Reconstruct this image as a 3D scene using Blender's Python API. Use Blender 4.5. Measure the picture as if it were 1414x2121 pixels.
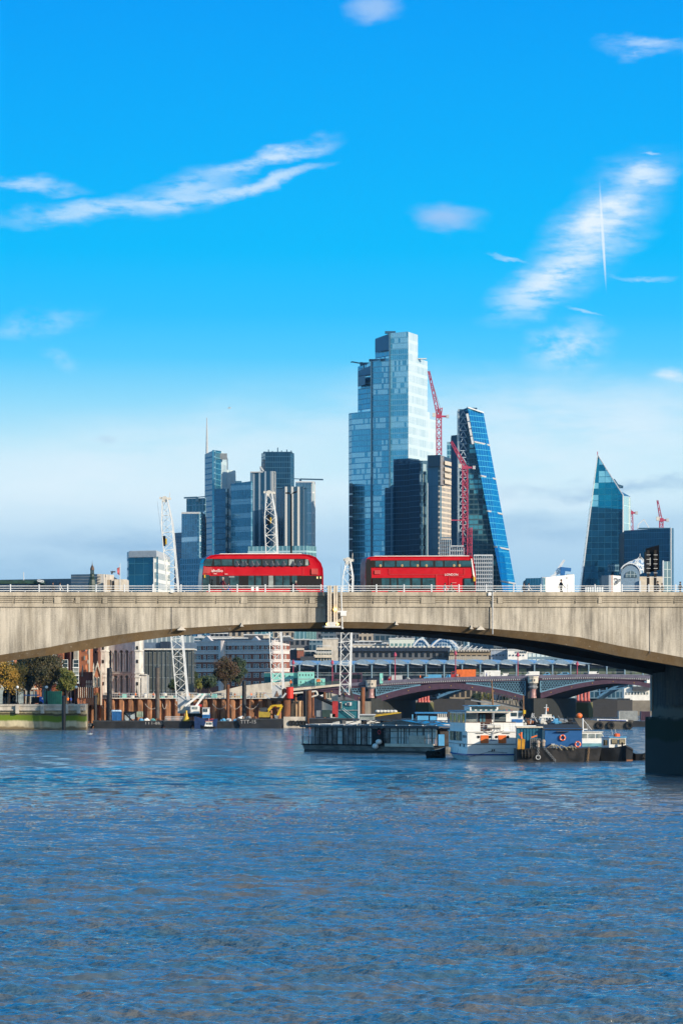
import bpy, bmesh, math, random
import numpy as np
from mathutils import Vector, Matrix
random.seed(11)
R = math.radians
for o in list(bpy.data.objects): bpy.data.objects.remove(o)
SC = bpy.context.scene
COL = SC.collection

# ------------------------------------------------------------------ camera, sky, sun, exposure
F = 8000.0      # focal length in photograph pixels
HC = 7.8        # camera height above the water
YH = 1440.0     # horizon row of the photograph
SUN_AZ = R(129)   # clockwise from the view direction (+Y)
SUN_EL = R(19)
cam_d = bpy.data.cameras.new('camera'); cam = bpy.data.objects.new('camera', cam_d); COL.objects.link(cam)
cam.location = (0, 0, HC); cam.rotation_euler = (R(90), 0, 0)
cam_d.sensor_fit = 'HORIZONTAL'; cam_d.sensor_width = 36; cam_d.lens = F/1414*36
cam_d.shift_y = (YH-1060.5)/1414; cam_d.clip_start = 1; cam_d.clip_end = 30000
SC.camera = cam
SC.render.resolution_x = 682; SC.render.resolution_y = 1024
SC.view_settings.view_transform = 'Standard'; SC.view_settings.look = 'None'
SC.view_settings.exposure = 0.12; SC.view_settings.gamma = 1.0

def lin(c):
    return tuple((x/255/12.92 if x/255 <= .04045 else ((x/255+.055)/1.055)**2.4) for x in c) + (1.0,)

sun_d = bpy.data.lights.new('sun', 'SUN'); sun = bpy.data.objects.new('sun', sun_d); COL.objects.link(sun)
sun_d.energy = 5.0; sun_d.angle = R(0.6); sun_d.color = (1.0, .86, .67)
sdir = Vector((math.sin(SUN_AZ)*math.cos(SUN_EL), math.cos(SUN_AZ)*math.cos(SUN_EL), math.sin(SUN_EL)))
sun.rotation_euler = sdir.to_track_quat('Z', 'Y').to_euler()
sun.location = (300, -300, 400)

class NT:
    def __init__(s, nt): s.t = nt; s.t.nodes.clear()
    def n(s, typ, **kw):
        nd = s.t.nodes.new(typ)
        for k, v in kw.items():
            if k == 'ins':
                for i, val in v.items():
                    if isinstance(val, bpy.types.NodeSocket): s.t.links.new(val, nd.inputs[i])
                    else: nd.inputs[i].default_value = val
            else: setattr(nd, k, v)
        return nd
    def l(s, a, b): s.t.links.new(a, b)
    def m(s, op, a, b=None, c=None, clamp=False):
        ins = {0: a}
        if b is not None: ins[1] = b
        if c is not None: ins[2] = c
        return s.n('ShaderNodeMath', operation=op, use_clamp=clamp, ins=ins).outputs[0]
    def vm(s, op, a, b=None):
        ins = {0: a}
        if b is not None: ins[1] = b
        nd = s.n('ShaderNodeVectorMath', operation=op, ins=ins)
        return nd.outputs['Value'] if op in ('LENGTH', 'DOT_PRODUCT') else nd.outputs['Vector']
    def mix(s, f, a, b):
        nd = s.n('ShaderNodeMix', data_type='RGBA'); 
        for i, v in ((0, f), (6, a), (7, b)):
            if isinstance(v, bpy.types.NodeSocket): s.l(v, nd.inputs[i])
            else: nd.inputs[i].default_value = v
        return nd.outputs[2]
    def mr(s, v, a, b, c=0., d=1., smooth=True):
        nd = s.n('ShaderNodeMapRange', interpolation_type='SMOOTHSTEP' if smooth else 'LINEAR', ins={0: v, 1: a, 2: b, 3: c, 4: d})
        return nd.outputs[0]
    def noise(s, vec, scale, detail=3., rough=.55, dist=0., dim='3D'):
        nd = s.n('ShaderNodeTexNoise', noise_dimensions=dim, ins={'Scale': scale, 'Detail': detail, 'Roughness': rough, 'Distortion': dist})
        if vec is not None: s.l(vec, nd.inputs['Vector'])
        return nd
    def ramp(s, f, stops):
        nd = s.n('ShaderNodeValToRGB'); s.l(f, nd.inputs[0]); cr = nd.color_ramp
        while len(cr.elements) < len(stops): cr.elements.new(.5)
        for e, (p, c) in zip(cr.elements, stops): e.position = p; e.color = c
        return nd.outputs[0]
    def mapv(s, vec, scale=(1, 1, 1), rot=(0, 0, 0), loc=(0, 0, 0)):
        nd = s.n('ShaderNodeMapping', ins={'Scale': scale, 'Rotation': rot, 'Location': loc}); s.l(vec, nd.inputs[0])
        return nd.outputs[0]

w = bpy.data.worlds.new('World'); SC.world = w; w.use_nodes = True
t = NT(w.node_tree)
tc = t.n('ShaderNodeTexCoord').outputs['Generated']
sp = t.n('ShaderNodeSeparateXYZ', ins={0: tc}).outputs
hor = t.m('SQRT', t.m('ADD', t.m('MULTIPLY', sp[0], sp[0]), t.m('MULTIPLY', sp[1], sp[1])))
az = t.m('ARCTAN2', sp[0], sp[1])
el = t.m('DIVIDE', sp[2], t.m('MAXIMUM', hor, .001))
back = t.mr(sp[1], .55, -.25)          # the hemisphere towards the low sun is paler and hazier
elr = t.m('MULTIPLY', t.m('MULTIPLY', el, 2.5), t.m('SUBTRACT', 1.0, t.m('MULTIPLY', back, .72)))
def sk(py): return (YH-py)/F*2.5
sky_col = t.ramp(elr, [(0.0, lin((150, 190, 220))), (sk(1230), lin((160, 200, 228))), (sk(1120), lin((180, 212, 235))),
    (sk(1010), lin((206, 234, 246))), (sk(920), lin((186, 229, 246))), (sk(830), lin((142, 216, 248))), (sk(740), lin((84, 200, 250))),
    (sk(650), lin((46, 190, 253))), (sk(520), lin((0, 184, 248))), (sk(300), lin((0, 171, 246))), (sk(0), lin((0, 156, 242))),
    (.62, lin((0, 158, 248))), (.85, lin((0, 162, 252))), (1.0, lin((60, 178, 252)))])
dirv = t.n('ShaderNodeCombineXYZ', ins={0: az, 1: el, 2: 0.0}).outputs[0]
wn = t.noise(t.mapv(dirv, (1, 2.2, 1)), 38, 5, .6)
wv = t.vm('SCALE', t.vm('SUBTRACT', wn.outputs['Color'], (.5, .5, .5)))
wv.node.inputs['Scale'].default_value = .013
dw = t.vm('ADD', dirv, wv)
N_FINE = t.noise(t.mapv(dirv, (1, 3.6, 1), (0, 0, -R(12))), 95, 4, .62).outputs[0]
N_MID = t.noise(t.mapv(dirv, (1, 1.8, 1)), 120, 4, .62).outputs[0]
N_BIG = t.noise(t.mapv(dirv, (1, 4.0, 1)), 28, 4, .62).outputs[0]
def cloud(px, py, rx, ry, rot, strength, soft=.15, ns=120, stretch=3.0, lo=.3, hi=.7, warp=True):
    """a cloud at a bearing and elevation of the sky; angles given in 1/8000 rad"""
    c = (math.atan((px-707)/F), (YH-py)/F, 0)
    v = t.vm('SUBTRACT', dw if warp else dirv, c)
    v1 = t.mapv(v, (1, 1, 1), (0, 0, -R(rot)))
    e = t.vm('LENGTH', t.mapv(v1, (F/rx, F/ry, 0)))
    m1 = t.mr(e, 1.0, soft, 0., 1.)
    if ns:
        n1 = N_BIG if ns <= 60 else (N_FINE if stretch >= 2.5 else N_MID)
        m1 = t.m('MULTIPLY', m1, t.mr(n1, lo, hi))
    return t.m('MULTIPLY', m1, strength)
# clouds (bearing, elevation, half sizes, tilt)
white = [cloud(565, 318, 170, 26, 13, .72, .1, 90, 4, .2, .6), cloud(380, 395, 160, 58, 20, .5, .1, 90, 5, .25, .6), cloud(540, 375, 175, 19, 14, .65, .1, 90, 4, .15, .5),
    cloud(190, 437, 260, 32, 7, .55, .0, 90, 4, .2, .6), cloud(60, 390, 150, 26, 0, .5, .0, 100, 3, .25, .6),
    cloud(1235, 480, 250, 105, 44, .8, .0, 150, 3, .2, .72), cloud(1250, 450, 120, 60, 40, .5, .0, 150, 1, .2, .6), cloud(1340, 372, 90, 26, 4, .6, .0, 160, 4, .2, .55), cloud(1120, 595, 170, 60, 28, .65, .0, 110, 3, .25, .6), cloud(1170, 720, 130, 75, 5, .6, .0, 90, 2, .3, .65),
    cloud(1385, 775, 50, 26, -20, .7, .1, 120, 2, .2, .6), cloud(1340, 100, 110, 24, 2, .5, .0, 130, 3, .25, .6), cloud(1345, 332, 28, 5, 0, .45, 0, 0), cloud(1045, 535, 50, 8, -18, .4, 0, 0),
    cloud(1210, 645, 42, 8, -22, .4, 0, 0), cloud(1330, 580, 90, 9, -3, .35, 0, 200, 2, .3, .6), cloud(70, 670, 150, 40, 10, .28, 0, 70, 2, .3, .7), cloud(130, 745, 60, 30, -40, .25, 0, 70, 2, .3, .7),
    cloud(900, 860, 800, 130, 4, .42, 0, 26, 3, .15, .7), cloud(200, 980, 620, 140, 8, .55, 0, 28, 4, .1, .6), cloud(650, 1040, 700, 60, 2, .35, 0, 28, 4, .1, .6), cloud(1250, 900, 520, 150, 6, .6, 0, 30, 4, .1, .6), cloud(1100, 1040, 600, 30, 1, .35, 0, 30, 5, .3, .7)]
mauve = [cloud(772, 25, 80, 40, 6, .8, .15, 0, 0), cloud(925, 458, 98, 40, -8, .85, .1, 0, 0)]
grey = [cloud(300, 1115, 330, 34, 3, .8, 0, 30, 4, .2, .6), cloud(60, 1190, 400, 40, 2, .5, 0, 30, 4, .2, .6), cloud(1250, 1010, 360, 24, 3, .85, 0, 40, 5, .25, .6), cloud(1150, 1090, 500, 50, 0, .55, 0, 20, 4, .15, .6),
    cloud(215, 918, 34, 12, 0, .4, 0, 0), cloud(560, 1140, 420, 60, 0, .4, 0, 20, 3, .2, .7)]
def summ(lst):
    a = lst[0]
    for b in lst[1:]: a = t.m('ADD', a, b)
    return t.m('MINIMUM', a, 1.0)
# condensation trail
cv = t.vm('SUBTRACT', dirv, (math.atan(541/F), 950/F, 0)); cv1 = t.mapv(cv, (1, 1, 1), (0, 0, -R(93.5)))
ce = t.vm('LENGTH', t.mapv(cv1, (F/125, F/4, 0)))
trail = t.m('MULTIPLY', t.mr(ce, 1, .3), .75)
c1 = t.mix(summ(grey), sky_col, lin((146, 186, 219)))
c2 = t.mix(summ(mauve), c1, lin((158, 196, 240)))
c3 = t.mix(summ(white), c2, lin((226, 240, 250)))
c4 = t.mix(trail, c3, lin((232, 244, 252)))
sky = t.n('ShaderNodeTexSky', sky_type='NISHITA', sun_disc=False, sun_elevation=SUN_EL, sun_rotation=SUN_AZ)
sd = t.vm('DOT_PRODUCT', tc, tuple(sdir))
c4 = t.mix(t.m('MULTIPLY', t.mr(sd, .35, 1.0), .6), c4, (1.0, .96, .88, 1))
dim = t.m('SUBTRACT', 1.0, t.m('ADD', t.m('MULTIPLY', t.mr(sp[2], .32, .75), .50), t.m('MULTIPLY', back, .06)))
b2s = dim
b1 = t.n('ShaderNodeBackground', ins={0: sky.outputs[0], 1: .10})
b2 = t.n('ShaderNodeBackground', ins={0: c4, 1: b2s})
mx = t.n('ShaderNodeMixShader', ins={0: .994}); t.l(b1.outputs[0], mx.inputs[1]); t.l(b2.outputs[0], mx.inputs[2])
t.l(mx.outputs[0], t.n('ShaderNodeOutputWorld').inputs[0])

# ------------------------------------------------------------------ helpers
def at(px, py, Y): return Vector(((px-707)*Y/F, Y, HC-(py-YH)*Y/F))
def gx(px, Y): return (px-707)*Y/F
def gz(py, Y): return HC-(py-YH)*Y/F

class MB:
    def __init__(s, M=None): s.v = []; s.f = []; s.M = M
    def add(s, vs, fs):
        n = len(s.v)
        s.v += [tuple(s.M @ Vector(v)) if s.M is not None else tuple(v) for v in vs]
        s.f += [tuple(i+n for i in f) for f in fs]; return s
    def box(s, x0, y0, z0, x1, y1, z1):
        return s.add([(x0,y0,z0),(x1,y0,z0),(x1,y1,z0),(x0,y1,z0),(x0,y0,z1),(x1,y0,z1),(x1,y1,z1),(x0,y1,z1)],
                     [(0,3,2,1),(4,5,6,7),(0,1,5,4),(1,2,6,5),(2,3,7,6),(3,0,4,7)])
    def cbox(s, c, sx, sy, sz): return s.box(c[0]-sx/2, c[1]-sy/2, c[2], c[0]+sx/2, c[1]+sy/2, c[2]+sz)
    def prism(s, poly, z0, z1, top=None):
        n = len(poly); top = top or poly
        zt = z1 if isinstance(z1, (list, tuple)) else [z1]*n
        return s.add([(p[0],p[1],z0) for p in poly]+[(p[0],p[1],zt[i]) for i, p in enumerate(top)],
                     [tuple(reversed(range(n))), tuple(range(n, 2*n))]+[(i,(i+1)%n,n+(i+1)%n,n+i) for i in range(n)])
    def slab(s, prof, y0, y1):       # profile in XZ pushed along Y
        n = len(prof)
        return s.add([(p[0],y0,p[1]) for p in prof]+[(p[0],y1,p[1]) for p in prof],
                     [tuple(range(n)), tuple(reversed(range(n, 2*n)))]+[(i,n+i,n+(i+1)%n,(i+1)%n) for i in range(n)])
    def beam(s, a, b, w, h=None, n=4):
        a = Vector(a); b = Vector(b); d = b-a
        if d.length < 1e-6: return s
        h = h or w
        q = d.to_track_quat('Z', 'Y'); ux = q @ Vector((1,0,0)); uy = q @ Vector((0,1,0))
        vs = [a+ux*sx*w/2+uy*sy*h/2 for sx, sy in ((-1,-1),(1,-1),(1,1),(-1,1))]; vs += [v+d for v in vs]
        return s.add(vs, [(0,3,2,1),(4,5,6,7),(0,1,5,4),(1,2,6,5),(2,3,7,6),(3,0,4,7)])
    def tube(s, a, b, r0, r1=None, n=10, caps=True):
        a = Vector(a); b = Vector(b); d = b-a; r1 = r0 if r1 is None else r1
        q = d.to_track_quat('Z', 'Y'); ux = q @ Vector((1,0,0)); uy = q @ Vector((0,1,0))
        vs = [a+(ux*math.cos(2*math.pi*i/n)+uy*math.sin(2*math.pi*i/n))*r0 for i in range(n)]
        vs += [b+(ux*math.cos(2*math.pi*i/n)+uy*math.sin(2*math.pi*i/n))*r1 for i in range(n)]
        fs = [(i,(i+1)%n,n+(i+1)%n,n+i) for i in range(n)]
        if caps: fs += [tuple(reversed(range(n))), tuple(range(n, 2*n))]
        return s.add(vs, fs)
    def path(s, pts, r, n=6):
        for a, b in zip(pts, pts[1:]): s.tube(a, b, r, r, n)
        return s
    def lathe(s, prof, c=(0,0,0), n=16):
        vs = []; fs = []
        for r, z in prof:
            for i in range(n): vs.append((c[0]+r*math.cos(2*math.pi*i/n), c[1]+r*math.sin(2*math.pi*i/n), c[2]+z))
        for k in range(len(prof)-1):
            for i in range(n): fs.append((k*n+i, k*n+(i+1)%n, (k+1)*n+(i+1)%n, (k+1)*n+i))
        fs += [tuple(reversed(range(n))), tuple(range((len(prof)-1)*n, len(prof)*n))]
        return s.add(vs, fs)
    def torus(s, c, R0, r, axis='Y', n=20, k=8):
        vs = []; fs = []
        for i in range(n):
            a = 2*math.pi*i/n
            for j in range(k):
                b = 2*math.pi*j/k; rr = R0+r*math.cos(b); h = r*math.sin(b)
                p = (rr*math.cos(a), h, rr*math.sin(a)) if axis == 'Y' else ((rr*math.cos(a), rr*math.sin(a), h) if axis == 'Z' else (h, rr*math.cos(a), rr*math.sin(a)))
                vs.append((c[0]+p[0], c[1]+p[1], c[2]+p[2]))
        for i in range(n):
            for j in range(k): fs.append((i*k+j, ((i+1)%n)*k+j, ((i+1)%n)*k+(j+1)%k, i*k+(j+1)%k))
        return s.add(vs, fs)
    def ball(s, c, rx, ry=None, rz=None, n=12, k=8):
        ry = ry or rx; rz = rz or rx; vs = [(c[0],c[1],c[2]-rz)]; fs = []
        for j in range(1, k):
            a = math.pi*j/k
            for i in range(n): vs.append((c[0]+rx*math.sin(a)*math.cos(2*math.pi*i/n), c[1]+ry*math.sin(a)*math.sin(2*math.pi*i/n), c[2]-rz*math.cos(a)))
        vs.append((c[0],c[1],c[2]+rz)); L = len(vs)-1
        for i in range(n):
            fs.append((0, 1+(i+1)%n, 1+i)); fs.append((L, L-n+i, L-n+(i+1)%n))
            for j in range(k-2): fs.append((1+j*n+i, 1+j*n+(i+1)%n, 1+(j+1)*n+(i+1)%n, 1+(j+1)*n+i))
        return s.add(vs, fs)
    def loft(s, rings, closed=True, caps=True):
        n = len(rings[0]); vs = [p for r in rings for p in r]; fs = []
        m = n if closed else n-1
        for k in range(len(rings)-1):
            for i in range(m): fs.append((k*n+i, k*n+(i+1)%n, (k+1)*n+(i+1)%n, (k+1)*n+i))
        if caps: fs += [tuple(reversed(range(n))), tuple(range((len(rings)-1)*n, len(rings)*n))]
        return s.add(vs, fs)
    def text(s, body, size, M, depth=.02, align='CENTER'):
        c = bpy.data.curves.new('lettering', 'FONT'); c.body = body; c.size = size; c.extrude = depth; c.align_x = align; c.resolution_u = 2
        o = bpy.data.objects.new('lettering', c); COL.objects.link(o)
        dg = bpy.context.evaluated_depsgraph_get(); me = o.evaluated_get(dg).to_mesh()
        s.add([M @ v.co for v in me.vertices], [tuple(p.vertices) for p in me.polygons])
        bpy.data.objects.remove(o); bpy.data.curves.remove(c); return s
    def mesh(s, name, mat, inv=None, smooth=None):
        me = bpy.data.meshes.new(name)
        vs = [tuple(inv @ Vector(v)) for v in s.v] if inv is not None else s.v
        me.from_pydata(vs, [], s.f)
        bm = bmesh.new(); bm.from_mesh(me)
        bmesh.ops.recalc_face_normals(bm, faces=bm.faces)
        uv = bm.loops.layers.uv.new('UVMap')
        for f in bm.faces:
            nr = f.normal
            if abs(nr.z) < .8:
                tx, ty = -nr.y, nr.x; L = math.hypot(tx, ty) or 1; tx /= L; ty /= L
                for lp in f.loops: co = lp.vert.co; lp[uv].uv = (co.x*tx+co.y*ty, co.z)
            else:
                for lp in f.loops: co = lp.vert.co; lp[uv].uv = (co.x, co.y)
        bm.to_mesh(me); bm.free()
        for m in (mat if isinstance(mat, (list, tuple)) else [mat]): me.materials.append(m)
        if smooth:
            for p in me.polygons: p.use_smooth = True
            me.set_sharp_from_angle(angle=R(smooth))
        return me

WM = {}
def tag(o, label=None, cat=None, group=None, kind=None):
    if label: o['label'] = label
    if cat: o['category'] = cat
    if group: o['group'] = group
    if kind: o['kind'] = kind
    return o
def thing(name, label, cat, loc=(0,0,0), rz=0, group=None):
    o = bpy.data.objects.new(name, None); COL.objects.link(o); o.empty_display_size = .5
    o.location = loc; o.rotation_euler = (0,0,rz)
    WM[o.name] = Matrix.Translation(loc) @ Matrix.Rotation(rz, 4, 'Z')
    return tag(o, label, cat, group)
def part(name, mb, mat, parent, label=None, smooth=None, local=False, kind=None):
    """mb in world coordinates unless local=True"""
    M = WM[parent.name]
    me = mb.mesh(name, mat, None if local else M.inverted(), smooth)
    o = bpy.data.objects.new(name, me); COL.objects.link(o); o.parent = parent; WM[o.name] = M
    return tag(o, label, kind=kind)
def solo(name, mb, mat, label, cat, group=None, kind=None, smooth=None):
    xs = [v[0] for v in mb.v]; ys = [v[1] for v in mb.v]; zs = [v[2] for v in mb.v]
    c = Vector(((min(xs)+max(xs))/2, (min(ys)+max(ys))/2, min(zs)))
    me = mb.mesh(name, mat, Matrix.Translation(-c), smooth)
    o = bpy.data.objects.new(name, me); COL.objects.link(o); o.location = c; WM[o.name] = Matrix.Translation(c)
    return tag(o, label, cat, group, kind)
def copy_tree(o, loc=None, rz=None, label=None, group=None, scale=None, parent=None):
    c = o.copy(); COL.objects.link(c)
    if parent: c.parent = parent
    if loc is not None: c.location = loc
    if rz is not None: c.rotation_euler = (0,0,rz)
    if scale: c.scale = scale if isinstance(scale, tuple) else (scale,)*3
    if label: c['label'] = label
    if group: c['group'] = group
    WM[c.name] = Matrix.Translation(c.location) @ Matrix.Rotation(c.rotation_euler[2], 4, 'Z')
    for ch in list(o.children): copy_tree(ch, parent=c)
    return c

# ------------------------------------------------------------------ materials
MATS = {}
def pbsdf(name):
    m = bpy.data.materials.new(name); m.use_nodes = True; t = NT(m.node_tree)
    p = t.n('ShaderNodeBsdfPrincipled'); o = t.n('ShaderNodeOutputMaterial'); t.l(p.outputs[0], o.inputs[0])
    return m, t, p
def mat(name, col, rough=.6, metal=0., var=.25, scale=1.2, bump=0., spec=.5, streak=1.0, emit=None):
    if name in MATS: return MATS[name]
    m, t, p = pbsdf(name)
    c = col if len(col) == 4 else tuple(col)+(1,)
    oc = t.n('ShaderNodeTexCoord').outputs['Object']
    rnd = t.n('ShaderNodeObjectInfo').outputs['Random']
    v = t.vm('ADD', t.mapv(oc, (1,1,streak)), t.n('ShaderNodeCombineXYZ', ins={0: t.m('MULTIPLY', rnd, 37.), 1: 0., 2: 0.}).outputs[0])
    n1 = t.noise(v, scale, 5, .65)
    f = t.mr(n1.outputs[0], .3, .7)
    dark = tuple(x*(1-var) for x in c[:3])+(1,); light = tuple(min(1, x*(1+var*.6)) for x in c[:3])+(1,)
    t.l(t.mix(f, dark, light), p.inputs['Base Color'])
    t.l(t.mr(n1.outputs[0], .2, .8, max(rough-.12, .03), min(rough+.12, 1)), p.inputs['Roughness'])
    p.inputs['Metallic'].default_value = metal; p.inputs['Specular IOR Level'].default_value = spec
    if bump:
        b = t.n('ShaderNodeBump', ins={'Strength': bump, 'Distance': .05}); t.l(n1.outputs[0], b.inputs['Height']); t.l(b.outputs[0], p.inputs['Normal'])
    if emit: p.inputs['Emission Color'].default_value = c; p.inputs['Emission Strength'].default_value = emit
    MATS[name] = m; return m
def facade(name, glass, frame, cw=1.5, ch=3.8, mw=.12, mh=.16, metal=.7, rough=.12, var=.5, lit=0., litcol=(.75,.85,.85,1), jit=.03, glass2=None, big=0, zfade=None, band=0, bandcol=None):
    if name in MATS: return MATS[name]
    m, t, p = pbsdf(name)
    uv = t.n('ShaderNodeUVMap').outputs[0]
    s = t.n('ShaderNodeSeparateXYZ', ins={0: uv}).outputs
    u = t.m('DIVIDE', s[0], cw); v = t.m('DIVIDE', s[1], ch)
    fu = t.m('FRACT', u); fv = t.m('FRACT', v)
    cell = t.n('ShaderNodeCombineXYZ', ins={0: t.m('FLOOR', u), 1: t.m('FLOOR', v), 2: 0.}).outputs[0]
    wn = t.n('ShaderNodeTexWhiteNoise', noise_dimensions='2D', ins={0: cell})
    gm = t.m('MULTIPLY', t.m('GREATER_THAN', fu, mw), t.m('GREATER_THAN', fv, mh))
    big_n = t.noise(t.mapv(uv, (1, .5, 1)), .03, 3, .6).outputs[0]
    rv = t.m('ADD', t.m('MULTIPLY', wn.outputs[0], .55), t.m('MULTIPLY', t.mr(big_n, .3, .7), .45))
    g = glass if len(glass) == 4 else tuple(glass)+(1,)
    g2 = glass2 or tuple(x*(1-var) for x in g[:3])+(1,)
    g2 = g2 if len(g2) == 4 else tuple(g2)+(1,)
    gc = t.mix(rv, g2, g)
    if lit:
        rc = t.n('ShaderNodeCombineXYZ', ins={0: t.m('FLOOR', t.m('MULTIPLY', u, .045)), 1: t.m('FLOOR', t.m('MULTIPLY', v, .5)), 2: 0.}).outputs[0]
        rown = t.n('ShaderNodeTexWhiteNoise', noise_dimensions='2D', ins={0: rc}).outputs[0]
        lm = t.m('MULTIPLY', t.m('GREATER_THAN', wn.outputs[0], .22), t.m('GREATER_THAN', rown, 1-lit))
        gc = t.mix(lm, gc, litcol)
    fc = frame if len(frame) == 4 else tuple(frame)+(1,)
    c = t.mix(gm, fc, gc)
    if band:
        bm_ = t.m('LESS_THAN', t.m('FRACT', t.m('DIVIDE', s[1], ch*band)), .9/band)
        c = t.mix(bm_, c, bandcol or fc)
    t.l(c, p.inputs['Base Color'])
    t.l(t.m('MULTIPLY', gm, metal), p.inputs['Metallic'])
    t.l(t.m('ADD', t.m('MULTIPLY', gm, rough-.55), .55), p.inputs['Roughness'])
    if jit:
        j = t.vm('SCALE', t.vm('SUBTRACT', wn.outputs['Color'], (.5,.5,.5))); j.node.inputs['Scale'].default_value = jit
        geo = t.n('ShaderNodeNewGeometry').outputs['Normal']
        t.l(t.vm('NORMALIZE', t.vm('ADD', geo, j)), p.inputs['Normal'])
    MATS[name] = m; return m

def concrete(name, base=(.56,.51,.43), dark=(.12,.11,.095), streaks=.75, tide=None):
    m, t, p = pbsdf(name)
    oc = t.n('ShaderNodeTexCoord').outputs['Object']
    n_big = t.noise(t.mapv(oc, (.25, .25, .12)), 1.0, 4, .6).outputs[0]
    n_str = t.noise(t.mapv(oc, (1.7, 1.7, .13)), 1.0, 5, .65).outputs[0]
    n_brd = t.noise(t.mapv(oc, (7.0, 7.0, .05)), 1.0, 2, .5).outputs[0]
    n_fin = t.noise(oc, 9., 6, .7).outputs[0]
    a = t.m('ADD', t.m('MULTIPLY', t.mr(n_str, .36, .66), streaks), t.m('MULTIPLY', t.mr(n_big, .35, .65), .6))
    a = t.m('ADD', a, t.m('MULTIPLY', t.m('SUBTRACT', n_fin, .5), 1.5))
    a = t.m('ADD', a, t.m('MULTIPLY', t.m('SUBTRACT', n_brd, .5), .45))
    f = t.m('MULTIPLY', t.m('SUBTRACT', a, .12), .72, clamp=True)
    c = t.mix(f, tuple(base)+(1,), tuple(dark)+(1,))
    hue = t.noise(t.mapv(oc, (.5, .5, .2)), 1.0, 3).outputs[0]
    c = t.mix(t.m('MULTIPLY', t.mr(hue, .45, .7), .35), c, (.25, .21, .15, 1))
    soot = t.mr(t.noise(t.mapv(oc, (.9, .9, .35)), 1.0, 6, .7).outputs[0], .5, .72)
    c = t.mix(t.m('MULTIPLY', soot, .45), c, (.17, .155, .13, 1))
    spots = t.mr(t.noise(oc, 2.2, 3, .7).outputs[0], .64, .70)
    c = t.mix(t.m('MULTIPLY', spots, .3), c, (.62, .57, .48, 1))
    if tide:
        z = t.n('ShaderNodeSeparateXYZ', ins={0: oc}).outputs[2]
        zz = t.m('ADD', z, t.m('MULTIPLY', t.m('SUBTRACT', n_big, .5), 1.6))
        for z0, z1, col in tide:
            c = t.mix(t.m('MULTIPLY', t.mr(zz, z0-.25, z0+.25), t.mr(zz, z1-.25, z1+.25, 1, 0)), c, tuple(col)+(1,))
    t.l(c, p.inputs['Base Color']); p.inputs['Roughness'].default_value = .85; p.inputs['Specular IOR Level'].default_value = .25
    b = t.n('ShaderNodeBump', ins={'Strength': .35, 'Distance': .04}); t.l(t.m('ADD', n_brd, n_fin), b.inputs['Height']); t.l(b.outputs[0], p.inputs['Normal'])
    MATS[name] = m; return m

def foliage(name, c1, c2, c3=None):
    m, t, p = pbsdf(name)
    g = t.n('ShaderNodeNewGeometry'); oc = t.n('ShaderNodeTexCoord').outputs['Object']
    n1 = t.mr(t.noise(oc, .55, 3).outputs[0], .35, .65)
    c = t.mix(g.outputs['Random Per Island'], tuple(c1)+(1,), tuple(c2)+(1,))
    if c3: c = t.mix(t.m('MULTIPLY', n1, .75), c, tuple(c3)+(1,))
    t.l(c, p.inputs['Base Color']); p.inputs['Roughness'].default_value = .6
    p.inputs['Subsurface Weight'].default_value = 0
    MATS[name] = m; return m

def brick(name, c1, c2, mortar, bw=.45, bh=.15):
    m, t, p = pbsdf(name)
    uv = t.n('ShaderNodeUVMap').outputs[0]
    b = t.n('ShaderNodeTexBrick', ins={'Color1': tuple(c1)+(1,), 'Color2': tuple(c2)+(1,), 'Mortar': tuple(mortar)+(1,), 'Scale': 1., 'Mortar Size': .012, 'Brick Width': bw, 'Row Height': bh})
    t.l(uv, b.inputs['Vector'])
    n1 = t.noise(uv, .35, 5, .65).outputs[0]
    c = t.mix(t.m('MULTIPLY', t.mr(n1, .35, .7), .45), b.outputs[0], tuple(x*.55 for x in c1)+(1,))
    t.l(c, p.inputs['Base Color']); p.inputs['Roughness'].default_value = .85
    MATS[name] = m; return m

def glass_pane(name='window glass', col=(.035,.06,.075), rough=.06):
    if name in MATS: return MATS[name]
    m, t, p = pbsdf(name)
    rnd = t.n('ShaderNodeObjectInfo').outputs['Random']
    oc = t.n('ShaderNodeTexCoord').outputs['Object']
    n1 = t.noise(oc, .8, 2).outputs[0]
    c = t.mix(t.m('MULTIPLY', t.m('GREATER_THAN', rnd, .6), t.mr(n1, .3, .7, .3, 1.)), tuple(col)+(1,), (.33, .37, .35, 1))
    t.l(c, p.inputs['Base Color']); p.inputs['Roughness'].default_value = rough; p.inputs['Specular IOR Level'].default_value = .8
    MATS[name] = m; return m

def clear_glass(name='clear glass', tint=(.75,.9,.9), alpha=.35):
    if name in MATS: return MATS[name]
    m, t, p = pbsdf(name)
    p.inputs['Base Color'].default_value = tuple(tint)+(1,); p.inputs['Roughness'].default_value = .04
    p.inputs['Alpha'].default_value = alpha; p.inputs['Specular IOR Level'].default_value = .9
    MATS[name] = m; return m
M_conc = concrete('weathered board marked concrete')
M_coping = concrete('stained pale coping concrete', (.50,.44,.35), (.13,.12,.10), .5)
M_chamfer = concrete('soffit edge concrete with painted bounce', (.20,.135,.07), (.10,.07,.038), .4)  # brown of light bounced up from the ground is put into this colour
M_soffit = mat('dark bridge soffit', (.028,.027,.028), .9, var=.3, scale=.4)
M_pier = concrete('river pier concrete', (.13,.13,.13), (.045,.048,.052), .9, tide=[(-3, 5.6, (.045,.05,.05)), (5.6, 6.6, (.22,.21,.18)), (3.4, 5.5, (.02,.03,.014))])
M_white = mat('white painted metal', (.62,.65,.68), .45, var=.08)
M_whitep = mat('white paint', (.80,.80,.78), .35, var=.1, scale=.7)
M_offw = mat('off white panel', (.62,.60,.55), .6, var=.2)
M_black = mat('black paint', (.007,.007,.009), .55, var=.3, spec=.2)
M_dark = mat('dark grey metal', (.045,.05,.058), .5, var=.3)
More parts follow.
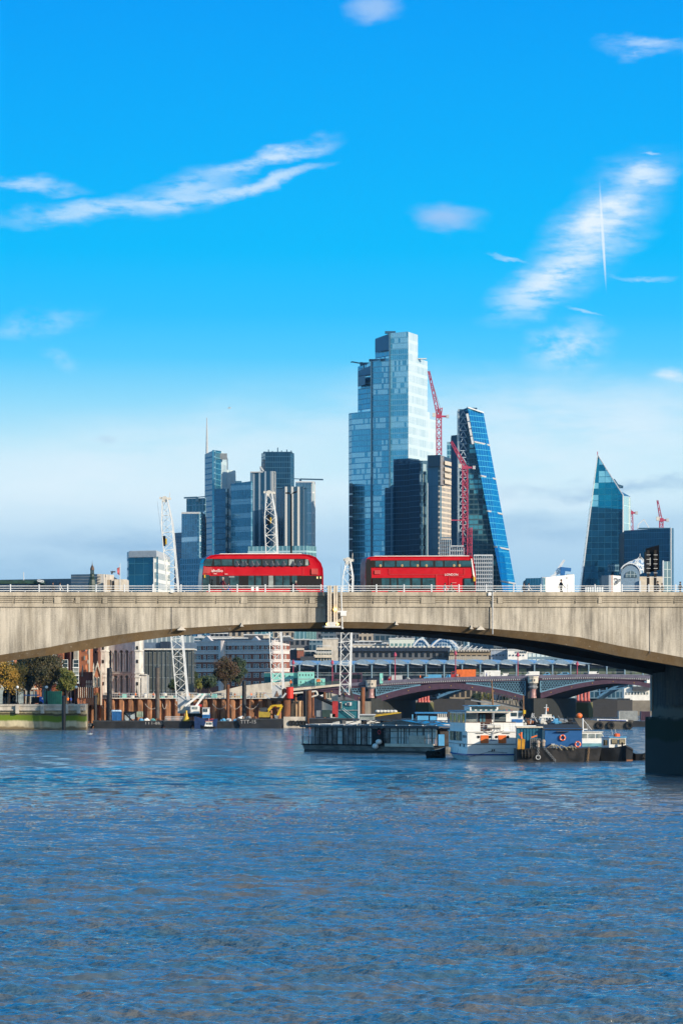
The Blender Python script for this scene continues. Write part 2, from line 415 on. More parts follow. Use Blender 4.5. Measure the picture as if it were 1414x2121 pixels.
M_grey = mat('grey metal', (.22,.24,.26), .5, var=.2)
M_lgrey = mat('light grey metal', (.48,.50,.52), .5, var=.15)
M_navy = mat('dark navy paint', (.018,.03,.055), .4, var=.3)
M_red = mat('glossy red bus paint', (.46,.001,.011), .38, var=.08, spec=.2)
M_redd = mat('dull red paint', (.42,.03,.03), .5, var=.25)
M_crane_red = mat('red crane steel', (.42,.045,.10), .5, var=.2)
M_orange = mat('orange paint', (.75,.16,.03), .45, var=.15)
M_yellow = mat('yellow machine paint', (.62,.40,.02), .4, var=.2)
M_teal = mat('dark teal paint', (.015,.13,.15), .45, var=.2)
M_mint = mat('mint green cabin panel', (.24,.62,.55), .5, var=.12)
M_blue = mat('blue paint', (.02,.13,.36), .4, var=.2)
M_lblue = mat('pale blue paint', (.10,.36,.62), .4, var=.15)
M_rust = mat('rusty steel', (.19,.075,.035), .85, var=.5, scale=1.5, bump=.3, streak=.3)
M_sheet = mat('rusty sheet pile steel', (.36,.17,.085), .8, var=.6, scale=1.1, bump=.2, streak=.25)
M_wood = mat('weathered wood', (.22,.12,.06), .8, var=.4, scale=2., streak=.3)
M_hull = mat('black barge hull', (.014,.016,.02), .55, var=.5, scale=.7)
M_rubber = mat('black rubber', (.012,.012,.012), .8, var=.3)
M_stone = mat('pale stone', (.55,.50,.43), .8, var=.3, scale=.6, bump=.1, streak=.4)
M_stoned = mat('grey stone', (.24,.25,.27), .8, var=.3, scale=.6, streak=.4)
M_cream = mat('cream render', (.62,.55,.45), .8, var=.2, scale=.5)
M_pink = mat('pinkish panel', (.42,.33,.31), .7, var=.2)
M_slate = mat('slate roof', (.05,.06,.075), .7, var=.35, scale=.8)
M_asph = mat('asphalt', (.05,.05,.052), .9, var=.25, scale=2.)
M_ground = mat('paved ground', (.20,.18,.15), .9, var=.35, scale=.15)
M_bark = mat('tree bark', (.07,.055,.04), .9, var=.4, scale=2., bump=.4)
M_glass = glass_pane()
M_busgl = glass_pane('dark vehicle glass', (.012,.02,.024), .03)
M_clear = clear_glass()
M_skin = mat('skin', (.50,.28,.19), .6, var=.1)
M_brick = brick('red brick wall', (.28,.07,.035), (.22,.05,.03), (.30,.24,.2))
M_obrick = brick('orange brick wall', (.46,.15,.06), (.38,.11,.05), (.42,.3,.2))
M_dbrick = brick('dark brick wall', (.16,.055,.035), (.13,.04,.03), (.18,.14,.12))
M_maroon = mat('maroon painted iron', (.065,.03,.055), .5, var=.25)
M_ltblue_iron = mat('pale blue painted iron', (.13,.27,.38), .5, var=.2)
M_tyre = mat('tyre rubber', (.01,.01,.01), .85)
# river water: brown body with reflected sky blue painted in, waves by real geometry plus fine ripples by bump
def water_mat():
    m, t, p = pbsdf('tidal river water')
    oc = t.n('ShaderNodeTexCoord').outputs['Object']
    a = t.noise(t.mapv(oc, (.5, 1, 1)), .42, 4, .65).outputs[0]
    n1 = t.noise(t.mapv(oc, (.6, 1.15, 1)), .8, 4, .62, .3).outputs[0]
    n2 = t.noise(t.mapv(oc, (.7, 1.2, 1)), 3.2, 3, .6).outputs[0]
    n3 = t.noise(t.mapv(oc, (.8, 1, 1), (0, 0, .5)), .25, 2, .5).outputs[0]
    h = t.m('ADD', t.m('MULTIPLY', n1, .42), t.m('ADD', t.m('MULTIPLY', n2, .15), t.m('MULTIPLY', n3, .5)))
    gust = t.noise(t.mapv(oc, (.004, .02, 1)), 1, 3, .5).outputs[0]
    yy = t.m('ADD', t.n('ShaderNodeSeparateXYZ', ins={0: oc}).outputs[1], t.m('MULTIPLY', t.m('SUBTRACT', gust, .5), 26.))
    # wind lanes across the river: a ruffled lane about 350 m off, a smoother one in front of it
    ruf = t.m('MULTIPLY', t.mr(yy, 322, 340), t.mr(yy, 362, 392, 1, 0)); cal = t.m('MULTIPLY', t.mr(yy, 235, 265), t.mr(yy, 300, 330, 1, 0))
    st = t.m('ADD', t.mr(gust, .3, .7, .8, 1.15), t.m('SUBTRACT', t.m('MULTIPLY', ruf, .5), t.m('MULTIPLY', cal, .25)))
    patch = t.mr(t.noise(t.mapv(oc, (.07, .055, 1)), 1, 4, .62).outputs[0], .32, .68)
    st = t.m('MULTIPLY', st, t.m('ADD', .45, t.m('MULTIPLY', patch, 1.0)))
    b = t.n('ShaderNodeBump', ins={'Distance': 1.0}); t.l(h, b.inputs['Height'])
    t.l(st, b.inputs['Strength'])
    c = t.mix(t.m('ADD', t.m('MULTIPLY', t.mr(a, .38, .66), .75), t.m('MULTIPLY', patch, .25)), (.125, .115, .108, 1), (.04, .115, .175, 1))  # second colour paints the blue of the sky into the body
    c = t.mix(t.m('MULTIPLY', cal, .45), c, (.17, .145, .125, 1)); c = t.mix(t.m('MULTIPLY', ruf, .8), c, (.008, .035, .075, 1))  # lanes' pale and dark sky reflections put into the body colour
    t.l(c, p.inputs['Base Color']); p.inputs['Roughness'].default_value = .07
    p.inputs['IOR'].default_value = 1.45; t.l(b.outputs[0], p.inputs['Normal'])
    return m
M_water = water_mat()
# ------------------------------------------------------------------ river and ground
def river():
    rows = []; Y = 60.0
    while Y < 1500:
        rows.append(Y); Y += max(.06, Y*Y/62400*.42 if Y < 420 else Y*.0042)
    rows.append(1500.); n = 820
    k = np.linspace(-1, 1, n); Ys = np.array(rows); dY = np.gradient(Ys)
    X = k[None, :]*(Ys[:, None]*.105+6); YY = np.repeat(Ys[:, None], n, 1); Z = np.zeros_like(X)
    rng = np.random.RandomState(5)
    for i in range(50):
        lam = .38*(1.075**i); a = math.pi/2+rng.normal()*.6
        kx, ky = math.cos(a)*2*math.pi/lam, math.sin(a)*2*math.pi/lam
        amp = .0105*lam*(1 if lam < 1.7 else 1.7/lam)
        att = np.clip((lam/(dY*abs(math.sin(a))+.02)-2.2)/2.5, 0, 1)[:, None]
        ph = kx*X+ky*YY+rng.rand()*6.28+.7*np.sin(X*.13/lam*3+YY*.11/lam*4+i)
        Z += att*amp*(np.sin(ph)+.28*np.sin(2*ph+1.2))*(1+.5*np.sin(X*.05+i)*np.sin(YY*.043+2*i))
    m = len(rows)
    co = np.stack([X, YY, Z], -1).reshape(-1, 3)
    idx = np.arange(m*n).reshape(m, n)
    q = np.stack([idx[:-1, :-1], idx[:-1, 1:], idx[1:, 1:], idx[1:, :-1]], -1).reshape(-1, 4)
    lo = len(co)
    co = np.concatenate([co, np.array([[-3000,-300,-.35],[3000,-300,-.35],[3000,1900,-.35],[-3000,1900,-.35]])])
    q = np.concatenate([q, [[lo, lo+1, lo+2, lo+3]]])
    me = bpy.data.meshes.new('river'); me.vertices.add(len(co)); me.vertices.foreach_set('co', co.ravel())
    me.loops.add(q.size); me.loops.foreach_set('vertex_index', q.ravel().astype(np.int32))
    me.polygons.add(len(q)); me.polygons.foreach_set('loop_start', np.arange(0, q.size, 4, dtype=np.int32))
    me.update(calc_edges=True); me.validate()
    me.polygons.foreach_set('use_smooth', np.ones(len(q), bool)); me.materials.append(M_water)
    o = bpy.data.objects.new('river', me); COL.objects.link(o); o['kind'] = 'structure'
river()
GZ = gz(1459, 870)
def ground():
    poly = [(-3000,871),(gx(182,871),871),(gx(182,940),941),(gx(640,945),946),(gx(650,1100),1100),(gx(768,1300),1296),(60,1480),(300,1500),(3000,1600),(3000,9000),(-3000,9000)]
    m = MB(); m.prism(poly, -1, GZ-.01)
    o = solo('ground', m, M_ground, None, None, kind='structure')
ground()
m = MB(); m.box(-600, 886, GZ-.01, gx(150, 890), 896, GZ+.02); solo('road', m, M_asph, None, None, kind='structure')

# ------------------------------------------------------------------ the near concrete bridge
TH = math.atan(.2); CT, ST = math.cos(TH), math.sin(TH); BO = Vector((0, 358, 0))
def B(px, py, t=0.):
    k = (px-707)/F
    s = (k*(358+t*CT)+t*ST)/(CT-k*ST); Y = 358+s*ST+t*CT
    return (s, t, HC-(py-YH)*Y/F)
def bs(px, t=0.): return B(px, 0, t)[0]
bridge = thing('road_bridge', 'wide concrete arch road bridge with white railing crossing the river in the foreground', 'bridge', BO, TH)
arch = [(-420,1470,1480),(-300,1432,1444),(-200,1406,1419),(-100,1378,1392),(0,1357,1372),(50,1349,1365),(100,1341,1358),(150,1331,1350),(200,1322,1343),(250,1314.5,1334),(300,1308,1326),(350,1303,1319),(400,1300,1314),(450,1296.5,1310),(500,1294,1306),(560,1291.5,1303.5),(620,1290,1302),(700,1288,1301),(760,1288.5,1301.5),(830,1291,1303),(900,1294,1306.5),(960,1298,1311),(1012,1302,1315),(1080,1307.5,1323),(1140,1313,1331),(1200,1320,1341),(1283,1338,1359),(1350,1350,1370),(1414,1362,1381),(1480,1376,1394),(1560,1398,1414),(1640,1424,1440)]
top = 1257
def ridge(pts, prof):     # loft of a cross-section along the bridge
    m = MB(); rings = []
    for px in pts: rings.append([B(px, py, 0)[:1]+(t,)+(B(px, py, 0)[2]+dz,) for (t, py, dz) in prof(px)])
    m.loft(rings); return m
apx = [a[0] for a in arch]
def ay(px, i): return float(np.interp(px, apx, [a[i] for a in arch]))
xs = list(range(-420, 1641, 20))
BW = 25.
# main side wall with the thickness of the beam
part('side_wall', ridge(xs, lambda px: [(0,top,0),(0,ay(px,1),0),(1.3,ay(px,1),.02),(1.3,top,0)]), M_conc, bridge, local=True)
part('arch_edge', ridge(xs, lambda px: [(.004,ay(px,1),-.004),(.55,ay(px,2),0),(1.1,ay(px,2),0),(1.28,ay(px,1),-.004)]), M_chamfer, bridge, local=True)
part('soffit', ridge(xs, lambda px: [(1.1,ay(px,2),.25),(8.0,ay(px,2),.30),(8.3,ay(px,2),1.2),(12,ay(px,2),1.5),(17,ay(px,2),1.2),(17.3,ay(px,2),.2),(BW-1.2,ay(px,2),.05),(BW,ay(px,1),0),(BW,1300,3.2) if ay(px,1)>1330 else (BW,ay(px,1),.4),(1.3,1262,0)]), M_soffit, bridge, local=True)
part('deck', ridge(xs, lambda px: [(.35,1256,0),(BW-.3,1256,0),(BW-.3,1241,0),(.35,1241,0)]), M_asph, bridge, local=True)
# pavement kerbs
part('pavement', ridge(xs, lambda px: [(.4,1240.9,0),(3.2,1240.9,0),(3.2,1241,.15),(.4,1241,.15)]), M_stone, bridge, local=True)
part('lower_band', ridge(xs, lambda px: [(-.16,1250.5,0),(-.16,1257.3,0),(.5,1257.3,0),(.5,1250.5,0)]), M_coping, bridge, local=True)
part('parapet', ridge(xs, lambda px: [(-.02,1234,0),(-.02,1250.4,0),(.4,1250.4,0),(.4,1234,0)]), M_coping, bridge, local=True)
part('coping', ridge(xs, lambda px: [(-.2,1226.5,0),(-.22,1234.6,0),(.45,1234.6,0),(.45,1226.5,0)]), M_coping, bridge, local=True)
m = ridge(xs, lambda px: [(BW-.4,1226.5,0),(BW-.4,1257,0),(BW+.1,1257,0),(BW+.1,1226.5,0)]); part('far_parapet', m, M_coping, bridge, local=True)
# horizontal ribs between the two bands, broken by blank panels
blank = [(112,126),(156,166),(498,512),(640,652),(871,900),(212,222),(1030,1040),(1238,1245)]
segs = []; x = -60
rr = random.Random(3)
for a, b in sorted(blank)+[(1500,1500)]:
    y = x
    while y < a:
        e = min(a, y+rr.choice((28, 45, 60, 75)))
        segs.append((y, e-.7)); y = e
    x = b
m = MB()
for a, b in segs:
    for k, py in enumerate((1236.3, 1240.6, 1244.9, 1248.4)):
        h = .095
        p, q = B(a+(k % 2)*.3, py), B(b-(k*1.1), py)
        m.loft([[(p[0],-.17,p[2]),(p[0],-.17,p[2]-h),(p[0],.01,p[2]-h),(p[0],.01,p[2])],[(q[0],-.17,q[2]),(q[0],-.17,q[2]-h),(q[0],.01,q[2]-h),(q[0],.01,q[2])]])
part('ribbed_panel', m, M_coping, bridge, local=True)
m = MB()
for a, b in blank:
    p, q = B(a, 1236), B(b, 1236); r = B(a, 1250)[2]
    m.box(p[0], -.15, r, q[0], .01, p[2])
part('blank_panel', m, M_coping, bridge, local=True)
# vertical joints and downpipes
m = MB()
for px in (355, 1013, 1345):
    a = B(px, 1258); b = B(px, ay(px, 1)); m.box(a[0]-.03, -.03, b[2]-.3, a[0]+.03, .0, a[2])
part('joint_strip', m, M_dark, bridge, local=True)
for px, py0, py1 in ((1013, 1226, 1314),):
    a = B(px, py0); b = B(px, py1); m = MB(); m.tube((a[0]+.25,-.3,b[2]), (a[0]+.25,-.3,a[2]), .05); part('drain_pipe', m, M_lgrey, bridge, local=True)
for px, py in ((355, 1225), (1012, 1231), (1340, 1412)):
    a = B(px, py); m = MB(); m.box(a[0]-.14, -.38, a[2]-.14, a[0]+.14, -.2, a[2]+.16); part('junction_box', m, M_whitep, bridge, local=True)
for px in (375, 994, 500, 820, 975):
    a = B(px, ay(px, 1)+2); m = MB(); w_ = .42 if px in (375, 994) else .16
    m.add([(a[0]-w_,-.35,a[2]-.1),(a[0]+w_,-.35,a[2]-.1),(a[0],-.1,a[2]+.3),(a[0]-w_,.3,a[2]-.1),(a[0]+w_,.3,a[2]-.1)], [(0,1,2),(1,4,2),(4,3,2),(3,0,2),(0,3,4,1)])
    part('drip_spout', m, M_stone, bridge, local=True)
for px, py in ((110,1440),):
    pass
# white railings, near and far
def railing(t, name, spacing, s0, s1):
    zt = lambda s, py: np.interp(s, [bs(x) for x in xs], [B(x, py)[2] for x in xs])
    m = MB()
    pts = list(np.arange(s0, s1, 6.0))+[s1]
    for py, w_ in ((1213.8, .06), (1218.6, .045), (1223.4, .06)):
        for a, b in zip(pts, pts[1:]): m.beam((a, t, zt(a, py)), (b, t, zt(b, py)), w_, w_)
    rl = part(name, m, M_white, bridge, local=True)
    s = s0
    while s < s1:
        q = MB(); q.box(s-.05, t-.06, zt(s, 1228), s+.05, t+.06, zt(s, 1210.3)); q.box(s-.1, t-.1, zt(s, 1228), s+.1, t+.1, zt(s, 1226.8))
        part('railing_post', q, M_white, rl, local=True); s += spacing
railing(.1, 'railing', 2.62, bs(22)-2.62*2, bs(1500))
railing(BW-.2, 'far_railing', 2.62, bs(58)-2.62*3, bs(1500))
# pier: cutwater whose left flank turns away from the sun
s0 = B(1338, 1600, BW-3)[0]+.55
m = MB(); m.prism([(s0, BW-3), (s0, 5.0), (s0+7.5, -1.6), (s0+15, 5.0), (s0+15, BW-3)], -2, 11.5)
part('pier', m, M_pier, bridge, local=True)
m = MB(); m.prism([(s0-.5, BW-2.4), (s0-.5, 4.6), (s0+7.5, -2.3), (s0+15.5, 4.6), (s0+15.5, BW-2.4)], -2, B(1340, 1487, 5)[2])
part('pier_footing', m, M_pier, bridge, local=True)
m = MB(); m.box(s0-.5, 9, 6.8, s0, 15, 9.2); part('pier_corbel', m, M_pier, bridge, local=True)
m = MB(); m.box(s0-.12, BW-3.5, 6.2, s0, BW-2.9, 9.8); part('pier_corner_strip', m, M_stone, bridge, local=True)

# ---- traffic sign gantry for boats, hung from the near face
gan = thing('navigation_gantry', 'pale steel light frame with two uprights hung on bridge face between the buses', 'light frame', BO, TH)
for px in (682, 694.5):
    a = B(px, 1213, -1.0); b = B(px, 1297, -1.0); m = MB()
    m.box(a[0]-.19, -1.12, b[2], a[0]-.04, -.95, a[2]); m.box(a[0]+.04, -1.12, b[2], a[0]+.19, -.95, a[2]); m.box(a[0]-.05, -1.02, b[2], a[0]+.05, -.9, a[2])
    part('upright', m, M_cream, gan, local=True)
a = B(688, 1292, -1.0)
m = MB(); m.box(a[0]-.75, -1.25, a[2]-.35, a[0]+.75, -.1, a[2]-.2); m.box(a[0]-.5, -1.2, a[2]-.2, a[0]+.3, -.6, a[2]+.15); part('lamp_tray', m, M_lgrey, gan, local=True)
for px, py, r in ((693.5,1262.5,.16),(677,1293,.1),(699.5,1293,.1)):
    a = B(px, py, -1.3); m = MB(); m.ball((a[0], -1.3, a[2]), r); part('signal_light', m, mat('lit amber signal lamp', (1.,.55,.12), .4, emit=5.), gan, local=True)
m = MB()
for py in (1216, 1260, 1275):
    a = B(680, py, -1.0); b = B(698, py, -1.0); m.beam((a[0],-.85,a[2]),(b[0],-.85,b[2]),.07); m.beam((a[0]+.1,-.9,a[2]),(a[0]+.1,.2,a[2]),.08); m.beam((b[0]-.1,-.9,b[2]),(b[0]-.1,.2,b[2]),.08)
part('bracket', m, M_dark, gan, local=True)
m = MB()
for px, w_, p0, p1 in ((677, .25, 1232, 1300), (689.5, .25, 1229, 1300)):
    a = B(px, p0, -.6); b = B(px, p1, -.6); m.box(a[0]-.02, -.85, b[2], a[0]+.02, -.1, a[2])
a = B(690, 1262, -.7); b = B(690, 1290, -.7); m.box(a[0]-.2, -.8, b[2], a[0]+.24, -.75, a[2]-.4)
part('back_plate', m, M_navy, gan, local=True)
pole = thing('radar_pole', 'thin white pole with small white sensor box right of the light frame', 'sensor pole', BO, TH)
a = B(706, 1216, -.5); b = B(708.5, 1300, -.5)
m = MB(); m.tube((a[0],-.5,a[2]),(b[0],-.5,b[2]),.07); m.ball((b[0],-.5,b[2]-.05),.12); m.beam((a[0],-.5,a[2]-2.3),(a[0],.1,a[2]-2.3),.06); part('pole', m, M_white, pole, local=True, smooth=40)
a = B(706.5, 1268, -.6); m = MB(); m.box(a[0]-.1,-.75,a[2]-.35,a[0]+.45,-.45,a[2]+.05); m.box(a[0]-.45,-.7,a[2]-.02,a[0]+.5,-.5,a[2]+.12); part('sensor_box', m, M_white, pole, local=True)

# sign boards and lamp on the bridge
sg = thing('road_sign', 'tall black rectangular sign board seen from behind on two black posts on the bridge', 'sign', BO, TH)
m = MB(); a = B(1339, 1136, 22); b = B(1363, 1186, 22)
m.add([(a[0],22.3,b[2]-.1),(b[0],21.7,b[2]+.25),(b[0],21.7,a[2]+.35),(a[0],22.3,a[2]),(a[0],22.6,b[2]-.1),(b[0],22.0,b[2]+.25),(b[0],22.0,a[2]+.35),(a[0],22.6,a[2])],
      [(0,1,2,3),(7,6,5,4),(0,4,5,1),(1,5,6,2),(2,6,7,3),(3,7,4,0)]); part('board', m, M_black, sg, local=True)
m = MB(); a = B(1336.5, 1143, 22); b = B(1339, 1186, 22); m.box(a[0],22.1,b[2],b[0],22.6,a[2]); part('side_board', m, M_black, sg, local=True)
for px in (1339.5, 1354):
    a = B(px, 1140, 22); b = B(px, 1242, 22); m = MB(); m.box(a[0]-.12,21.5,b[2],a[0]+.12,21.7,a[2]); part('post', m, M_black, sg, local=True)
    for k in range(6):
        z = a[2]-.5-k*.45*1.0; q = MB(); q.box(a[0]-.2,21.42,z,a[0]+.2,21.5,z+.05); part('clamp', q, M_lgrey, sg, local=True)
m = MB(); a = B(1345, 1161, 21); m.box(a[0]-.1,21.5,a[2]-.5,a[0]+.25,21.6,a[2]+.3); part('data_plate', m, M_grey, sg, local=True)
lamp = thing('street_lamp', 'tall black street lamp with two heads rising behind the left red bus', 'street lamp', BO, TH)
a = B(603, 1024, 17); b = B(603, 1242, 17)
m = MB(); m.tube((a[0],17,b[2]),(a[0],17,b[2]+1.2),.16,.14); m.tube((a[0],17,b[2]+1.2),(a[0],17,a[2]),.11,.07); part('pole', m, M_black, lamp, local=True, smooth=40)
for sx in (-1, 1):
    m = MB(); m.beam((a[0],17,a[2]),(a[0]+sx*.2,17,a[2]+.05+.12*(sx>0)),.06); m.loft([[(a[0]+sx*(.15+.42*k),17-w_,a[2]+.02+(.14 if sx>0 else 0)*k+.04),(a[0]+sx*(.15+.42*k),17+w_,a[2]+.02+(.14 if sx>0 else 0)*k+.04),(a[0]+sx*(.15+.42*k),17,a[2]+(.14 if sx>0 else 0)*k+.2)] for k, w_ in ((0,.06),(.5,.16),(1,.05))]); part('lamp_head', m, M_black, lamp, local=True)
# ------------------------------------------------------------------ the two double deckers (local frame: x along the bus, nose at +x, y to its offside... )
def rrect(x0, x1, z0, z1): return [(x0,z0),(x1,z0),(x1,z1),(x0,z1)]
def bus_one():
    L, Wd, Hb = 11.2, 2.5, 4.42
    t0 = 4.6; a = B(419, 1148, t0); b = B(670, 1148, t0)
    dz = B(545, 1242.5, t0)[2]
    bus = thing('double_decker_bus', 'red double decker bus with rounded rear and sloping glass front heading left on the bridge', 'bus', Vector(), 0)
    # place in bridge frame: local x to the right, y away
    cx = (a[0]+b[0])/2; L = b[0]-a[0]; Hb = B(545, 1147.5, t0)[2]-dz
    pos = BO + Matrix.Rotation(TH, 3, 'Z') @ Vector((cx, t0, dz))
    bus.location = pos; bus.rotation_euler = (0, -R(.45), TH); WM[bus.name] = Matrix.Identity(4)
    S = lambda u: -L/2+u/100*L; Zz = lambda v: float(np.interp(v, [0,14,40,47,68.6,85.5,100,102], [0,24,52.5,55,73.5,89.5,100,102]))/100*Hb        # percent coordinates
    # profile: from photograph (percent of length, percent of height)
    prof = [(0.5,7),(0.0,22),(0.6,50),(1.6,76),(3.6,88),(7,96),(14,99.6),(30,100),(83,100),(89,97),(94,90),(98,76),(99.7,62),(100,45),(100,7)]
    P = [(S(u),Zz(v)) for u, v in prof]
    def sect(y, inset): return [(x*(1-inset*.03), y, z*(1-inset*.02)) for x, z in P]
    m = MB(); m.loft([sect(.12,1.6), sect(.03,.5), sect(0,0), sect(2.5,0), sect(2.47,.5), sect(2.38,1.6)])
    part('body', m, M_red, bus, local=True, smooth=25)
    def panel(name, pts, mt, y=-.012, parent=bus, depth=.02, **k):
        m = MB(); m.slab([(S(u),Zz(v)) for u, v in pts], y, y+depth); return part(name, m, mt, parent, local=True, **k)
    panel('lower_glazing', [(2,14),(86,14),(98.5,14),(99,40),(1.5,40)], M_black)
    panel('upper_window_band', [(1.6,68.6),(87,68.6),(89,72),(88,82),(85,85.5),(3.4,85.5),(2.2,80)], M_black)
    # front glass wraps round
    m = MB(); fp = [(0.62,52),(1.5,74),(3.2,86),(5.2,86.5),(5.2,70),(4.6,52)]
    panel('front_upper_glass', [(1.1,69),(2.0,79),(3.4,86),(9,86),(7.5,69)], mat('pale reflecting bus glass', (.022,.065,.08), .1, var=.6, spec=.35), y=-.02)
    panel('front_lower_glass', [(.6,9),(.2,22),(.6,47),(6,47),(5.5,12)], MATS['pale reflecting bus glass'], y=-.02)
    m = MB(); m.loft([[(S(u)-.012, y, Zz(v)) for u, v in ((.35,12),(.02,22),(.5,46),(1.0,60),(1.9,80),(3.2,86.5))] for y in (.25, 2.25)], closed=False, caps=False)
    part('windscreen', m, MATS['pale reflecting bus glass'], bus, local=True, smooth=40)
    panel('front_panel', [(.8,50),(1.5,66),(8,66),(9,56),(5,50)], M_redd, y=-.016)
    ux = [(10,15.5),(16,25),(26.2,31.5),(32.3,37),(38.4,48.5),(49.5,59),(60,70.5),(71.5,76),(77,83.6),(85,87.6)]
    for u0, u1 in ux: panel('upper_window', [(u0,70.2),(u1,70.2),(u1-.2,84),(u0,84)], M_busgl if (int(u0)%2) else MATS['pale reflecting bus glass'], y=-.02)
    lx = [(6.5,11.5),(14,22),(22.8,30),(38,42.5),(44,48.5),(50,53.5),(54.5,58.5),(60,66),(66.8,72),(74,78)]
    for u0, u1 in lx: panel('lower_window', [(u0,17),(u1,17),(u1,40),(u0,40)], M_busgl if (int(u1)%3) else MATS['pale reflecting bus glass'], y=-.022)
    panel('skirt', [(18,9),(86,9),(86,15.5),(18,15.5)], M_red, y=-.03)
    panel('rear_grille', [(90,47),(95.5,47),(95.5,62),(90,62)], M_redd, y=-.02)
    m = MB()
    for u0, u1 in ((18.3,18.6),(83.4,83.6),(8.8,9.0)): m.slab([(S(u0),Zz(47)),(S(u1),Zz(47)),(S(u1),Zz(66)),(S(u0),Zz(66))], -.016, 0)
    m.slab([(S(18.3),Zz(46.6)),(S(83.6),Zz(46.6)),(S(83.6),Zz(47.2)),(S(18.3),Zz(47.2))], -.016, 0)
    part('panel_seam', m, M_redd, bus, local=True)
    panel('white_roof_edge', [(14,99.4),(83,99.8),(82,101.2),(40,101.6),(15,101.0)], M_whitep, y=.05, depth=2.4)
    for u0 in (94.3, 97): panel('rear_marker', [(u0,34),(u0+1.2,34),(u0+1.2,38),(u0,38)], mat('cream lamp', (.8,.7,.35), .4), y=-.03)
    for u0 in (40.2, 44): panel('notice', [(u0,11),(u0+2.2,11),(u0+2.2,18),(u0,18)], M_whitep, y=-.035)
    m = MB(); m.text('abellio', .42, Matrix.Translation((S(12.3), -.03, Zz(53.5))) @ Matrix.Rotation(R(90), 4, 'X'), .006); part('fleet_name', m, M_whitep, bus, local=True)
    m = MB(); m.box(S(9.5),-.03,Zz(48.6),S(12),-.02,Zz(49.6)); m.box(S(18.6),-.03,Zz(48),S(21),-.02,Zz(49)); part('side_code', m, M_whitep, bus, local=True)
    m = MB(); m.box(S(1.2),-.3,Zz(36),S(2.2),-.1,Zz(45)); m.beam((S(1.7),-.2,Zz(45)),(S(2.4),.05,Zz(48)),.04); part('mirror', m, M_yellow, bus, local=True)
    panel('destination_display', [(22,36.5),(26.5,36.5),(26.5,39.5),(22,39.5)], M_grey, y=-.03)
    for u0 in (20, 76):
        m = MB(); c = (S(u0), .0, .5); m.tube((c[0],-.05,.5),(c[0],.3,.5),.5,n=20); wheel = part('wheel', m, M_tyre, bus, local=True, smooth=40)
        m = MB(); m.tube((c[0],-.08,.5),(c[0],-.04,.5),.27,n=16); part('hub', m, M_grey, wheel, local=True, smooth=40)
        m = MB(); m.tube((c[0],2.2,.5),(c[0],2.55,.5),.5,n=20); part('wheel', m, M_tyre, bus, local=True, smooth=40)
    # riders upstairs
    for k, u0 in enumerate((28.5, 33, 35.5, 41, 45, 52, 57.5, 61.5, 67, 75, 80)):
        m = MB(); m.ball((S(u0), -.03, Zz(76.5)), .13, .02, .16); m.ball((S(u0), -.03, Zz(71.8)), .24, .02, .18); part('passenger', m, M_navy, bus, local=True)
    return bus
bus_one()
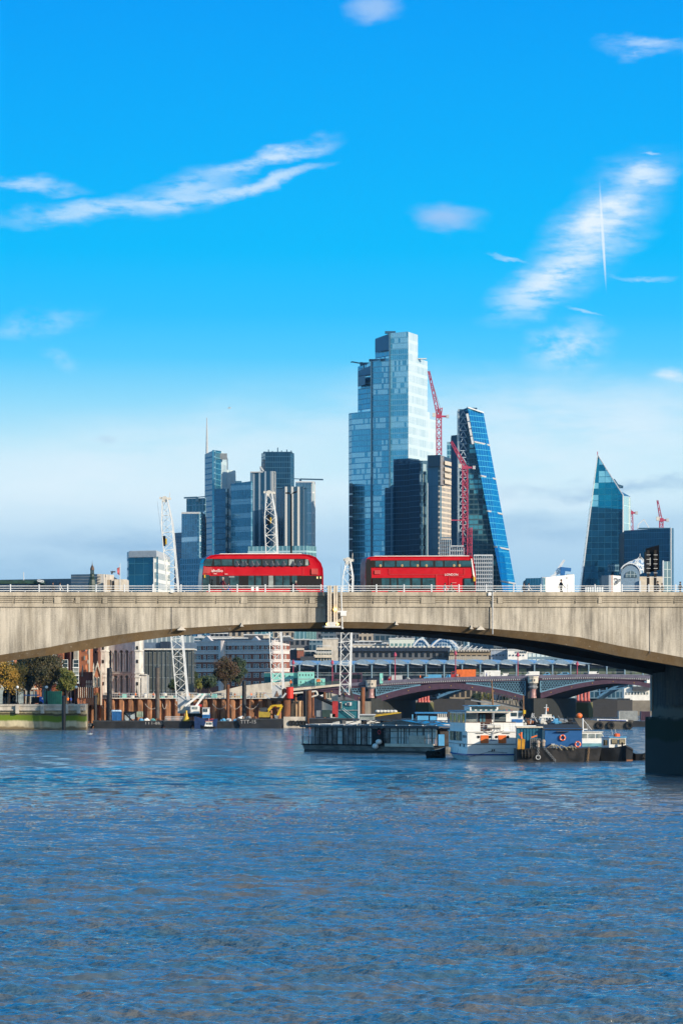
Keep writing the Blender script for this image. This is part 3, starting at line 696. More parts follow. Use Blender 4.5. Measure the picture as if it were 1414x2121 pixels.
def bus_two():
    t0 = 12.5; a = B(757, 1153, t0); b = B(986, 1153, t0); L = b[0]-a[0]
    dz = B(870, 1241, t0)[2]; Hb = B(870, 1151.8, t0)[2]-dz; cx = (a[0]+b[0])/2
    bus = thing('double_decker_bus', 'boxy red double decker bus with a black rear heading right on the bridge', 'bus', Vector(), 0)
    bus.location = BO + Matrix.Rotation(TH, 3, 'Z') @ Vector((cx, t0, dz)); bus.rotation_euler = (0, -R(.45), TH); WM[bus.name] = Matrix.Identity(4)
    S = lambda u: -L/2+u/100*L; Zz = lambda v: float(np.interp(v, [0,17,45,70,87,100,102], [0,22,49.5,74,90.3,100,102]))/100*Hb
    prof = [(1,7),(.4,20),(0,48),(.3,80),(1.2,92),(3.5,97.5),(8,99),(95,99.5),(97,97),(97.6,90),(99.4,60),(100,46),(99.6,20),(99,7)]
    P = [(S(u),Zz(v)) for u, v in prof]
    sect = lambda y, i: [(x*(1-i*.03), y, z*(1-i*.02)) for x, z in P]
    m = MB(); m.loft([sect(.10,1.4), sect(.02,.4), sect(0,0), sect(2.5,0), sect(2.48,.4), sect(2.4,1.4)]); part('body', m, M_red, bus, local=True, smooth=25)
    def panel(name, pts, mt, y=-.012, depth=.02, **k):
        m = MB(); m.slab([(S(u),Zz(v)) for u, v in pts], y, y+depth); return part(name, m, mt, bus, local=True, **k)
    panel('rear_panel', [(.6,9),(.2,48),(.4,80),(1.4,91),(4.5,91),(5.4,60),(5.4,9)], M_black)
    panel('upper_window_band', [(5,70),(96.8,70),(96.2,84),(95.5,87),(5,87)], M_black)
    panel('lower_window_band', [(6,17),(63.5,17),(63.5,45),(6,45)], M_black)
    panel('driver_window_surround', [(88.5,14),(99,14),(99,44),(88.5,44)], M_black)
    pale = MATS['pale reflecting bus glass']; tl = mat('teal tinted bus glass', (.015,.075,.10), .08, var=.5)
    for k, (u0, u1) in enumerate([(9,15.5),(17,26.5),(28,40),(41,48.5),(50,61),(63,70),(71.5,82.5),(84.5,95.8)]): panel('upper_window', [(u0,71.5),(u1,71.5),(u1,85.5),(u0,85.5)], tl, y=-.02)
    for k, (u0, u1) in enumerate([(14.5,21.5),(23,28),(29.5,40),(42,49.5),(51.5,62.5)]): panel('lower_window', [(u0,20),(u1,20),(u1,43.5),(u0,43.5)], tl, y=-.02)
    panel('route_blind', [(57,31),(62.2,31),(62.2,39),(57,39)], pale, y=-.03)
    panel('driver_window', [(89.3,24),(97.6,24),(97.2,42.5),(89.3,42.5)], tl, y=-.025)
    panel('front_pillar', [(97.4,46),(98.9,46),(96.3,92),(95.5,92)], M_whitep, y=-.025)
    m = MB(); m.loft([[(S(u)+.015, y, Zz(v)) for u, v in ((99.4,16),(99.9,44),(99.5,58),(97.8,88))] for y in (.2, 2.3)], closed=False, caps=False); part('windscreen', m, pale, bus, local=True)
    panel('white_roof_edge', [(7,98.8),(95,99.2),(93,101),(9,100.6)], M_whitep, y=.05, depth=2.4)
    panel('rear_vent', [(8,54),(13.5,54),(13.5,63),(8,63)], M_redd, y=-.02)
    m = MB()
    for (u0,v0,u1,v1) in ((21.5,53,21.8,67),(89.4,53,89.7,67),(21.5,52.6,89.7,53.2),(63.8,17,64.2,53),(75.5,14,75.8,48),(75.5,47.6,88.5,48.2)): m.slab([(S(u0),Zz(v0)),(S(u1),Zz(v0)),(S(u1),Zz(v1)),(S(u0),Zz(v1))], -.016, 0)
    part('panel_seam', m, M_redd, bus, local=True)
    m = MB(); m.text('LONDON', .30, Matrix.Translation((S(77.5), -.03, Zz(50))) @ Matrix.Rotation(R(90), 4, 'X'), .006); part('fleet_name', m, M_whitep, bus, local=True)
    m = MB(); m.box(S(78),-.03,Zz(32.5),S(82),-.02,Zz(33.6)); part('side_code', m, mat('pink lettering', (.7,.3,.3)), bus, local=True)
    m = MB(); m.box(S(97),-.3,Zz(36),S(98.6),-.1,Zz(46)); m.beam((S(97.8),-.2,Zz(46)),(S(97),.05,Zz(52)),.05); part('mirror', m, M_yellow, bus, local=True)
    for u0 in (25, 78):
        m = MB(); c = S(u0); m.tube((c,-.05,.5),(c,.3,.5),.5,n=20); wheel = part('wheel', m, M_tyre, bus, local=True, smooth=40)
        m = MB(); m.tube((c,-.08,.5),(c,-.04,.5),.27,n=16); part('hub', m, M_grey, wheel, local=True, smooth=40)
        m = MB(); m.tube((c,2.2,.5),(c,2.55,.5),.5,n=20); part('wheel', m, M_tyre, bus, local=True, smooth=40)
    for u0 in (13.5, 33, 47, 55, 80, 85): 
        m = MB(); m.ball((S(u0), -.03, Zz(74)), .12, .02, .14); part('passenger', m, mat('warm beige seat', (.35,.25,.12)), bus, local=True)
    return bus
bus_two()

# ------------------------------------------------------------------ people
def person_mesh(name, coat, trousers, hair, walk=.28, arm=.25):
    """one continuous skinned body, nose towards +x, 1.74 m tall"""
    J = {}; V = []; E = []; Rr = []
    def j(n, co, r, par=None):
        J[n] = len(V); V.append(co); Rr.append(r)
        if par is not None: E.append((J[par], J[n]))
    j('pel', (0,0,.94), .135); j('wai', (.01,0,1.1), .13, 'pel'); j('che', (.01,0,1.3), .15, 'wai'); j('neb', (0,0,1.47), .07, 'che'); j('nec', (.02,0,1.53), .055, 'neb'); j('hea', (.035,0,1.62), .092, 'nec'); j('cro', (.03,0,1.69), .075, 'hea')
    for sd, y in (('l', 1), ('r', -1)):
        f = walk*y
        j('hip'+sd, (0,.09*y,.88), .105, 'pel'); j('kne'+sd, (f*.6+.05,.09*y,.5), .065, 'hip'+sd); j('ank'+sd, (f-.03,.09*y,.09), .042, 'kne'+sd); j('toe'+sd, (f+.13,.1*y,.045), .036, 'ank'+sd)
        g = -arm*y
        j('sho'+sd, (0,.17*y,1.42), .065, 'che'); j('elb'+sd, (g*.5,.24*y,1.15), .045, 'sho'+sd); j('wri'+sd, (g+.1,.22*y,.93), .03, 'elb'+sd); j('han'+sd, (g+.14,.21*y,.85), .032, 'wri'+sd)
    me = bpy.data.meshes.new('sk'); me.from_pydata(V, E, []); o = bpy.data.objects.new('sk', me); COL.objects.link(o)
    md = o.modifiers.new('s', 'SKIN'); o.modifiers.new('b', 'SUBSURF').levels = 1
    sv = me.skin_vertices[0].data
    for i, r in enumerate(Rr): sv[i].radius = (r, r)
    sv[0].use_root = True
    dg = bpy.context.evaluated_depsgraph_get(); e = o.evaluated_get(dg); out = bpy.data.meshes.new_from_object(e); out.name = name
    bpy.data.objects.remove(o)
    out.materials.clear()
    for mt in (M_skin, coat, trousers, M_black): out.materials.append(mt)
    for p in out.polygons:
        c = p.center; p.use_smooth = True
        if c.z > 1.5: k = 0
        elif c.z < .1: k = 3
        elif abs(c.y) > .175 and c.z < .93: k = 0
        elif c.z < .86: k = 2
        else: k = 1
        p.material_index = k
    hm = MB(); hm.ball((.02,0,1.665), .115, .1, .1, 10, 6); hme = hm.mesh('hair', hair, None, 40)
    return out, hme
C_dark = mat('dark coat cloth', (.015,.016,.02), .8); C_trou = mat('dark trousers', (.02,.02,.03), .8); C_mar = mat('maroon coat cloth', (.16,.015,.03), .8)
C_hair = mat('dark hair', (.02,.013,.01), .6); C_fair = mat('grey hair', (.35,.32,.28), .6); C_hi = mat('orange high visibility cloth', (.85,.20,.03), .7); C_blu = mat('blue jacket cloth', (.03,.08,.35), .8); C_whi = mat('white shirt cloth', (.6,.58,.55), .8); C_tan = mat('tan coat cloth', (.35,.25,.15), .8)
PM = {k: person_mesh('person_body', c, C_trou, h, w_) for k, c, h, w_ in (('dark', C_dark, C_hair, .22), ('maroon', C_mar, C_fair, .2), ('hivis', C_hi, C_whi, .1), ('blue', C_blu, C_hair, .2), ('white', C_whi, C_hair, .25), ('tan', C_tan, C_hair, .05))}
def person(kind, loc, rz, label, sc=1., group=None):
    o = bpy.data.objects.new('person', PM[kind][0]); COL.objects.link(o); o.location = loc; o.rotation_euler = (0,0,rz); o.scale = (sc,)*3
    h = bpy.data.objects.new('hair', PM[kind][1]); COL.objects.link(h); h.parent = o
    WM[o.name] = Matrix.Translation(loc) @ Matrix.Rotation(rz, 4, 'Z') @ Matrix.Diagonal((sc, sc, sc, 1))
    return tag(o, label, 'person', group)
def bperson(kind, px, pyhead, t, rz, label):
    a = B(px, pyhead, t); s, _, z = a
    zt = B(px, 1241, 0)[2]+.15
    h = max(1.4, min(1.95, z-zt))
    loc = BO + Matrix.Rotation(TH, 3, 'Z') @ Vector((s, t, zt)); return person(kind, loc, rz, label, h/1.74)
bperson('dark', 110, 1206, 1.6, TH+math.pi, 'person in dark coat walking by the railing left of the buses')
bperson('white', 124, 1213, 1.9, TH+.2, 'person in white shirt beside the dark coated walker at far left')
bperson('maroon', 461, 1196, 1.5, TH+math.pi*.1, 'grey haired person in maroon coat walking in front of the left bus')
bperson('maroon', 612, 1203, 4.2, TH+.3, 'person in reddish coat standing close to the middle of the left bus')
bperson('blue', 473, 1209, 1.9, TH+.1, 'person in blue jacket just right of the maroon coated walker')
bperson('dark', 1161.5, 1200, 1.6, TH+math.pi*.02, 'person in long dark coat walking right between the buses and the black sign')
bperson('dark', 1362, 1204, 1.6, TH+math.pi, 'person in black clothes walking beside the black sign posts')
bperson('tan', 1371, 1212, 2.0, TH+math.pi, 'short person in tan coat right of the black sign')
bperson('dark', 1408, 1205, 1.6, TH+.1, 'person in black at the right end of the bridge')
bperson('tan', 934, 1212, 1.7, TH+.1, 'person in tan coat in front of the right bus')
bperson('white', 921, 1214, 1.9, TH+.1, 'person in white top before the lower deck of the right bus')
bperson('dark', 1084, 1214, 1.7, TH, 'small dark haired person just right of the sloping glass tower')
bperson('white', 1094, 1214, 1.9, TH, 'small person in pale top right of the sloping glass tower')
# ------------------------------------------------------------------ the far towers. Corners are given as (bearing column, distance)
def FP(*c): return [(gx(p, y), y) for p, y in c]
def tower(name, label, cat, corners, faces, py_top, depth=40, roofmat=None, group=None, base=GZ, ytop=None):
    """footprint front corners left->right as (px, Y); faces = material per front face; each front face a part"""
    Yr = ytop or corners[0][1]
    zt = py_top if isinstance(py_top, (list, tuple)) else [gz(py_top, Yr)]*len(corners)
    if isinstance(py_top, (list, tuple)): zt = [gz(p, c[1]) for p, c in zip(py_top, corners)]
    P = FP(*corners)
    cx = (P[0][0]+P[-1][0])/2; cy = P[0][1]
    th = thing(name, label, cat, (cx, cy, base), 0, group)
    for i in range(len(P)-1):
        (x0,y0), (x1,y1) = P[i], P[i+1]
        d = Vector((x1-x0, y1-y0, 0)); n = Vector((-d.y, d.x, 0)).normalized()*1.2
        if n.y < 0: n = -n
        m = MB(); e = d.normalized()*(0.0)
        m.add([(x0,y0,base),(x1,y1,base),(x1,y1,zt[i+1]),(x0,y0,zt[i]),(x0+n.x,y0+n.y,base),(x1+n.x,y1+n.y,base),(x1+n.x,y1+n.y,zt[i+1]),(x0+n.x,y0+n.y,zt[i])],
              [(0,1,2,3),(7,6,5,4),(0,4,5,1),(1,5,6,2),(2,6,7,3),(3,7,4,0)])
        part('facade', m, faces[i], th)
    back = [(x, y+1.0) for x, y in P]
    bk = [(P[-1][0]*1.0-.3, P[-1][1]+depth), (P[0][0]+.3, P[0][1]+depth)]
    m = MB(); poly = back+bk; zz = [z-.6 for z in zt]+[zt[-1]-.6, zt[0]-.6]
    m.prism(poly, base, zz); part('core', m, roofmat or M_slate, th)
    return th, P, zt
def T(o, name, m, mt, **k): return part(name, m, mt, o, **k)
def pbox(m, px0, px1, py0, py1, Y, d=6):
    """a real box whose near face spans these columns and rows at distance Y"""
    m.box(gx(px0,Y), Y, gz(py1,Y), gx(px1,Y), Y+d, gz(py0,Y)); return m

G_teal = facade('teal curtain wall', (.10,.40,.58), (.20,.42,.52), 1.5, 3.9, .16, .2, .75, .16, .35, lit=.30, litcol=(.55,.80,.88,1))
G_tealw = facade('curtain wall with painted sun glare', (.74,.82,.84), (.54,.68,.73), 2.4, 7.8, .2, .3, .25, .4, .25, glass2=(.40,.56,.62,1))  # sun glare painted in as a paler glass for sunward flanks
G_navy = facade('navy curtain wall', (.03,.16,.29), (.06,.20,.31), 1.5, 3.8, .15, .2, .6, .14, .45)
G_navy2 = facade('dark navy glass wall', (.012,.075,.15), (.018,.09,.16), 1.6, 3.8, .12, .14, .5, .12, .5)
G_mid = facade('blue grey curtain wall', (.07,.22,.35), (.15,.29,.39), 1.5, 3.6, .22, .3, .6, .16, .5)
G_brt = facade('bright blue glass wall', (.03,.36,.60), (.06,.42,.62), 3., 4., .06, .08, .8, .08, .25)
G_sunpaint = facade('pale facade with painted sunlight', (.42,.50,.52), (.80,.80,.76), 1.5, 3.8, .3, .35, .2, .3, .4)  # sunlight put into the paler colours, used on sunward sides
G_whi = facade('white framed facade', (.42,.62,.66), (.82,.84,.82), 3.0, 7.4, .14, .16, .2, .3, .25)
G_stripev = facade('vertically ribbed facade', (.02,.085,.15), (.20,.29,.37), 3.6, 400., .28, .0, .4, .2, .3, jit=0)
G_stripew = facade('pale vertically ribbed facade', (.03,.09,.15), (.55,.55,.53), 4.0, 400., .36, .0, .3, .25, .3, jit=0)
G_beige = facade('beige stone facade', (.10,.13,.14), (.66,.56,.44), 3.2, 3.4, .5, .35, .2, .3, .5)
G_grid = facade('dark gridded facade', (.02,.05,.08), (.10,.15,.19), 4., 3.4, .3, .4, .2, .3, .5)
M_navyp = mat('navy metal plant screen', (.035,.10,.17), .4, .3, var=.2)
M_bluep = mat('blue grey metal plant screen', (.06,.16,.25), .4, .3, var=.2)

def roof_crane(o, px, py, Y, L=18, s=1):
    z = gz(py, Y); x = gx(px, Y); m = MB(); m.beam((x, Y+3, z-2), (x, Y+3, z+1), 1.6); m.beam((x, Y+3, z+.8), (x+s*L*.55, Y+3, z+.4), 1.0); m.beam((x, Y+3, z+.8), (x-s*L*.4, Y+3, z+1.4), .6)
    return part('roof_crane', m, M_navyp, o)

# --- group at left
o, P, zt = tower('office_block', 'low glass block with grey rounded top and right side in painted sunlight left of white crane', 'office block', [(263,1500),(266,1494),(324,1488),(345,1520),(346,1526)], [G_mid,facade('blue square panel wall', (.03,.17,.26), (.05,.2,.28), 4, 4.4, .05, .06, .7, .1, .4),G_sunpaint,G_sunpaint], 1155, 30)
m = MB(); Q = FP((263,1499),(266.5,1493),(324,1487),(344.5,1519),(346,1526)); Qi = FP((267,1501),(269,1497),(323,1492),(341,1521),(343,1527))
m.prism(Q+[(P[-1][0],1555),(P[0][0],1555)], gz(1155,1494), gz(1143,1494)); m.prism(Qi+[(P[-1][0]-1,1552),(P[0][0]+1,1552)], gz(1143,1494), gz(1140.5,1494)); T(o,'attic_storey',m,M_lgrey, label='rounded grey attic storey')
tower('office_tower', 'narrow dark tower wedged between white crane and pale gridded tower', 'tower', [(361,2750),(378,2740)], [G_navy2], 1104, 20)
o, P, zt = tower('office_tower', 'blue grey gridded tower with pale floor bands left of the spired tower', 'tower', [(376,2500),(413,2480),(424,2510)], [facade('banded gridded wall', (.08,.24,.36), (.26,.42,.52), 3.2, 3.6, .14, .12, .6, .16, .5, band=14, bandcol=(.55,.66,.72,1)), G_navy], 1063, 40)
m = MB(); pbox(m, 376, 413, 1060.5, 1064, 2478, 2); T(o, 'parapet_band', m, M_lgrey)
o2, P, zt = tower('office_tower', 'gridded upper block with roof crane behind the pale banded tower', 'tower', [(386,2560),(424,2550)], [facade('upper gridded wall', (.06,.2,.28), (.2,.34,.42), 3., 4.4, .2, .16, .6, .16, .5, lit=.3)], 1033, 30)
roof_crane(o2, 408, 1032, 2550, 16, -1)
o, P, zt = tower('podium_block', 'pale blue gridded lower block rising behind the front of left bus', 'office block', [(373,2400),(424,2385)], [facade('pale blue gridded wall', (.05,.2,.33), (.16,.34,.46), 2., 3.6, .25, .2, .6, .2, .5)], 1157, 20)
# spired tower
o, P, zt = tower('spired_tower', 'tall blue tower with thin mast on its left corner and pale right flank', 'tower', [(424,2700),(443,2680),(458,2700),(470,2720)], [facade('fine blue curtain wall', (.05,.19,.32), (.1,.26,.38), 1.2, 3.8, .25, .25, .6, .15, .4), facade('teal glazed strip', (.05,.36,.55), (.08,.3,.42), 3, 3.8, .1, .12, .8, .1, .35), G_tealw, G_sunpaint], [941,932,934,944], 30)
m = MB(); Y = 2702; m.tube((gx(428.5,Y),Y,gz(942,Y)),(gx(428.5,Y),Y,gz(900,Y)),.9,.6); m.tube((gx(428.5,Y),Y,gz(900,Y)),(gx(428.5,Y),Y,gz(865,Y)),.6,.25); T(o,'mast',m,M_lgrey, smooth=40)
m = MB(); pbox(m, 454, 470, 939, 951, 2697, 4); T(o,'plant_screen',m,M_grey)
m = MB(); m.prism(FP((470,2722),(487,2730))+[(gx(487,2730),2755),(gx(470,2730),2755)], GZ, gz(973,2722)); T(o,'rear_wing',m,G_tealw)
tower('office_tower', 'dark lower tower with stepped curtain wall in front of the spired tower', 'tower', [(444,2600),(471,2590),(478,2610)], [G_navy, facade('open stair glazing', (.45,.62,.66), (.06,.15,.2), 9, 7.5, .1, .45, .2, .3, .5)], [1012,1012,1030], 25)
o, P, zt = tower('office_tower', 'broad blue tower with thin white floor lines between spired and ribbed towers', 'tower', [(478,2480),(520,2465)], [facade('lined blue curtain wall', (.045,.21,.34), (.09,.28,.40), 1.6, 3.7, .2, .1, .6, .15, .35, band=2.4, bandcol=(.16,.34,.46,1))], [1002,996.5], 35)
m = MB(); pbox(m, 487, 500, 996, 1000, 2475, 6); T(o,'plant_box',m,M_bluep)
# ribbed twin and dark cylindrical tower
def octo(cx0, cx1, Y, k=.22):
    w_ = cx1-cx0; W = w_*Y/F
    return [(cx0, Y+W*.5),(cx0, Y+W*k),(cx0+w_*k, Y),(cx1-w_*k, Y),(cx1, Y+W*k),(cx1, Y+W*.5)]
o, P, zt = tower('dark_tower', 'tall dark navy round cornered tower with antennas above the ribbed towers', 'tower', [(541,2690),(549,2676),(601,2676),(609,2690)], [G_navy2]*3, 939, 30)
m = MB(); pbox(m, 545, 605, 935.5, 939.5, 2680, 20)
T(o,'roof_rim',m,M_navyp)
for px, h in ((548,935),(556,931),(564,934),(575,927),(583,933),(594,931),(603,933)):
    m = MB(); m.tube((gx(px,2685),2685,gz(939,2685)),(gx(px,2685),2685,gz(h,2685)),.35); T(o,'antenna',m,M_navyp)
o, P, zt = tower('ribbed_tower', 'ribbed tower with vertical fins left of the crane boom and lower twin', 'tower', [(518,2560),(523,2552),(566,2548),(571,2556)], [G_stripev, facade('vertical finned facade', (.025,.10,.17), (.36,.44,.5), 4., 400., .3, .0, .4, .2, .3, jit=0), G_stripew], 978, 30, group=None)
m = MB(); pbox(m, 538, 541, 966, 978, 2552, 2); m.beam((gx(539,2552),2552,gz(966,2552)),(gx(546,2552),2552,gz(976,2552)),1.); T(o,'roof_hoist',m,M_lgrey)
m = MB(); pbox(m, 518.5, 570.5, 976.4, 978.5, 2550, 6); T(o,'coping',m,M_lgrey)
o, P, zt = tower('ribbed_tower', 'lower ribbed tower with bright vertical fins directly behind the street lamp', 'tower', [(571,2500),(588,2488),(629,2488),(636,2500)], [G_stripev, G_stripew, M_navyp], 1010, 30)
m = MB(); pbox(m, 572, 635, 1008.6, 1010.5, 2489, 6); T(o,'coping',m,M_bluep)
o, P, zt = tower('white_framed_tower', 'pale glass tower with white frame and roof crane right of the ribbed towers', 'tower', [(612,2800),(648,2790),(653,2800)], [G_whi, M_white], 998, 30)
m = MB(); pbox(m, 612, 650, 996.5, 999, 2786, 3); T(o,'top_frame',m,M_white); roof_crane(o, 622, 994, 2790, 30, 1)
o, P, zt = tower('glass_pavilion', 'low teal glass block directly above the left bus roof', 'office block', [(513,1900),(634,1890),(655,1900)], [facade('teal glazed rooftop wall', (.30,.55,.55), (.55,.75,.75), 2.2, 9, .14, .1, .4, .15, .8, glass2=(.05,.18,.22,1)), facade('teal glazed side wall', (.12,.32,.36), (.3,.5,.52), 1.6, 9, .2, .1, .4, .15, .7)], 1132, 25)
# --- central tall tower, stepped
def bishop():
    Y = 2900
    o = thing('skyscraper', 'tallest stepped glass tower, teal left faces and dazzling white right flank', 'skyscraper', (gx(800,Y),Y,GZ))
    LL = facade('tall tower lower left glass', (.13,.53,.74), (.24,.58,.74), 1.7, 4.2, .2, .2, .7, .16, .3, lit=.45, litcol=(.42,.74,.84,1))
    blocks = [  # px0,Y0, px1,Y1, py_top0, py_top1, material
        ('facade', 722, 2925, 728, 2915, 856, 855, facade('dark notched side glass', (.08,.32,.45), (.2,.4,.48), 2., 4.2, .1, .2, .7, .2, .4), 30),
        ('facade', 728, 2915, 769, 2900, 855, 851, LL, 30),
        ('facade', 741, 2935, 770, 2915, 759, 750, G_teal, 26),
        ('facade', 769, 2898, 807, 2890, 748, 743, LL, 34),
        ('facade', 777, 2930, 808, 2905, 701, 690, G_teal, 20),
        ('facade', 807, 2888, 845, 2880, 690, 686, LL, 40)]
    for nm, p0, y0, p1, y1, t0, t1, mt, d in blocks:
        x0, x1 = gx(p0,y0), gx(p1,y1); m = MB()
        m.prism([(x0,y0),(x1,y1),(x1,y1+d),(x0,y0+d)], GZ, [gz(t0,y0),gz(t1,y1),gz(t1,y1),gz(t0,y0)]); part('glass_block', m, mt, o)
    for p0, y0, p1, y1, t in ((845.2,2880,865,2905,687),(865,2906,885,2932,742),(885,2933,890,2938,853),(890,2938,905,2955,868)):
        x0, x1 = gx(p0,y0), gx(p1,y1); m = MB(); m.prism([(x0,y0),(x1,y1),(x1-2,y1+22),(x0,y0+35)], GZ, gz(t,y0)); part('glare_painted_flank', m, G_tealw, o)  # white sun glare comes from the paler glass colour
    for a, b, c, d_, y in ((777,808,690,724,2902),(741,767.5,757,775,2912),(741,756,777,796,2910)):
        m = MB(); x0, x1 = gx(a,y), gx(b,y-2); m.prism([(x0,y+(18 if a==777 else 16)),(x1,y-1),(x1,y+3),(x0,y+22)], gz(d_,y), [gz(c+8 if d_<790 else c,y),gz(c,y),gz(c,y),gz(c+8 if d_<790 else c,y)]); part('plant_screen', m, M_bluep if a != 741 or c != 777 else M_navyp, o)
    for px, py, y in ((808,687,2900),(757,752,2925),(775,745,2910),(798,744,2892)):
        m = MB(); x = gx(px,y); z = gz(py,y); m.box(x-4,y,z-1,x+4,y+5,z+.6); m.box(x-1.5,y+1,z-4,x+1.5,y+4,z-1); part('roof_vent', m, M_navyp, o)
    m = MB(); y = 2920; m.beam((gx(745,y),y,gz(752,y)),(gx(728,y),y,gz(749,y)),.9); m.beam((gx(728,y),y,gz(749,y)),(gx(727,y),y,gz(751,y)),.8); m.beam((gx(748,y),y,gz(757,y)),(gx(748,y),y,gz(750,y)),2.2); part('roof_crane', m, M_navyp, o)
    m = MB(); y = 2906; m.box(gx(866,y),y,gz(743,y),gx(883,y),y+6,gz(741.5,y)); part('roof_edge', m, M_white, o)
    m = MB()
    for px, y in ((769,2897),(807,2886.5)): m.box(gx(px,y)-.7,y,GZ,gx(px,y)+.7,y+2,gz(748 if px==769 else 690,y))
    part('corner_joint', m, M_bluep, o)
    m = MB(); y = 2905; m.box(gx(723,y),y,GZ,gx(730,y),y+14,gz(1001,y)); part('lower_side_wall', m, facade('white lined dark side wall', (.015,.045,.08), (.75,.8,.8), 20, 8.5, .06, .1, .3, .3, .3), o)
bishop()
# dark towers in front of it
o, P, zt = tower('office_tower', 'dark stepped tower overlapping the lower right of the tallest tower', 'tower', [(797,2720),(815,2712),(848,2700),(868,2712)], [facade('dark reflective wall', (.02,.11,.20), (.03,.13,.22), 1.8, 3.8, .12, .15, .55, .12, .5)]*3, [1010,1010,953,953], 40)
m = MB(); m.box(gx(797,2716),2716,GZ,gx(815,2716),2730,gz(1008,2716)); 
m = MB(); m.prism(FP((815,2708),(848,2697),(868,2709))+[(gx(868,2709),2745),(gx(815,2709),2745)], GZ, [gz(951,2708)]*5); T(o,'upper_tier',m,G_navy2)
m = MB(); m.box(gx(809.5,2706),2706,GZ,gx(812,2706),2709,gz(1008,2706)); T(o,'light_fin',m,M_bluep)
o, P, zt = tower('office_tower', 'black tower with columns of tiny balconies left of the crane topped tower', 'tower', [(848,2690),(872,2680),(886,2690)], [G_navy2, facade('balconied dark wall', (.01,.03,.055), (.05,.11,.16), 7, 7.4, .25, .3, .3, .2, .5, lit=.3, litcol=(.4,.5,.5,1))], [951,954,954], 30)
m = MB(); pbox(m, 882.5, 886.5, 974, 1149, 2682, 4); T(o,'glazed_strip',m,facade('pale green glazed strip', (.35,.58,.58), (.12,.25,.28), 4, 6, .1, .3, .4, .2, .7, glass2=(.08,.2,.24,1)))
# concrete core tower with crane
o, P, zt = tower('tower_under_construction', 'grey core tower with beige sunlit side and red tower crane on top', 'tower', [(886,2560),(911,2548),(934,2575)], [facade('grey core panels', (.06,.14,.21), (.04,.10,.15), 60, 14, .01, .05, .1, .5, .15), G_beige], [965,965,958], 30)
m = MB(); m.prism(FP((886,2557),(911,2545),(934,2572))+[(gx(934,2572),2590),(gx(886,2572),2590)], gz(966,2550), [gz(943,2557),gz(942,2545),gz(950,2572),gz(950,2590),gz(943,2590)]); T(o,'dark_crown',m,M_navy)
m = MB(); m.prism(FP((911.3,2543),(920,2553),(920,2560),(911.3,2560)), gz(1004,2545), gz(944,2545)); T(o,'hoist_shaft',m,facade('ribbed hoist shaft', (.05,.07,.1), (.45,.40,.36), 3, 60, .45, 0, .1, .5, .3, jit=0))
m = MB()
for k in range(4): y = 955+k*13; m.prism(FP((921,2550),(934.5,2568),(934.5,2574),(921,2574)), gz(y+8,2555), gz(y,2555))
T(o,'concrete_floor',m,mat('bare beige concrete', (.62,.55,.45), .8))
for k in range(26):
    y = 1008+k*5.4; 
m = MB(); m.box(gx(885,2545),2545,GZ,gx(886.3,2545),2548,gz(1000,2545)); T(o,'edge_protection',m,M_lgrey)
def lattice(m, a, b, w, seg, d=None, ch=.25, br=.16, taper=1.0, axis=Vector((0,1,0)), t0=1.0):
    a = Vector(a); b = Vector(b); L = (b-a).length; z = (b-a).normalized(); x = z.cross(axis).normalized(); y = z.cross(x).normalized(); d = d or w
    n = max(2, int(L/seg)); pts = []
    for i in range(n+1):
        f = i/n; s_ = t0+(taper-t0)*f; c = a.lerp(b, f); pts.append([c+x*w/2*s_*sx+y*d/2*s_*sy for sx, sy in ((-1,-1),(1,-1),(1,1),(-1,1))])
    for i in range(n):
        for k in range(4):
            m.beam(pts[i][k], pts[i+1][k], ch); kk = (k+1) % 4
            m.beam(pts[i][k] if i % 2 else pts[i][kk], pts[i+1][kk] if i % 2 else pts[i+1][k], br)
            if i % 2: m.beam(pts[i][k], pts[i][kk], br)
    return m
def tower_crane(label, Y, base, cab, tip, w=3.2, colr=None, jibend=None):
    cr = colr or M_crane_red
    o = thing('tower_crane', label, 'crane', tuple(at(base[0], base[1], Y)), 0, 'red tower cranes')
    m = MB(); lattice(m, at(base[0], base[1], Y), at(cab[0], cab[1], Y), w, 3.6, ch=.21*w, br=.13*w); T(o,'mast',m,cr)
    m = MB(); lattice(m, at(cab[0]-1, cab[1]-3, Y), at(tip[0], tip[1], Y), w*.7, 3.4, ch=.17*w, br=.1*w, taper=.45); T(o,'jib',m,cr)
    c = at(cab[0], cab[1], Y)
    m = MB(); m.box(c.x-w*.6,Y-2,c.z-1.2,c.x+w*.6,Y+2,c.z+1.2); m.beam(c+Vector((0,0,0)), c+Vector((w*2.0,0,-.2)), 1.2); T(o,'slewing_platform',m,cr)
    m = MB(); m.cbox((c.x+w*1.8, Y, c.z-1.2), 1.8, 2., 2.2); T(o,'counterweight',m,M_lgrey)
    m = MB(); m.cbox((c.x-w*1.0, Y-1, c.z-.5), 2.2, 2.2, 2.6); T(o,'cab',m,M_offw)
    return o, c
o, c = tower_crane('red tower crane on the grey core tower, jib pointing up to the left', 2560, (909,942), (908.5,862), (887.5,768), 3.2)
m = MB(); lattice(m, at(909,862,2562), at(911,844,2562), 2.8, 3, ch=.55, br=.4); m.beam(at(911,844,2562), at(914.5,868,2562), .5); T(o,'apex_frame',m,M_crane_red)
m = MB(); m.beam(at(911,843,2560), at(888,769,2560), .28); T(o,'pendant_rope',m,M_grey)
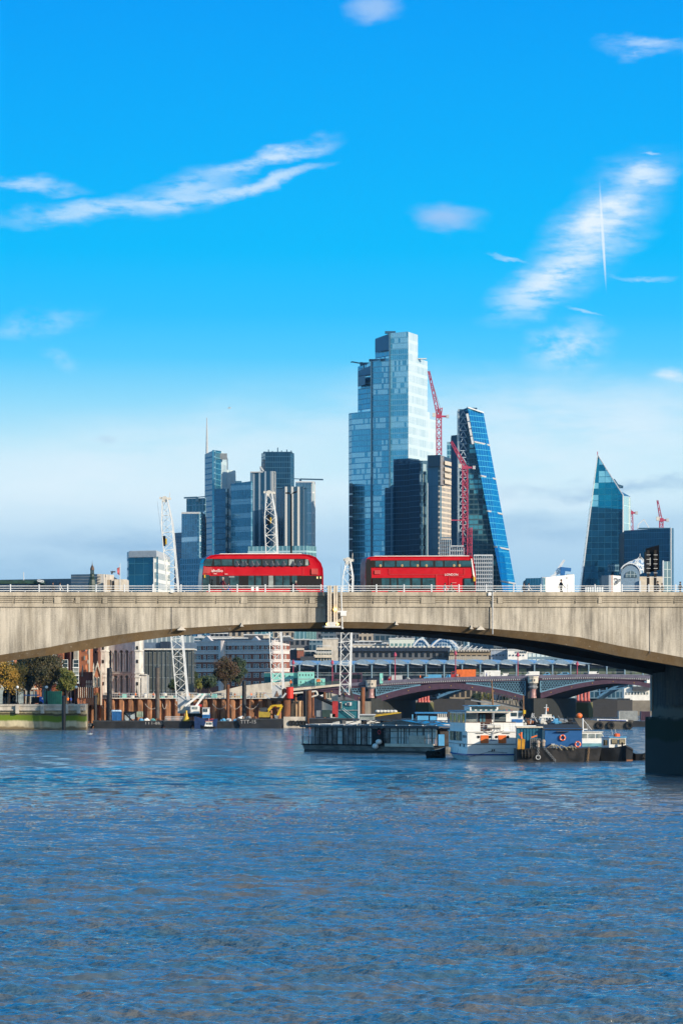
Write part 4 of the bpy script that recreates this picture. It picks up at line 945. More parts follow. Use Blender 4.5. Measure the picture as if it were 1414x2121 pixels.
# glazed sliver, dark slab, cheese-wedge
tower('office_tower', 'slim teal tower peeping between grey core tower and dark slab', 'tower', [(925,2860),(935,2860)], [G_teal], 915, 12)
tower('office_tower', 'plain dark navy slab immediately left of the cross braced wedge tower', 'tower', [(934,2830),(952,2820)], [mat('dark navy cladding', (.014,.045,.085), .5, .2, var=.2, scale=.05)], 902, 20)
def wedge():
    Y = 2740
    o = thing('wedge_skyscraper', 'sloping wedge shaped glass tower with white cross braced left edge', 'skyscraper', (gx(1000,Y),Y,GZ))
    L0, L1 = 948.5, 969
    m = MB(); m.box(gx(L0,Y+6),Y+6,GZ,gx(L1,Y+6),Y+30,gz(846,Y)); part('stair_core', m, M_navyp, o)
    z0 = 1225
    # dark west face, narrowing towards the top, leaning with the slope
    pts = [(L1,z0),(1041,z0),(968,845),(L1-2,845)]
    A = [at(px,py,Y-(2 if px<980 else 6)) for px,py in pts]; 
    m = MB(); m.add([tuple(v) for v in A]+[(v.x,v.y+30,v.z) for v in A], [(0,1,2,3),(7,6,5,4),(0,4,5,1),(1,5,6,2),(2,6,7,3),(3,7,4,0)]); part('west_face', m, facade('dark floors behind glass', (.02,.09,.13), (.05,.11,.14), 3.2, 3.6, .12, .3, .5, .14, .75, lit=.2, litcol=(.10,.36,.42,1)), o)
    B_ = [at(1041,z0,Y-7), at(1069.5,z0,Y+22), at(1001,855,Y+8), at(967.8,843.5,Y-7)]
    m = MB(); m.add([tuple(v) for v in B_]+[(v.x-3,v.y+22,v.z) for v in B_], [(0,1,2,3),(7,6,5,4),(0,4,5,1),(1,5,6,2),(2,6,7,3),(3,7,4,0)]); part('sloping_face', m, G_brt, o)
    m = MB()
    for py in (917, 987, 1059.5, 1133, 1204):
        f = (z0-py)/(z0-846); p0 = B_[0].lerp(B_[3], f); p1 = B_[1].lerp(B_[2], (z0-py-5)/(z0-855)); m.beam(p0+Vector((0,-.8,0)), p1+Vector((0,-.8,0)), 1.1)
    part('floor_band', m, M_lgrey, o)
    m = MB(); 
    for f0, f1 in ((.80,.84),(.845,.88),(.885,.92),(.925,.965)): m.beam(B_[0].lerp(B_[3], f0)+Vector((-1.2,-.8,0)), B_[0].lerp(B_[3], f1)+Vector((-1.2,-.8,0)), 1.6)
    part('bright_edge_panel', m, M_white, o)
    m = MB(); m.beam(at(968,843.5,Y-8), at(1001,854.5,Y+6), .9); part('top_edge', m, M_white, o)
    m = MB(); m.box(gx(972,Y),Y+3,gz(846,Y),gx(988,Y),Y+9,gz(843.6,Y)); part('roof_crane', m, M_navyp, o)
    n = 27; h = (1225-850)/n; m = MB()
    for i in range(n):
        y1 = 1225-i*h; y0 = y1-h*.9; a, b, c = at(951.5,y1,Y-1), at(966.5,y1,Y-1), at(959,y0,Y-1)
        m.beam(a, b, .55); m.beam(a, c, .55); m.beam(b, c, .55)
    part('cross_bracing', m, mat('pale bracing steel', (.38,.48,.55), .5), o)
    m = MB()
    for px in (949.5, 968.5): m.beam(at(px,1225,Y-1.5), at(px,847,Y-1.5), .8)
    part('corner_column', m, mat('pale bracing steel', (.4,.5,.58), .5), o)
wedge()
o, c = tower_crane('long red tower crane before the cross braced edge of the wedge tower', 2600, (963.5,1222), (962.5,968), (934,914), 3.4)
o2 = thing('hoist_mast', 'short thick red hoist mast at the right foot of the long red crane', 'hoist mast', tuple(at(971,1222,2598)))
m = MB(); lattice(m, at(970,1222,2598), at(970,1092,2598), 1.6, 3, ch=.5, br=.3); m2 = MB(); lattice(m2, at(974.5,1222,2598), at(974.5,1092,2598), 1.6, 3, ch=.5, br=.3); T(o2,'mast_rail',m,M_crane_red); T(o2,'mast_rail',m2,M_crane_red)
m = MB(); m.beam(at(923,1077.5,2598), at(963,1077.5,2598), .7); T(o2,'tie_beam',m,M_crane_red)
# scaffolded building at foot of the cranes
def scaffold(label, px0, px1, py0, py1, Y, rows, cols, mt=M_lgrey, core=M_navyp):
    o = thing('scaffolded_building', label, 'building', tuple(at((px0+px1)/2, py1, Y)))
    m = MB(); m.box(gx(px0+1,Y+3),Y+3,GZ,gx(px1-1,Y+3),Y+22,gz(py0+3,Y)); part('core', m, core, o)
    for i in range(rows+1):
        m = MB(); z = gz(py0+(py1-py0)*i/rows, Y); m.box(gx(px0,Y),Y,z-.35,gx(px1,Y),Y+3,z+.35); part('scaffold_lift', m, mt, o)
    m = MB()
    for j in range(cols+1): x = gx(px0+(px1-px0)*j/cols, Y); m.beam((x,Y-.2,gz(py1,Y)),(x,Y-.2,gz(py0,Y)-rr.random()),.35)
    part('scaffold_pole', m, M_lgrey, o); return o
scaffold('scaffolding wrapped white floors behind nose of the right bus', 981, 1020, 1150, 1222, 2350, 9, 9, M_white)
scaffold('small stepped scaffold building left of the long red crane base', 932, 960, 1131, 1160, 2360, 3, 6, M_lgrey)
scaffold('dark scaffold clad block below the beige tower flank', 910, 934, 1114, 1160, 2440, 6, 6, M_bluep)
# low glass between and right: sharp scalpel tower
def scalpel():
    Y = 2650; zb = 1225
    o = thing('pointed_skyscraper', 'sharp triangular blue glass tower with pointed tip at right', 'skyscraper', (gx(1240,Y),Y,GZ))
    p = [at(1202,zb,Y), at(1290,zb,Y-8), at(1290,1026,Y-8), at(1237,942,Y)]
    top = facade('scalpel upper glass', (.01,.30,.46), (.02,.2,.32), 4.6, 4.1, .05, .08, .8, .1, .35, lit=.22, litcol=(.35,.75,.82,1))
    low = facade('scalpel lower glass', (.012,.10,.18), (.02,.12,.2), 4.6, 4.1, .05, .07, .7, .1, .55)
    spl = lambda f: (p[0].lerp(p[3], f), )
    zc = gz(1050, Y); f = (zc-p[0].z)/(p[3].z-p[0].z); a = p[0].lerp(p[3], f); b = Vector((p[1].x, p[1].y, gz(1056, Y)))
    for nm, q, mt in (('lower_face', [p[0], p[1], b, a], low), ('upper_face', [a, b, p[2], p[3]], top)):
        m = MB(); n = len(q); dep = [30 if v is not p[3] else 6 for v in q]
        m.add([tuple(v) for v in q]+[(v.x+.5, v.y+d, v.z) for v, d in zip(q, dep)], [tuple(range(n)), tuple(reversed(range(n, 2*n)))]+[(i, n+i, n+(i+1) % n, (i+1) % n) for i in range(n)]); part(nm, m, mt, o)
    m = MB(); m.beam(p[0]+Vector((0,-.6,0)), p[3]+Vector((0,-.6,0)), .6); m.beam(p[3]+Vector((0,-.6,0)), p[2]+Vector((0,-.6,0)), .6); m.beam(p[2]+Vector((0,-.6,0)), p[1]+Vector((0,-.6,0)), .8); part('white_edge', m, M_white, o)
    m = MB(); m.beam(p[3], p[3]+Vector((0,0,2.2)), .5); part('tip_rod', m, M_crane_red, o)
    m = MB(); m.prism([(gx(1290.5,Y-6),Y-6),(gx(1306,Y+14),Y+14),(gx(1306,Y+14),Y+30),(gx(1290.5,Y-6),Y+30)], GZ, [gz(1028,Y),gz(1029,Y),gz(1029,Y),gz(1028,Y)]); part('pale_flank', m, facade('pale green side glass', (.48,.75,.76), (.55,.8,.8), 6, 12, .02, .02, .6, .08, .2), o)
    m = MB(); m.box(gx(1305,Y),Y+10,GZ,gx(1307,Y),Y+12,gz(1028,Y)); part('flank_edge', m, M_white, o)
    m = MB(); m.add([tuple(at(1283,1016,Y)),tuple(at(1306,1029,Y+13)),tuple(at(1290,1027,Y-6)),tuple(at(1286,1019,Y+20))], [(0,1,2),(0,3,1),(0,2,3),(1,3,2)]); part('roof_slope', m, M_bluep, o)
    m = MB(); y = Y+10; m.beam(at(1270,993,y), at(1281,1010,y), 1.8); m.beam(at(1277,1004,y), at(1290,1008,y), 1.2); m.beam(at(1281,1010,y), at(1290,1010,y), .8); part('roof_crane', m, M_navyp, o)
    m = MB(); m.box(gx(1257.5,Y-10),Y-14,gz(1190,Y),gx(1259.5,Y-10),Y-12,gz(1166,Y)); m.box(gx(1259.5,Y-10),Y-13,gz(1185,Y),gx(1289,Y-10),Y-10,gz(1170,Y)); part('entrance_canopy', m, G_mid, o)
scalpel()
tower_crane('red tower crane half hidden behind the pointed tower, jib leaning left', 2760, (1308,1110), (1307,1062), (1293,1040), 2.)
o, P, zt = tower('office_block', 'wide dark navy glass block to the right of the pointed tower', 'office block', [(1292,2560),(1390,2540),(1395,2560)], [facade('dark wide block glass', (.012,.09,.17), (.017,.11,.19), 1.8, 4.2, .07, .08, .6, .1, .45), M_bluep], [1099,1094,1094], 50)
m = MB(); pbox(m, 1388.5, 1390.5, 1093, 1222, 2536, 3); T(o,'white_fin',m,M_white)
m = MB(); pbox(m, 1324, 1388, 1093, 1095, 2552, 10); T(o,'roof_edge',m,M_bluep)
m = MB(); y = 2560; m.beam(at(1320,1097,y), at(1321,1087,y), .6); m.beam(at(1321,1087,y), at(1333,1076,y), .6); m.beam(at(1333,1076,y), at(1344,1094,y), .6); T(o,'roof_hoist',m,M_white)
tower_crane('small red tower crane rising from the wide navy block roof', 2580, (1369,1096), (1369,1077), (1361,1036), 2.3)
o, P, zt = tower('office_block', 'pale glass block with white left edge between black sign and right border', 'office block', [(1373,2200),(1389,2200)], [facade('pale mullioned glass', (.30,.45,.48), (.55,.62,.6), 4, 4.6, .1, .06, .5, .15, .4)], 1163, 20)
m = MB(); pbox(m, 1372, 1374.6, 1161, 1222, 2196, 3); T(o,'white_fin',m,M_white)
# arched glass roof building
def arch_station():
    Y = 2100
    o = thing('arched_glass_building', 'building with curved glass barrel roof and white mast frame behind black sign', 'building', (gx(1320,Y),Y,GZ))
    cx0, cx1 = 1285.5, 1324; r = (cx1-cx0)/2; cx = (cx0+cx1)/2
    ring = lambda px, py, rr_, Yy, n=14: [tuple(at(px-rr_*math.cos(math.pi*i/n), py-rr_*math.sin(math.pi*i/n)*1.05, Yy)) for i in range(n+1)]
    m = MB(); m.loft([ring(cx,1192,r,Y)+[tuple(at(cx1,1225,Y)),tuple(at(cx0,1225,Y))], ring(cx,1192,r,Y+4)+[tuple(at(cx1,1225,Y+4)),tuple(at(cx0,1225,Y+4))]]); part('front_arch', m, mat('grey blue render', (.17,.26,.36), .6), o)
    m = MB(); m.loft([ring(cx+1.5,1196,r*.66,Y-.6)+[], ring(cx+1.5,1196,r*.66,Y-.1)]); part('arch_window', m, facade('arched window glass', (.16,.24,.27), (.35,.42,.45), 2., 2.5, .12, .1, .5, .15, .6), o)
    rings = []
    for k in range(7):
        f = k/6; rings.append(ring(cx+18*f, 1189-1*math.sin(f*3.1)-6*f, r+2+2*f, Y+4+22*f))
    m = MB(); m.loft(rings, closed=False, caps=False); part('barrel_roof', m, facade('glazed barrel roof', (.07,.15,.22), (.65,.72,.75), 3.4, 2.6, .3, .3, .5, .15, .4), o, smooth=30)
    for k in (0, 2, 6):
        m = MB(); pts = rings[k]; [m.beam(a, b, .7) for a, b in zip(pts, pts[1:])]; part('roof_rib', m, M_white, o)
    m = MB(); m.box(gx(1324,Y+20),Y+20,GZ,gx(1372,Y+20),Y+34,gz(1192,Y)); part('side_wall', m, M_cream, o)
    m = MB(); m.box(gx(1323,Y),Y-2,GZ,gx(1326.5,Y),Y,gz(1203,Y)); part('white_pier', m, M_white, o)
    m = MB(); A = at(1325,1153,Y+10)
    for px, py in ((1312,1167),(1319,1166),(1333,1165),(1340,1167)): m.beam(A, at(px,py,Y+10), .6)
    m.beam(A, A+Vector((0,0,1.6)), .3); m.beam(at(1308,1169,Y+8), at(1322,1166,Y+8), 1.2); m.beam(at(1303,1172,Y+6), at(1310,1170,Y+6), 1.); part('mast_frame', m, M_white, o)
arch_station()
o, P, zt = tower('small_white_building', 'small white building with dark swirl mural left of the arched glass roof', 'building', [(1245,1900),(1265,1892),(1285,1905)], [M_pink, M_whitep], 1192.5, 18)
m = MB(); y = 1895; m.torus((gx(1274,y), y+1.0, gz(1204,y)), 1.3, .45, 'Y', 16, 6); m.beam(at(1277,1206,y+1), at(1284,1201,y+3), 1.0); T(o,'mural_swirl',m,M_grey)
o, P, zt = tower('station_roof', 'long low white ribbed roof at the railing below the pointed tower', 'building', [(1212,1800),(1250,1800)], [facade('white ribbed roofing', (.25,.32,.38), (.8,.82,.82), 1.1, 30, .5, 0, .2, .4, .3, jit=0)], 1216, 20)
o, P, zt = tower('white_building', 'white block with blue glass left half and cranes on roof, right of wedge tower', 'building', [(1088,1700),(1125,1692),(1189,1710)], [facade('blue glazed corner', (.06,.24,.33), (.2,.38,.44), 1.6, 5, .2, .1, .6, .15, .4), M_whitep], [1198,1197,1190], 30)
m = MB(); pbox(m, 1174, 1188, 1189.5, 1225, 1712, 10); T(o,'lift_tower',m,M_offw)
m = MB(); pbox(m, 1122, 1175, 1195, 1199, 1705, 10); T(o,'roof_edge',m,M_lgrey)
m = MB(); y = 1715; m.beam(at(1140,1196,y), at(1166,1181,y), 1.1); m.beam(at(1148,1188,y), at(1167,1160,y), .5); m.beam(at(1152,1190,y), at(1169,1160,y), .5)
for k in range(6): m.beam(at(1149+k*3,1187-k*4.3,y), at(1155+k*2.4,1185-k*4,y), .3)
T(o,'white_roof_crane',m,M_white)
m = MB(); m.beam(at(1160,1178,y-1), at(1182,1180.5,y-1), 1.6); m.beam(at(1166,1178,y-1), at(1164,1192,y-1), 2.); T(o,'blue_roof_crane',m,M_blue)
# --- low buildings left of the towers above the railing
o, P, zt = tower('stone_building', 'flat topped stone building with sunlit end behind the green cupola', 'building', [(147,1250),(209,1240),(236,1262)], [mat('stone with painted blue grey shade', (.30,.31,.32), .8, var=.2, scale=.3), M_stone], [1190,1189,1191], 30)  # left face: shade put into a darker, bluer stone colour
m = MB(); pbox(m, 237, 262, 1200, 1225, 1255, 14); T(o,'stepped_wing',m,M_stone)
m = MB(); pbox(m, 222, 230, 1201, 1222, 1236, 3); T(o,'window_bay',m,facade('bay windows', (.06,.07,.08), (.4,.3,.2), 3, 3, .3, .2, .2, .2, .3))
m = MB()
for py in (1194,1200,1206): m.box(gx(150,1245),1239.4,gz(py+.6,1240),gx(208,1240),1240,gz(py,1240))
T(o,'string_course',m,M_stoned)
m = MB(); y = 1246; m.beam(at(229,1184.5,y), at(239,1184.5,y), .4); m.beam(at(231,1189,y), at(234,1183,y), .5); T(o,'roof_antenna',m,M_dark)
def lantern():
    Y = 1180; o = thing('cupola', 'dark green ornate cupola with spire rising at the railing on the left', 'cupola', tuple(at(191,1228,Y)))
    c = at(191,1228,Y); k = Y/F
    m = MB(); m.lathe([(9*k,0),(9*k,18*k),(7.5*k,24*k),(7*k,27*k),(3.5*k,32*k)], (c.x,c.y,c.z), 8); T(o,'drum',m,mat('green bronze', (.03,.055,.045), .5))
    m = MB(); m.lathe([(6*k,30*k),(7*k,32*k),(4.6*k,34*k),(4.4*k,38*k),(5*k,39.5*k)], (c.x,c.y,c.z), 8); T(o,'gallery',m,MATS['green bronze'])
    for i in range(6):
        a = i*math.pi/3+.3; m = MB(); m.tube((c.x+3.2*k*math.cos(a),c.y+3.2*k*math.sin(a),c.z+39*k),(c.x+3.2*k*math.cos(a),c.y+3.2*k*math.sin(a),c.z+48*k),.7*k); T(o,'column',m,MATS['green bronze'])
    m = MB(); m.lathe([(4.4*k,47*k),(4.2*k,50*k),(3*k,54*k),(1.2*k,57*k),(.5*k,60*k),(.15*k,66*k)], (c.x,c.y,c.z), 12); T(o,'dome',m,mat('brown copper dome', (.09,.05,.03), .5), smooth=40)
lantern()
o, P, zt = tower('low_office_building', 'long low dark building with blue roof strip along the left railing', 'building', [(-60,1400),(150,1380)], [mat('dark blue wall', (.03,.07,.12), .5)], 1202, 30)
m = MB(); pbox(m, -60, 90, 1202, 1209, 1378, 8); T(o,'green_parapet',m,mat('dark green hedge strip', (.02,.06,.045), .8, var=.5, scale=.6))
m = MB(); y = 1377; [m.beam(at(a,b,y),at(c,d,y),.35) for a,b,c,d in ((78,1201,90,1203),(78,1204,90,1206),(78,1201,78,1204),(90,1203,90,1206))]; T(o,'roof_frame',m,M_white)
for px, p1, p0, fl in ((248.5,1222,1167,True),(49,1202,1185,False)):
    o = thing('flagpole', 'white flagpole with drooping red and white flag left of glass block' if fl else 'short white pole above the low green topped roof at left', 'flagpole', tuple(at(px,p1,1240)))
    m = MB(); m.tube(at(px,p1,1240), at(px,p0,1240), .13); T(o,'pole',m,M_white)
    if fl:
        m = MB(); a = at(px-.6,p0+8,1240); m.loft([[(a.x,1240,a.z),(a.x-.9,1239.6,a.z-.3),(a.x-.7,1239.9,a.z-2.2),(a.x,1240,a.z-2.6)],[(a.x,1240.08,a.z),(a.x-.9,1239.7,a.z-.3),(a.x-.7,1240,a.z-2.2),(a.x,1240.08,a.z-2.6)]]); T(o,'flag',m,mat('red white flag cloth', (.55,.12,.14), .8, var=.9, scale=.8))
# ------------------------------------------------------------------ north bank
def ext(m, pts, Y, E):
    """polygon given by (px,py) at distance Y pushed along the ground vector E"""
    P = [at(a, b, Y) for a, b in pts]; n = len(P)
    return m.add([tuple(p) for p in P]+[(p.x+E[0], p.y+E[1], p.z) for p in P], [tuple(range(n)), tuple(reversed(range(n, 2*n)))]+[(i, n+i, n+(i+1) % n, (i+1) % n) for i in range(n)])
WINS = {}
def windows(th, p0, ang, us, zs, w, h, fm, arch=False, sill=True, glass=None, name='window'):
    """countable windows: each a frame part with its pane; p0 face origin, u runs along ang, outside is to its right"""
    key = (w, h, fm.name, arch, sill, (glass or M_glass).name)
    if key not in WINS:
        f = MB(); b = .10
        if arch:
            n = 8; r = w/2; out = [(-w/2, 0), (w/2, 0)]+[(r*math.cos(math.pi*i/n), h-r+r*math.sin(math.pi*i/n)) for i in range(n+1)]
            f.slab([(x*(1+.35/w), z*(1+.2/h)) for x, z in out], -.14, .0); g = MB(); g.slab(out, -.17, -.13)
        else:
            f.box(-w/2-b,-.14,-b,-w/2,.0,h+b); f.box(w/2,-.14,-b,w/2+b,.0,h+b); f.box(-w/2,-.14,h,w/2,0,h+b); f.box(-w/2,-.14,-b,w/2,0,0)
            f.box(-w/2,-.10,h*.5-.04,w/2,0,h*.5+.04)
            if sill: f.box(-w/2-.2,-.3,-b-.14,w/2+.2,0,-b)
            g = MB(); g.box(-w/2,-.06,0,w/2,.0,h)
        WINS[key] = (f.mesh('window', fm), g.mesh('pane', glass or M_glass))
    fme, gme = WINS[key]; Mi = WM[th.name].inverted(); n_ = 0
    for z in zs:
        for u in us:
            pos = Vector((p0[0]+math.cos(ang)*u, p0[1]+math.sin(ang)*u, z))
            o = bpy.data.objects.new(name, fme); COL.objects.link(o); o.parent = th
            L = Mi @ pos; o.location = L; o.rotation_euler = (0,0,ang-th.rotation_euler[2]); WM[o.name] = WM[th.name]
            g = bpy.data.objects.new('pane', gme); COL.objects.link(g); g.parent = o; n_ += 1
# river wall
wall = thing('river_wall', 'stone embankment wall with green algae band at the left edge', 'river wall', (gx(60,868),868,0))
m = MB(); x0, x1 = -140, gx(178,868)
m.add([(x0,867,-1),(x1,867,-1),(x1,867.6,gz(1470,868)),(x0,867.6,gz(1470,868)),(x0,871,-1),(x1,871,-1),(x1,871,gz(1470,868)),(x0,871,gz(1470,868))],[(0,1,2,3),(7,6,5,4),(0,4,5,1),(1,5,6,2),(2,6,7,3),(3,7,4,0)])
zt = gz(1459,868)
T(wall,'wall_face',m,concrete('stone wall with algae band', (.62,.54,.36), (.24,.20,.12), .3, tide=[(gz(1494,868), gz(1481,868), (.13,.20,.015)), (gz(1482,868), gz(1477,868), (.07,.06,.03)), (-2, gz(1506,868), (.20,.15,.08))]))
m = MB(); m.box(x0,866.9,gz(1472,868),x1,867.4,gz(1469.5,868)); m.box(x0,867.2,gz(1469.5,868),x1,869,gz(1463,868)); m.box(x0,867.0,gz(1463,868),x1,869,zt)
T(wall,'parapet',m,M_stone)
for px in (36, 88, 138, 163):
    m = MB(); x = gx(px,866.8); m.box(x-.4,866.4,gz(1478,868),x+.4,867.2,gz(1461,868)); T(wall,'lamp_pier',m,M_stone)
beach = MB(); beach.add([(-140,862,-.6),(gx(45,862),862,-.6),(gx(120,868),867.5,.25),(-140,867.5,.7)],[(0,1,2,3)]); beach.add([(-140,868,-2)],[]) if 0 else None
solo('foreshore', beach, mat('wet sand', (.16,.12,.07), .7, var=.4), None, None, kind='structure')
def bank_lamp(px, lab):
    o = thing('embankment_lamp', lab, 'lamp post', tuple(at(px,1461,867.6)), 0, 'lamp posts on the embankment wall')
    x = gx(px,867.6); m = MB(); m.lathe([(.35,0),(.3,.5),(.14,1.0),(.1,3.6),(.16,3.7)], (x,867.6,gz(1461,868)), 10); T(o,'column',m,M_black,smooth=40)
    m = MB(); m.ball((x,867.6,gz(1461,868)+4.05), .33); T(o,'globe',m,M_whitep,smooth=60)
for px, l in ((36,'black embankment lamp post beneath golden tree'),(96.5,'black embankment lamp post before the green hoarding'),(158,'black embankment lamp post before the brick porch')): bank_lamp(px, l)
# trees
def tree(px, Y, pyb, top, half, cols, lab, seed, name='plane_tree', n=5200, cz=None, trunk=.45, dens=1.0, sq=1.0):
    r_ = random.Random(seed); b = at(px, pyb, Y); Ht = gz(top, Y)-b.z; hw = half*Y/F
    o = thing(name, lab, 'tree', tuple(b))
    m = MB(); fork = Ht*.26
    m.tube(b, b+Vector((.2,0,fork)), trunk, trunk*.7, 8)
    cc = b+Vector((0,0,Ht*.60)); lumps = []
    for i in range(24):
        th_ = r_.uniform(0,6.28); ph = math.acos(r_.uniform(-.75,.98)); rad = r_.uniform(.35,.82)
        c = cc+Vector((hw*rad*math.sin(ph)*math.cos(th_)*.9, hw*rad*math.sin(ph)*math.sin(th_)*.9, Ht*.40*rad*math.cos(ph))); lumps.append((c, hw*r_.uniform(.24,.40)))
        mid = b+Vector((.2,0,fork))+(c-b-Vector((.2,0,fork)))*.5+Vector((r_.uniform(-.4,.4),0,r_.uniform(-.2,.5)))
        m.tube(b+Vector((.2,0,fork-.2)), mid, trunk*.42, trunk*.22, 6); m.tube(mid, c, trunk*.22, .04, 5)
    T(o,'trunk',m,M_bark)
    vs = []; fs = []
    for i in range(int(n*1.6)):
        c, rr_ = r_.choice(lumps)
        d = Vector((r_.gauss(0,1), r_.gauss(0,1), r_.gauss(0,1)*.8)).normalized()*rr_*(r_.random()**.6)*1.25
        p = c+d; s_ = r_.uniform(.12,.27); u = Vector((r_.gauss(0,1),r_.gauss(0,1),r_.gauss(0,1))).normalized(); v = u.orthogonal().normalized()
        k = len(vs); vs += [p+u*s_, p+v*s_*.7, p-u*s_, p-v*s_*.7]; fs.append((k,k+1,k+2,k+3))
    m = MB(); m.add(vs, fs); T(o,'crown',m,cols); return o
F_gold = foliage('golden autumn leaves', (.55,.30,.03), (.36,.20,.03), (.18,.14,.02))
F_olive = foliage('olive autumn leaves', (.05,.045,.012), (.08,.055,.012), (.022,.03,.01))
F_green = foliage('yellow green leaves', (.12,.15,.02), (.20,.16,.03), (.04,.07,.015))
F_brown = foliage('red brown leaves', (.09,.045,.02), (.055,.03,.018), (.04,.045,.015))
F_dkgr = foliage('dark green leaves', (.025,.05,.02), (.045,.07,.025), (.015,.03,.015))
tree(17, 872.5, 1460, 1364, 42, F_gold, 'golden autumn plane tree at the far left behind the river wall', 1)
tree(58, 890, 1460, 1346, 38, F_olive, 'dark olive tree between golden tree and largest dark tree', 2)
tree(99, 884, 1460, 1338, 52, F_olive, 'largest dark brownish tree above the green site hoarding', 3, n=9500)
tree(137, 879, 1460, 1378, 22, F_green, 'small sunlit yellow green tree at right end of the hoarding', 4, n=3600)
tree(465, 985, 1440, 1358, 29, F_brown, 'round red brown tree before the red and white brick building', 5, n=5200)
tree(494, 992, 1440, 1358, 20, F_dkgr, 'green tree touching the right side of red brown tree', 6, n=3600)
tree(405, 985, 1440, 1388, 12, F_dkgr, 'narrow dark conifer left of low green bushes', 7, n=1800, trunk=.25)
tree(432, 975, 1440, 1394, 19, F_dkgr, 'low dark green bush between conifer and red brown tree', 8, 'bush', n=2400, trunk=.2)
tree(413, 960, 1440, 1405, 8, F_green, 'tiny light green bush at foot of the dark conifer', 9, 'bush', n=700, trunk=.15)
tree(357, 965, 1440, 1404, 10, F_dkgr, 'small bush beside the glass fronted building', 10, 'bush', n=900, trunk=.15)
# street level: hoarding, kiosk, litter of site
hd = thing('site_hoarding', 'long dark green site hoarding under the dark trees', 'hoarding', tuple(at(110,1460,874)))
m = MB(); pbox(m, 91, 128, 1432, 1459.5, 874, .3)
for k in range(9): pbox(m, 92+k*4.2, 92.4+k*4.2, 1432, 1459.5, 873.8, .3)
T(hd,'panel',m,mat('green hoarding paint', (.01,.13,.10), .5))
kv = thing('work_truck', 'small truck with blue cab and dark bed parked left of hoarding', 'truck', tuple(at(75,1459.5,872)))
m = MB(); m.slab([(gx(81.5,872),gz(1457,872)),(gx(89.5,872),gz(1457,872)),(gx(89,872),gz(1450,872)),(gx(87,872),gz(1444,872)),(gx(82,872),gz(1443,872))], 872, 874); T(kv,'cab',m,mat('bright blue paint', (.03,.12,.6), .4))
m = MB(); pbox(m, 65, 81, 1444, 1457, 872, 2); T(kv,'bed',m,M_black)
m = MB(); pbox(m, 50, 80, 1439, 1441.5, 872, 2); T(kv,'canopy_rail',m,M_blue)
m = MB(); pbox(m, 86.5, 89, 1445.5, 1449, 871.9, .2); T(kv,'window',m,M_whitep)
for px in (68, 84):
    m = MB(); m.tube((gx(px,872),871.8,gz(1457,872)),(gx(px,872),872.4,gz(1457,872)),.45,n=12); T(kv,'wheel',m,M_tyre)
for px, Y, k, l in ((8,873,'dark','person walking under the golden tree at the left edge'),(31,873,'dark','person beside the first embankment lamp post'),(28,874,'tan','person in tan coat near the golden tree trunk'),(141,874,'hivis','worker in orange jacket right of the hoarding'),(166,874,'dark','person by the white barriers below the brick porch'),(147,874,'blue','person in blue jacket by the white barriers')):
    person(k, tuple(at(px,1459.5,Y)), rr.uniform(0,6), l)
kb = thing('phone_kiosk', 'dark blue kiosk standing at left edge behind the wall', 'kiosk', tuple(at(9,1459,873)))
m = MB(); pbox(m, 6, 11, 1447, 1459, 873, .9); T(kb,'body',m,M_navy); m = MB(); pbox(m, 5.3, 11.7, 1445.5, 1447, 872.8, 1.3); T(kb,'roof',m,M_dark)
# buildings behind the trees
def block(name, lab, cat, px0, px1, pyt, pyb, Y, d, mt, side=None):
    o = thing(name, lab, cat, (gx((px0+px1)/2,Y),Y,gz(pyb,Y)))
    m = MB(); m.box(gx(px0,Y),Y,gz(pyb,Y)-1,gx(px1,Y),Y+d,gz(pyt,Y)); T(o,'wall',m,mt); return o
o = block('arcaded_building', 'cream building with arches and pink upper floors behind the golden tree', 'building', -30, 78, 1340, 1460, 925, 14, M_obrick)
m = MB(); pbox(m, -30, 40, 1418, 1461, 924.6, .6); T(o,'arcade_front',m,M_cream)
Y = 925
for px in (3, 20, 35):
    m = MB(); P = [(-1.6,0),(1.6,0)]+[(1.6*math.cos(math.pi*i/8),2.4+1.6*math.sin(math.pi*i/8)) for i in range(9)]; m.slab([(gx(px,Y)+a,GZ+b) for a,b in P],924.3,924.65); T(o,'arch_opening',m,M_glass)
for px in (47, 57, 66, 74):
    m = MB(); pbox(m, px-4, px-3, 1420, 1460, 924.5, .6); T(o,'pilaster',m,M_cream)
    m = MB(); pbox(m, px-2.6, px+2.6, 1432, 1456, 924.7, .4); T(o,'shop_window',m,M_glass)
m = MB(); pbox(m, 40, 78, 1425, 1428.5, 924.3, .8); T(o,'cornice',m,M_cream)
windows(o, (gx(0,Y),Y), 0, [i*2.6 for i in range(-2,8)], [gz(1414,Y),gz(1398,Y),gz(1382,Y)], 1.2, 1.7, M_whitep)
# brick buildings
Y = 935; o = thing('brick_house', 'orange brick house with tall white sash windows right of dark trees', 'building', (gx(118,Y),Y,GZ))
m = MB(); m.prism([(gx(100,Y),Y+8),(gx(108,Y),Y),(gx(130,Y),Y-1),(gx(130,Y),Y+14),(gx(100,Y),Y+14)], GZ, gz(1325,Y)); T(o,'wall',m,M_obrick)
m = MB(); pbox(m, 108, 131, 1371, 1374, 934-.5, 2); T(o,'cornice',m,M_cream)
windows(o, (gx(108,Y),Y-.35), 0, [.6,2.0], [gz(1368,Y)], .75, 2.6, M_whitep); windows(o, (gx(108,Y),Y-.35), 0, [.6,2.0], [gz(1345,Y)], .75, 1.4, M_whitep)
windows(o, (gx(117,Y),Y-.8), 0, [.4,1.3], [gz(1418,Y),gz(1398,Y)], .6, 1.8, M_cream)
Y = 940; o = thing('gothic_building', 'tall red brick gothic building with a long pointed window', 'building', (gx(170,Y),Y,GZ))
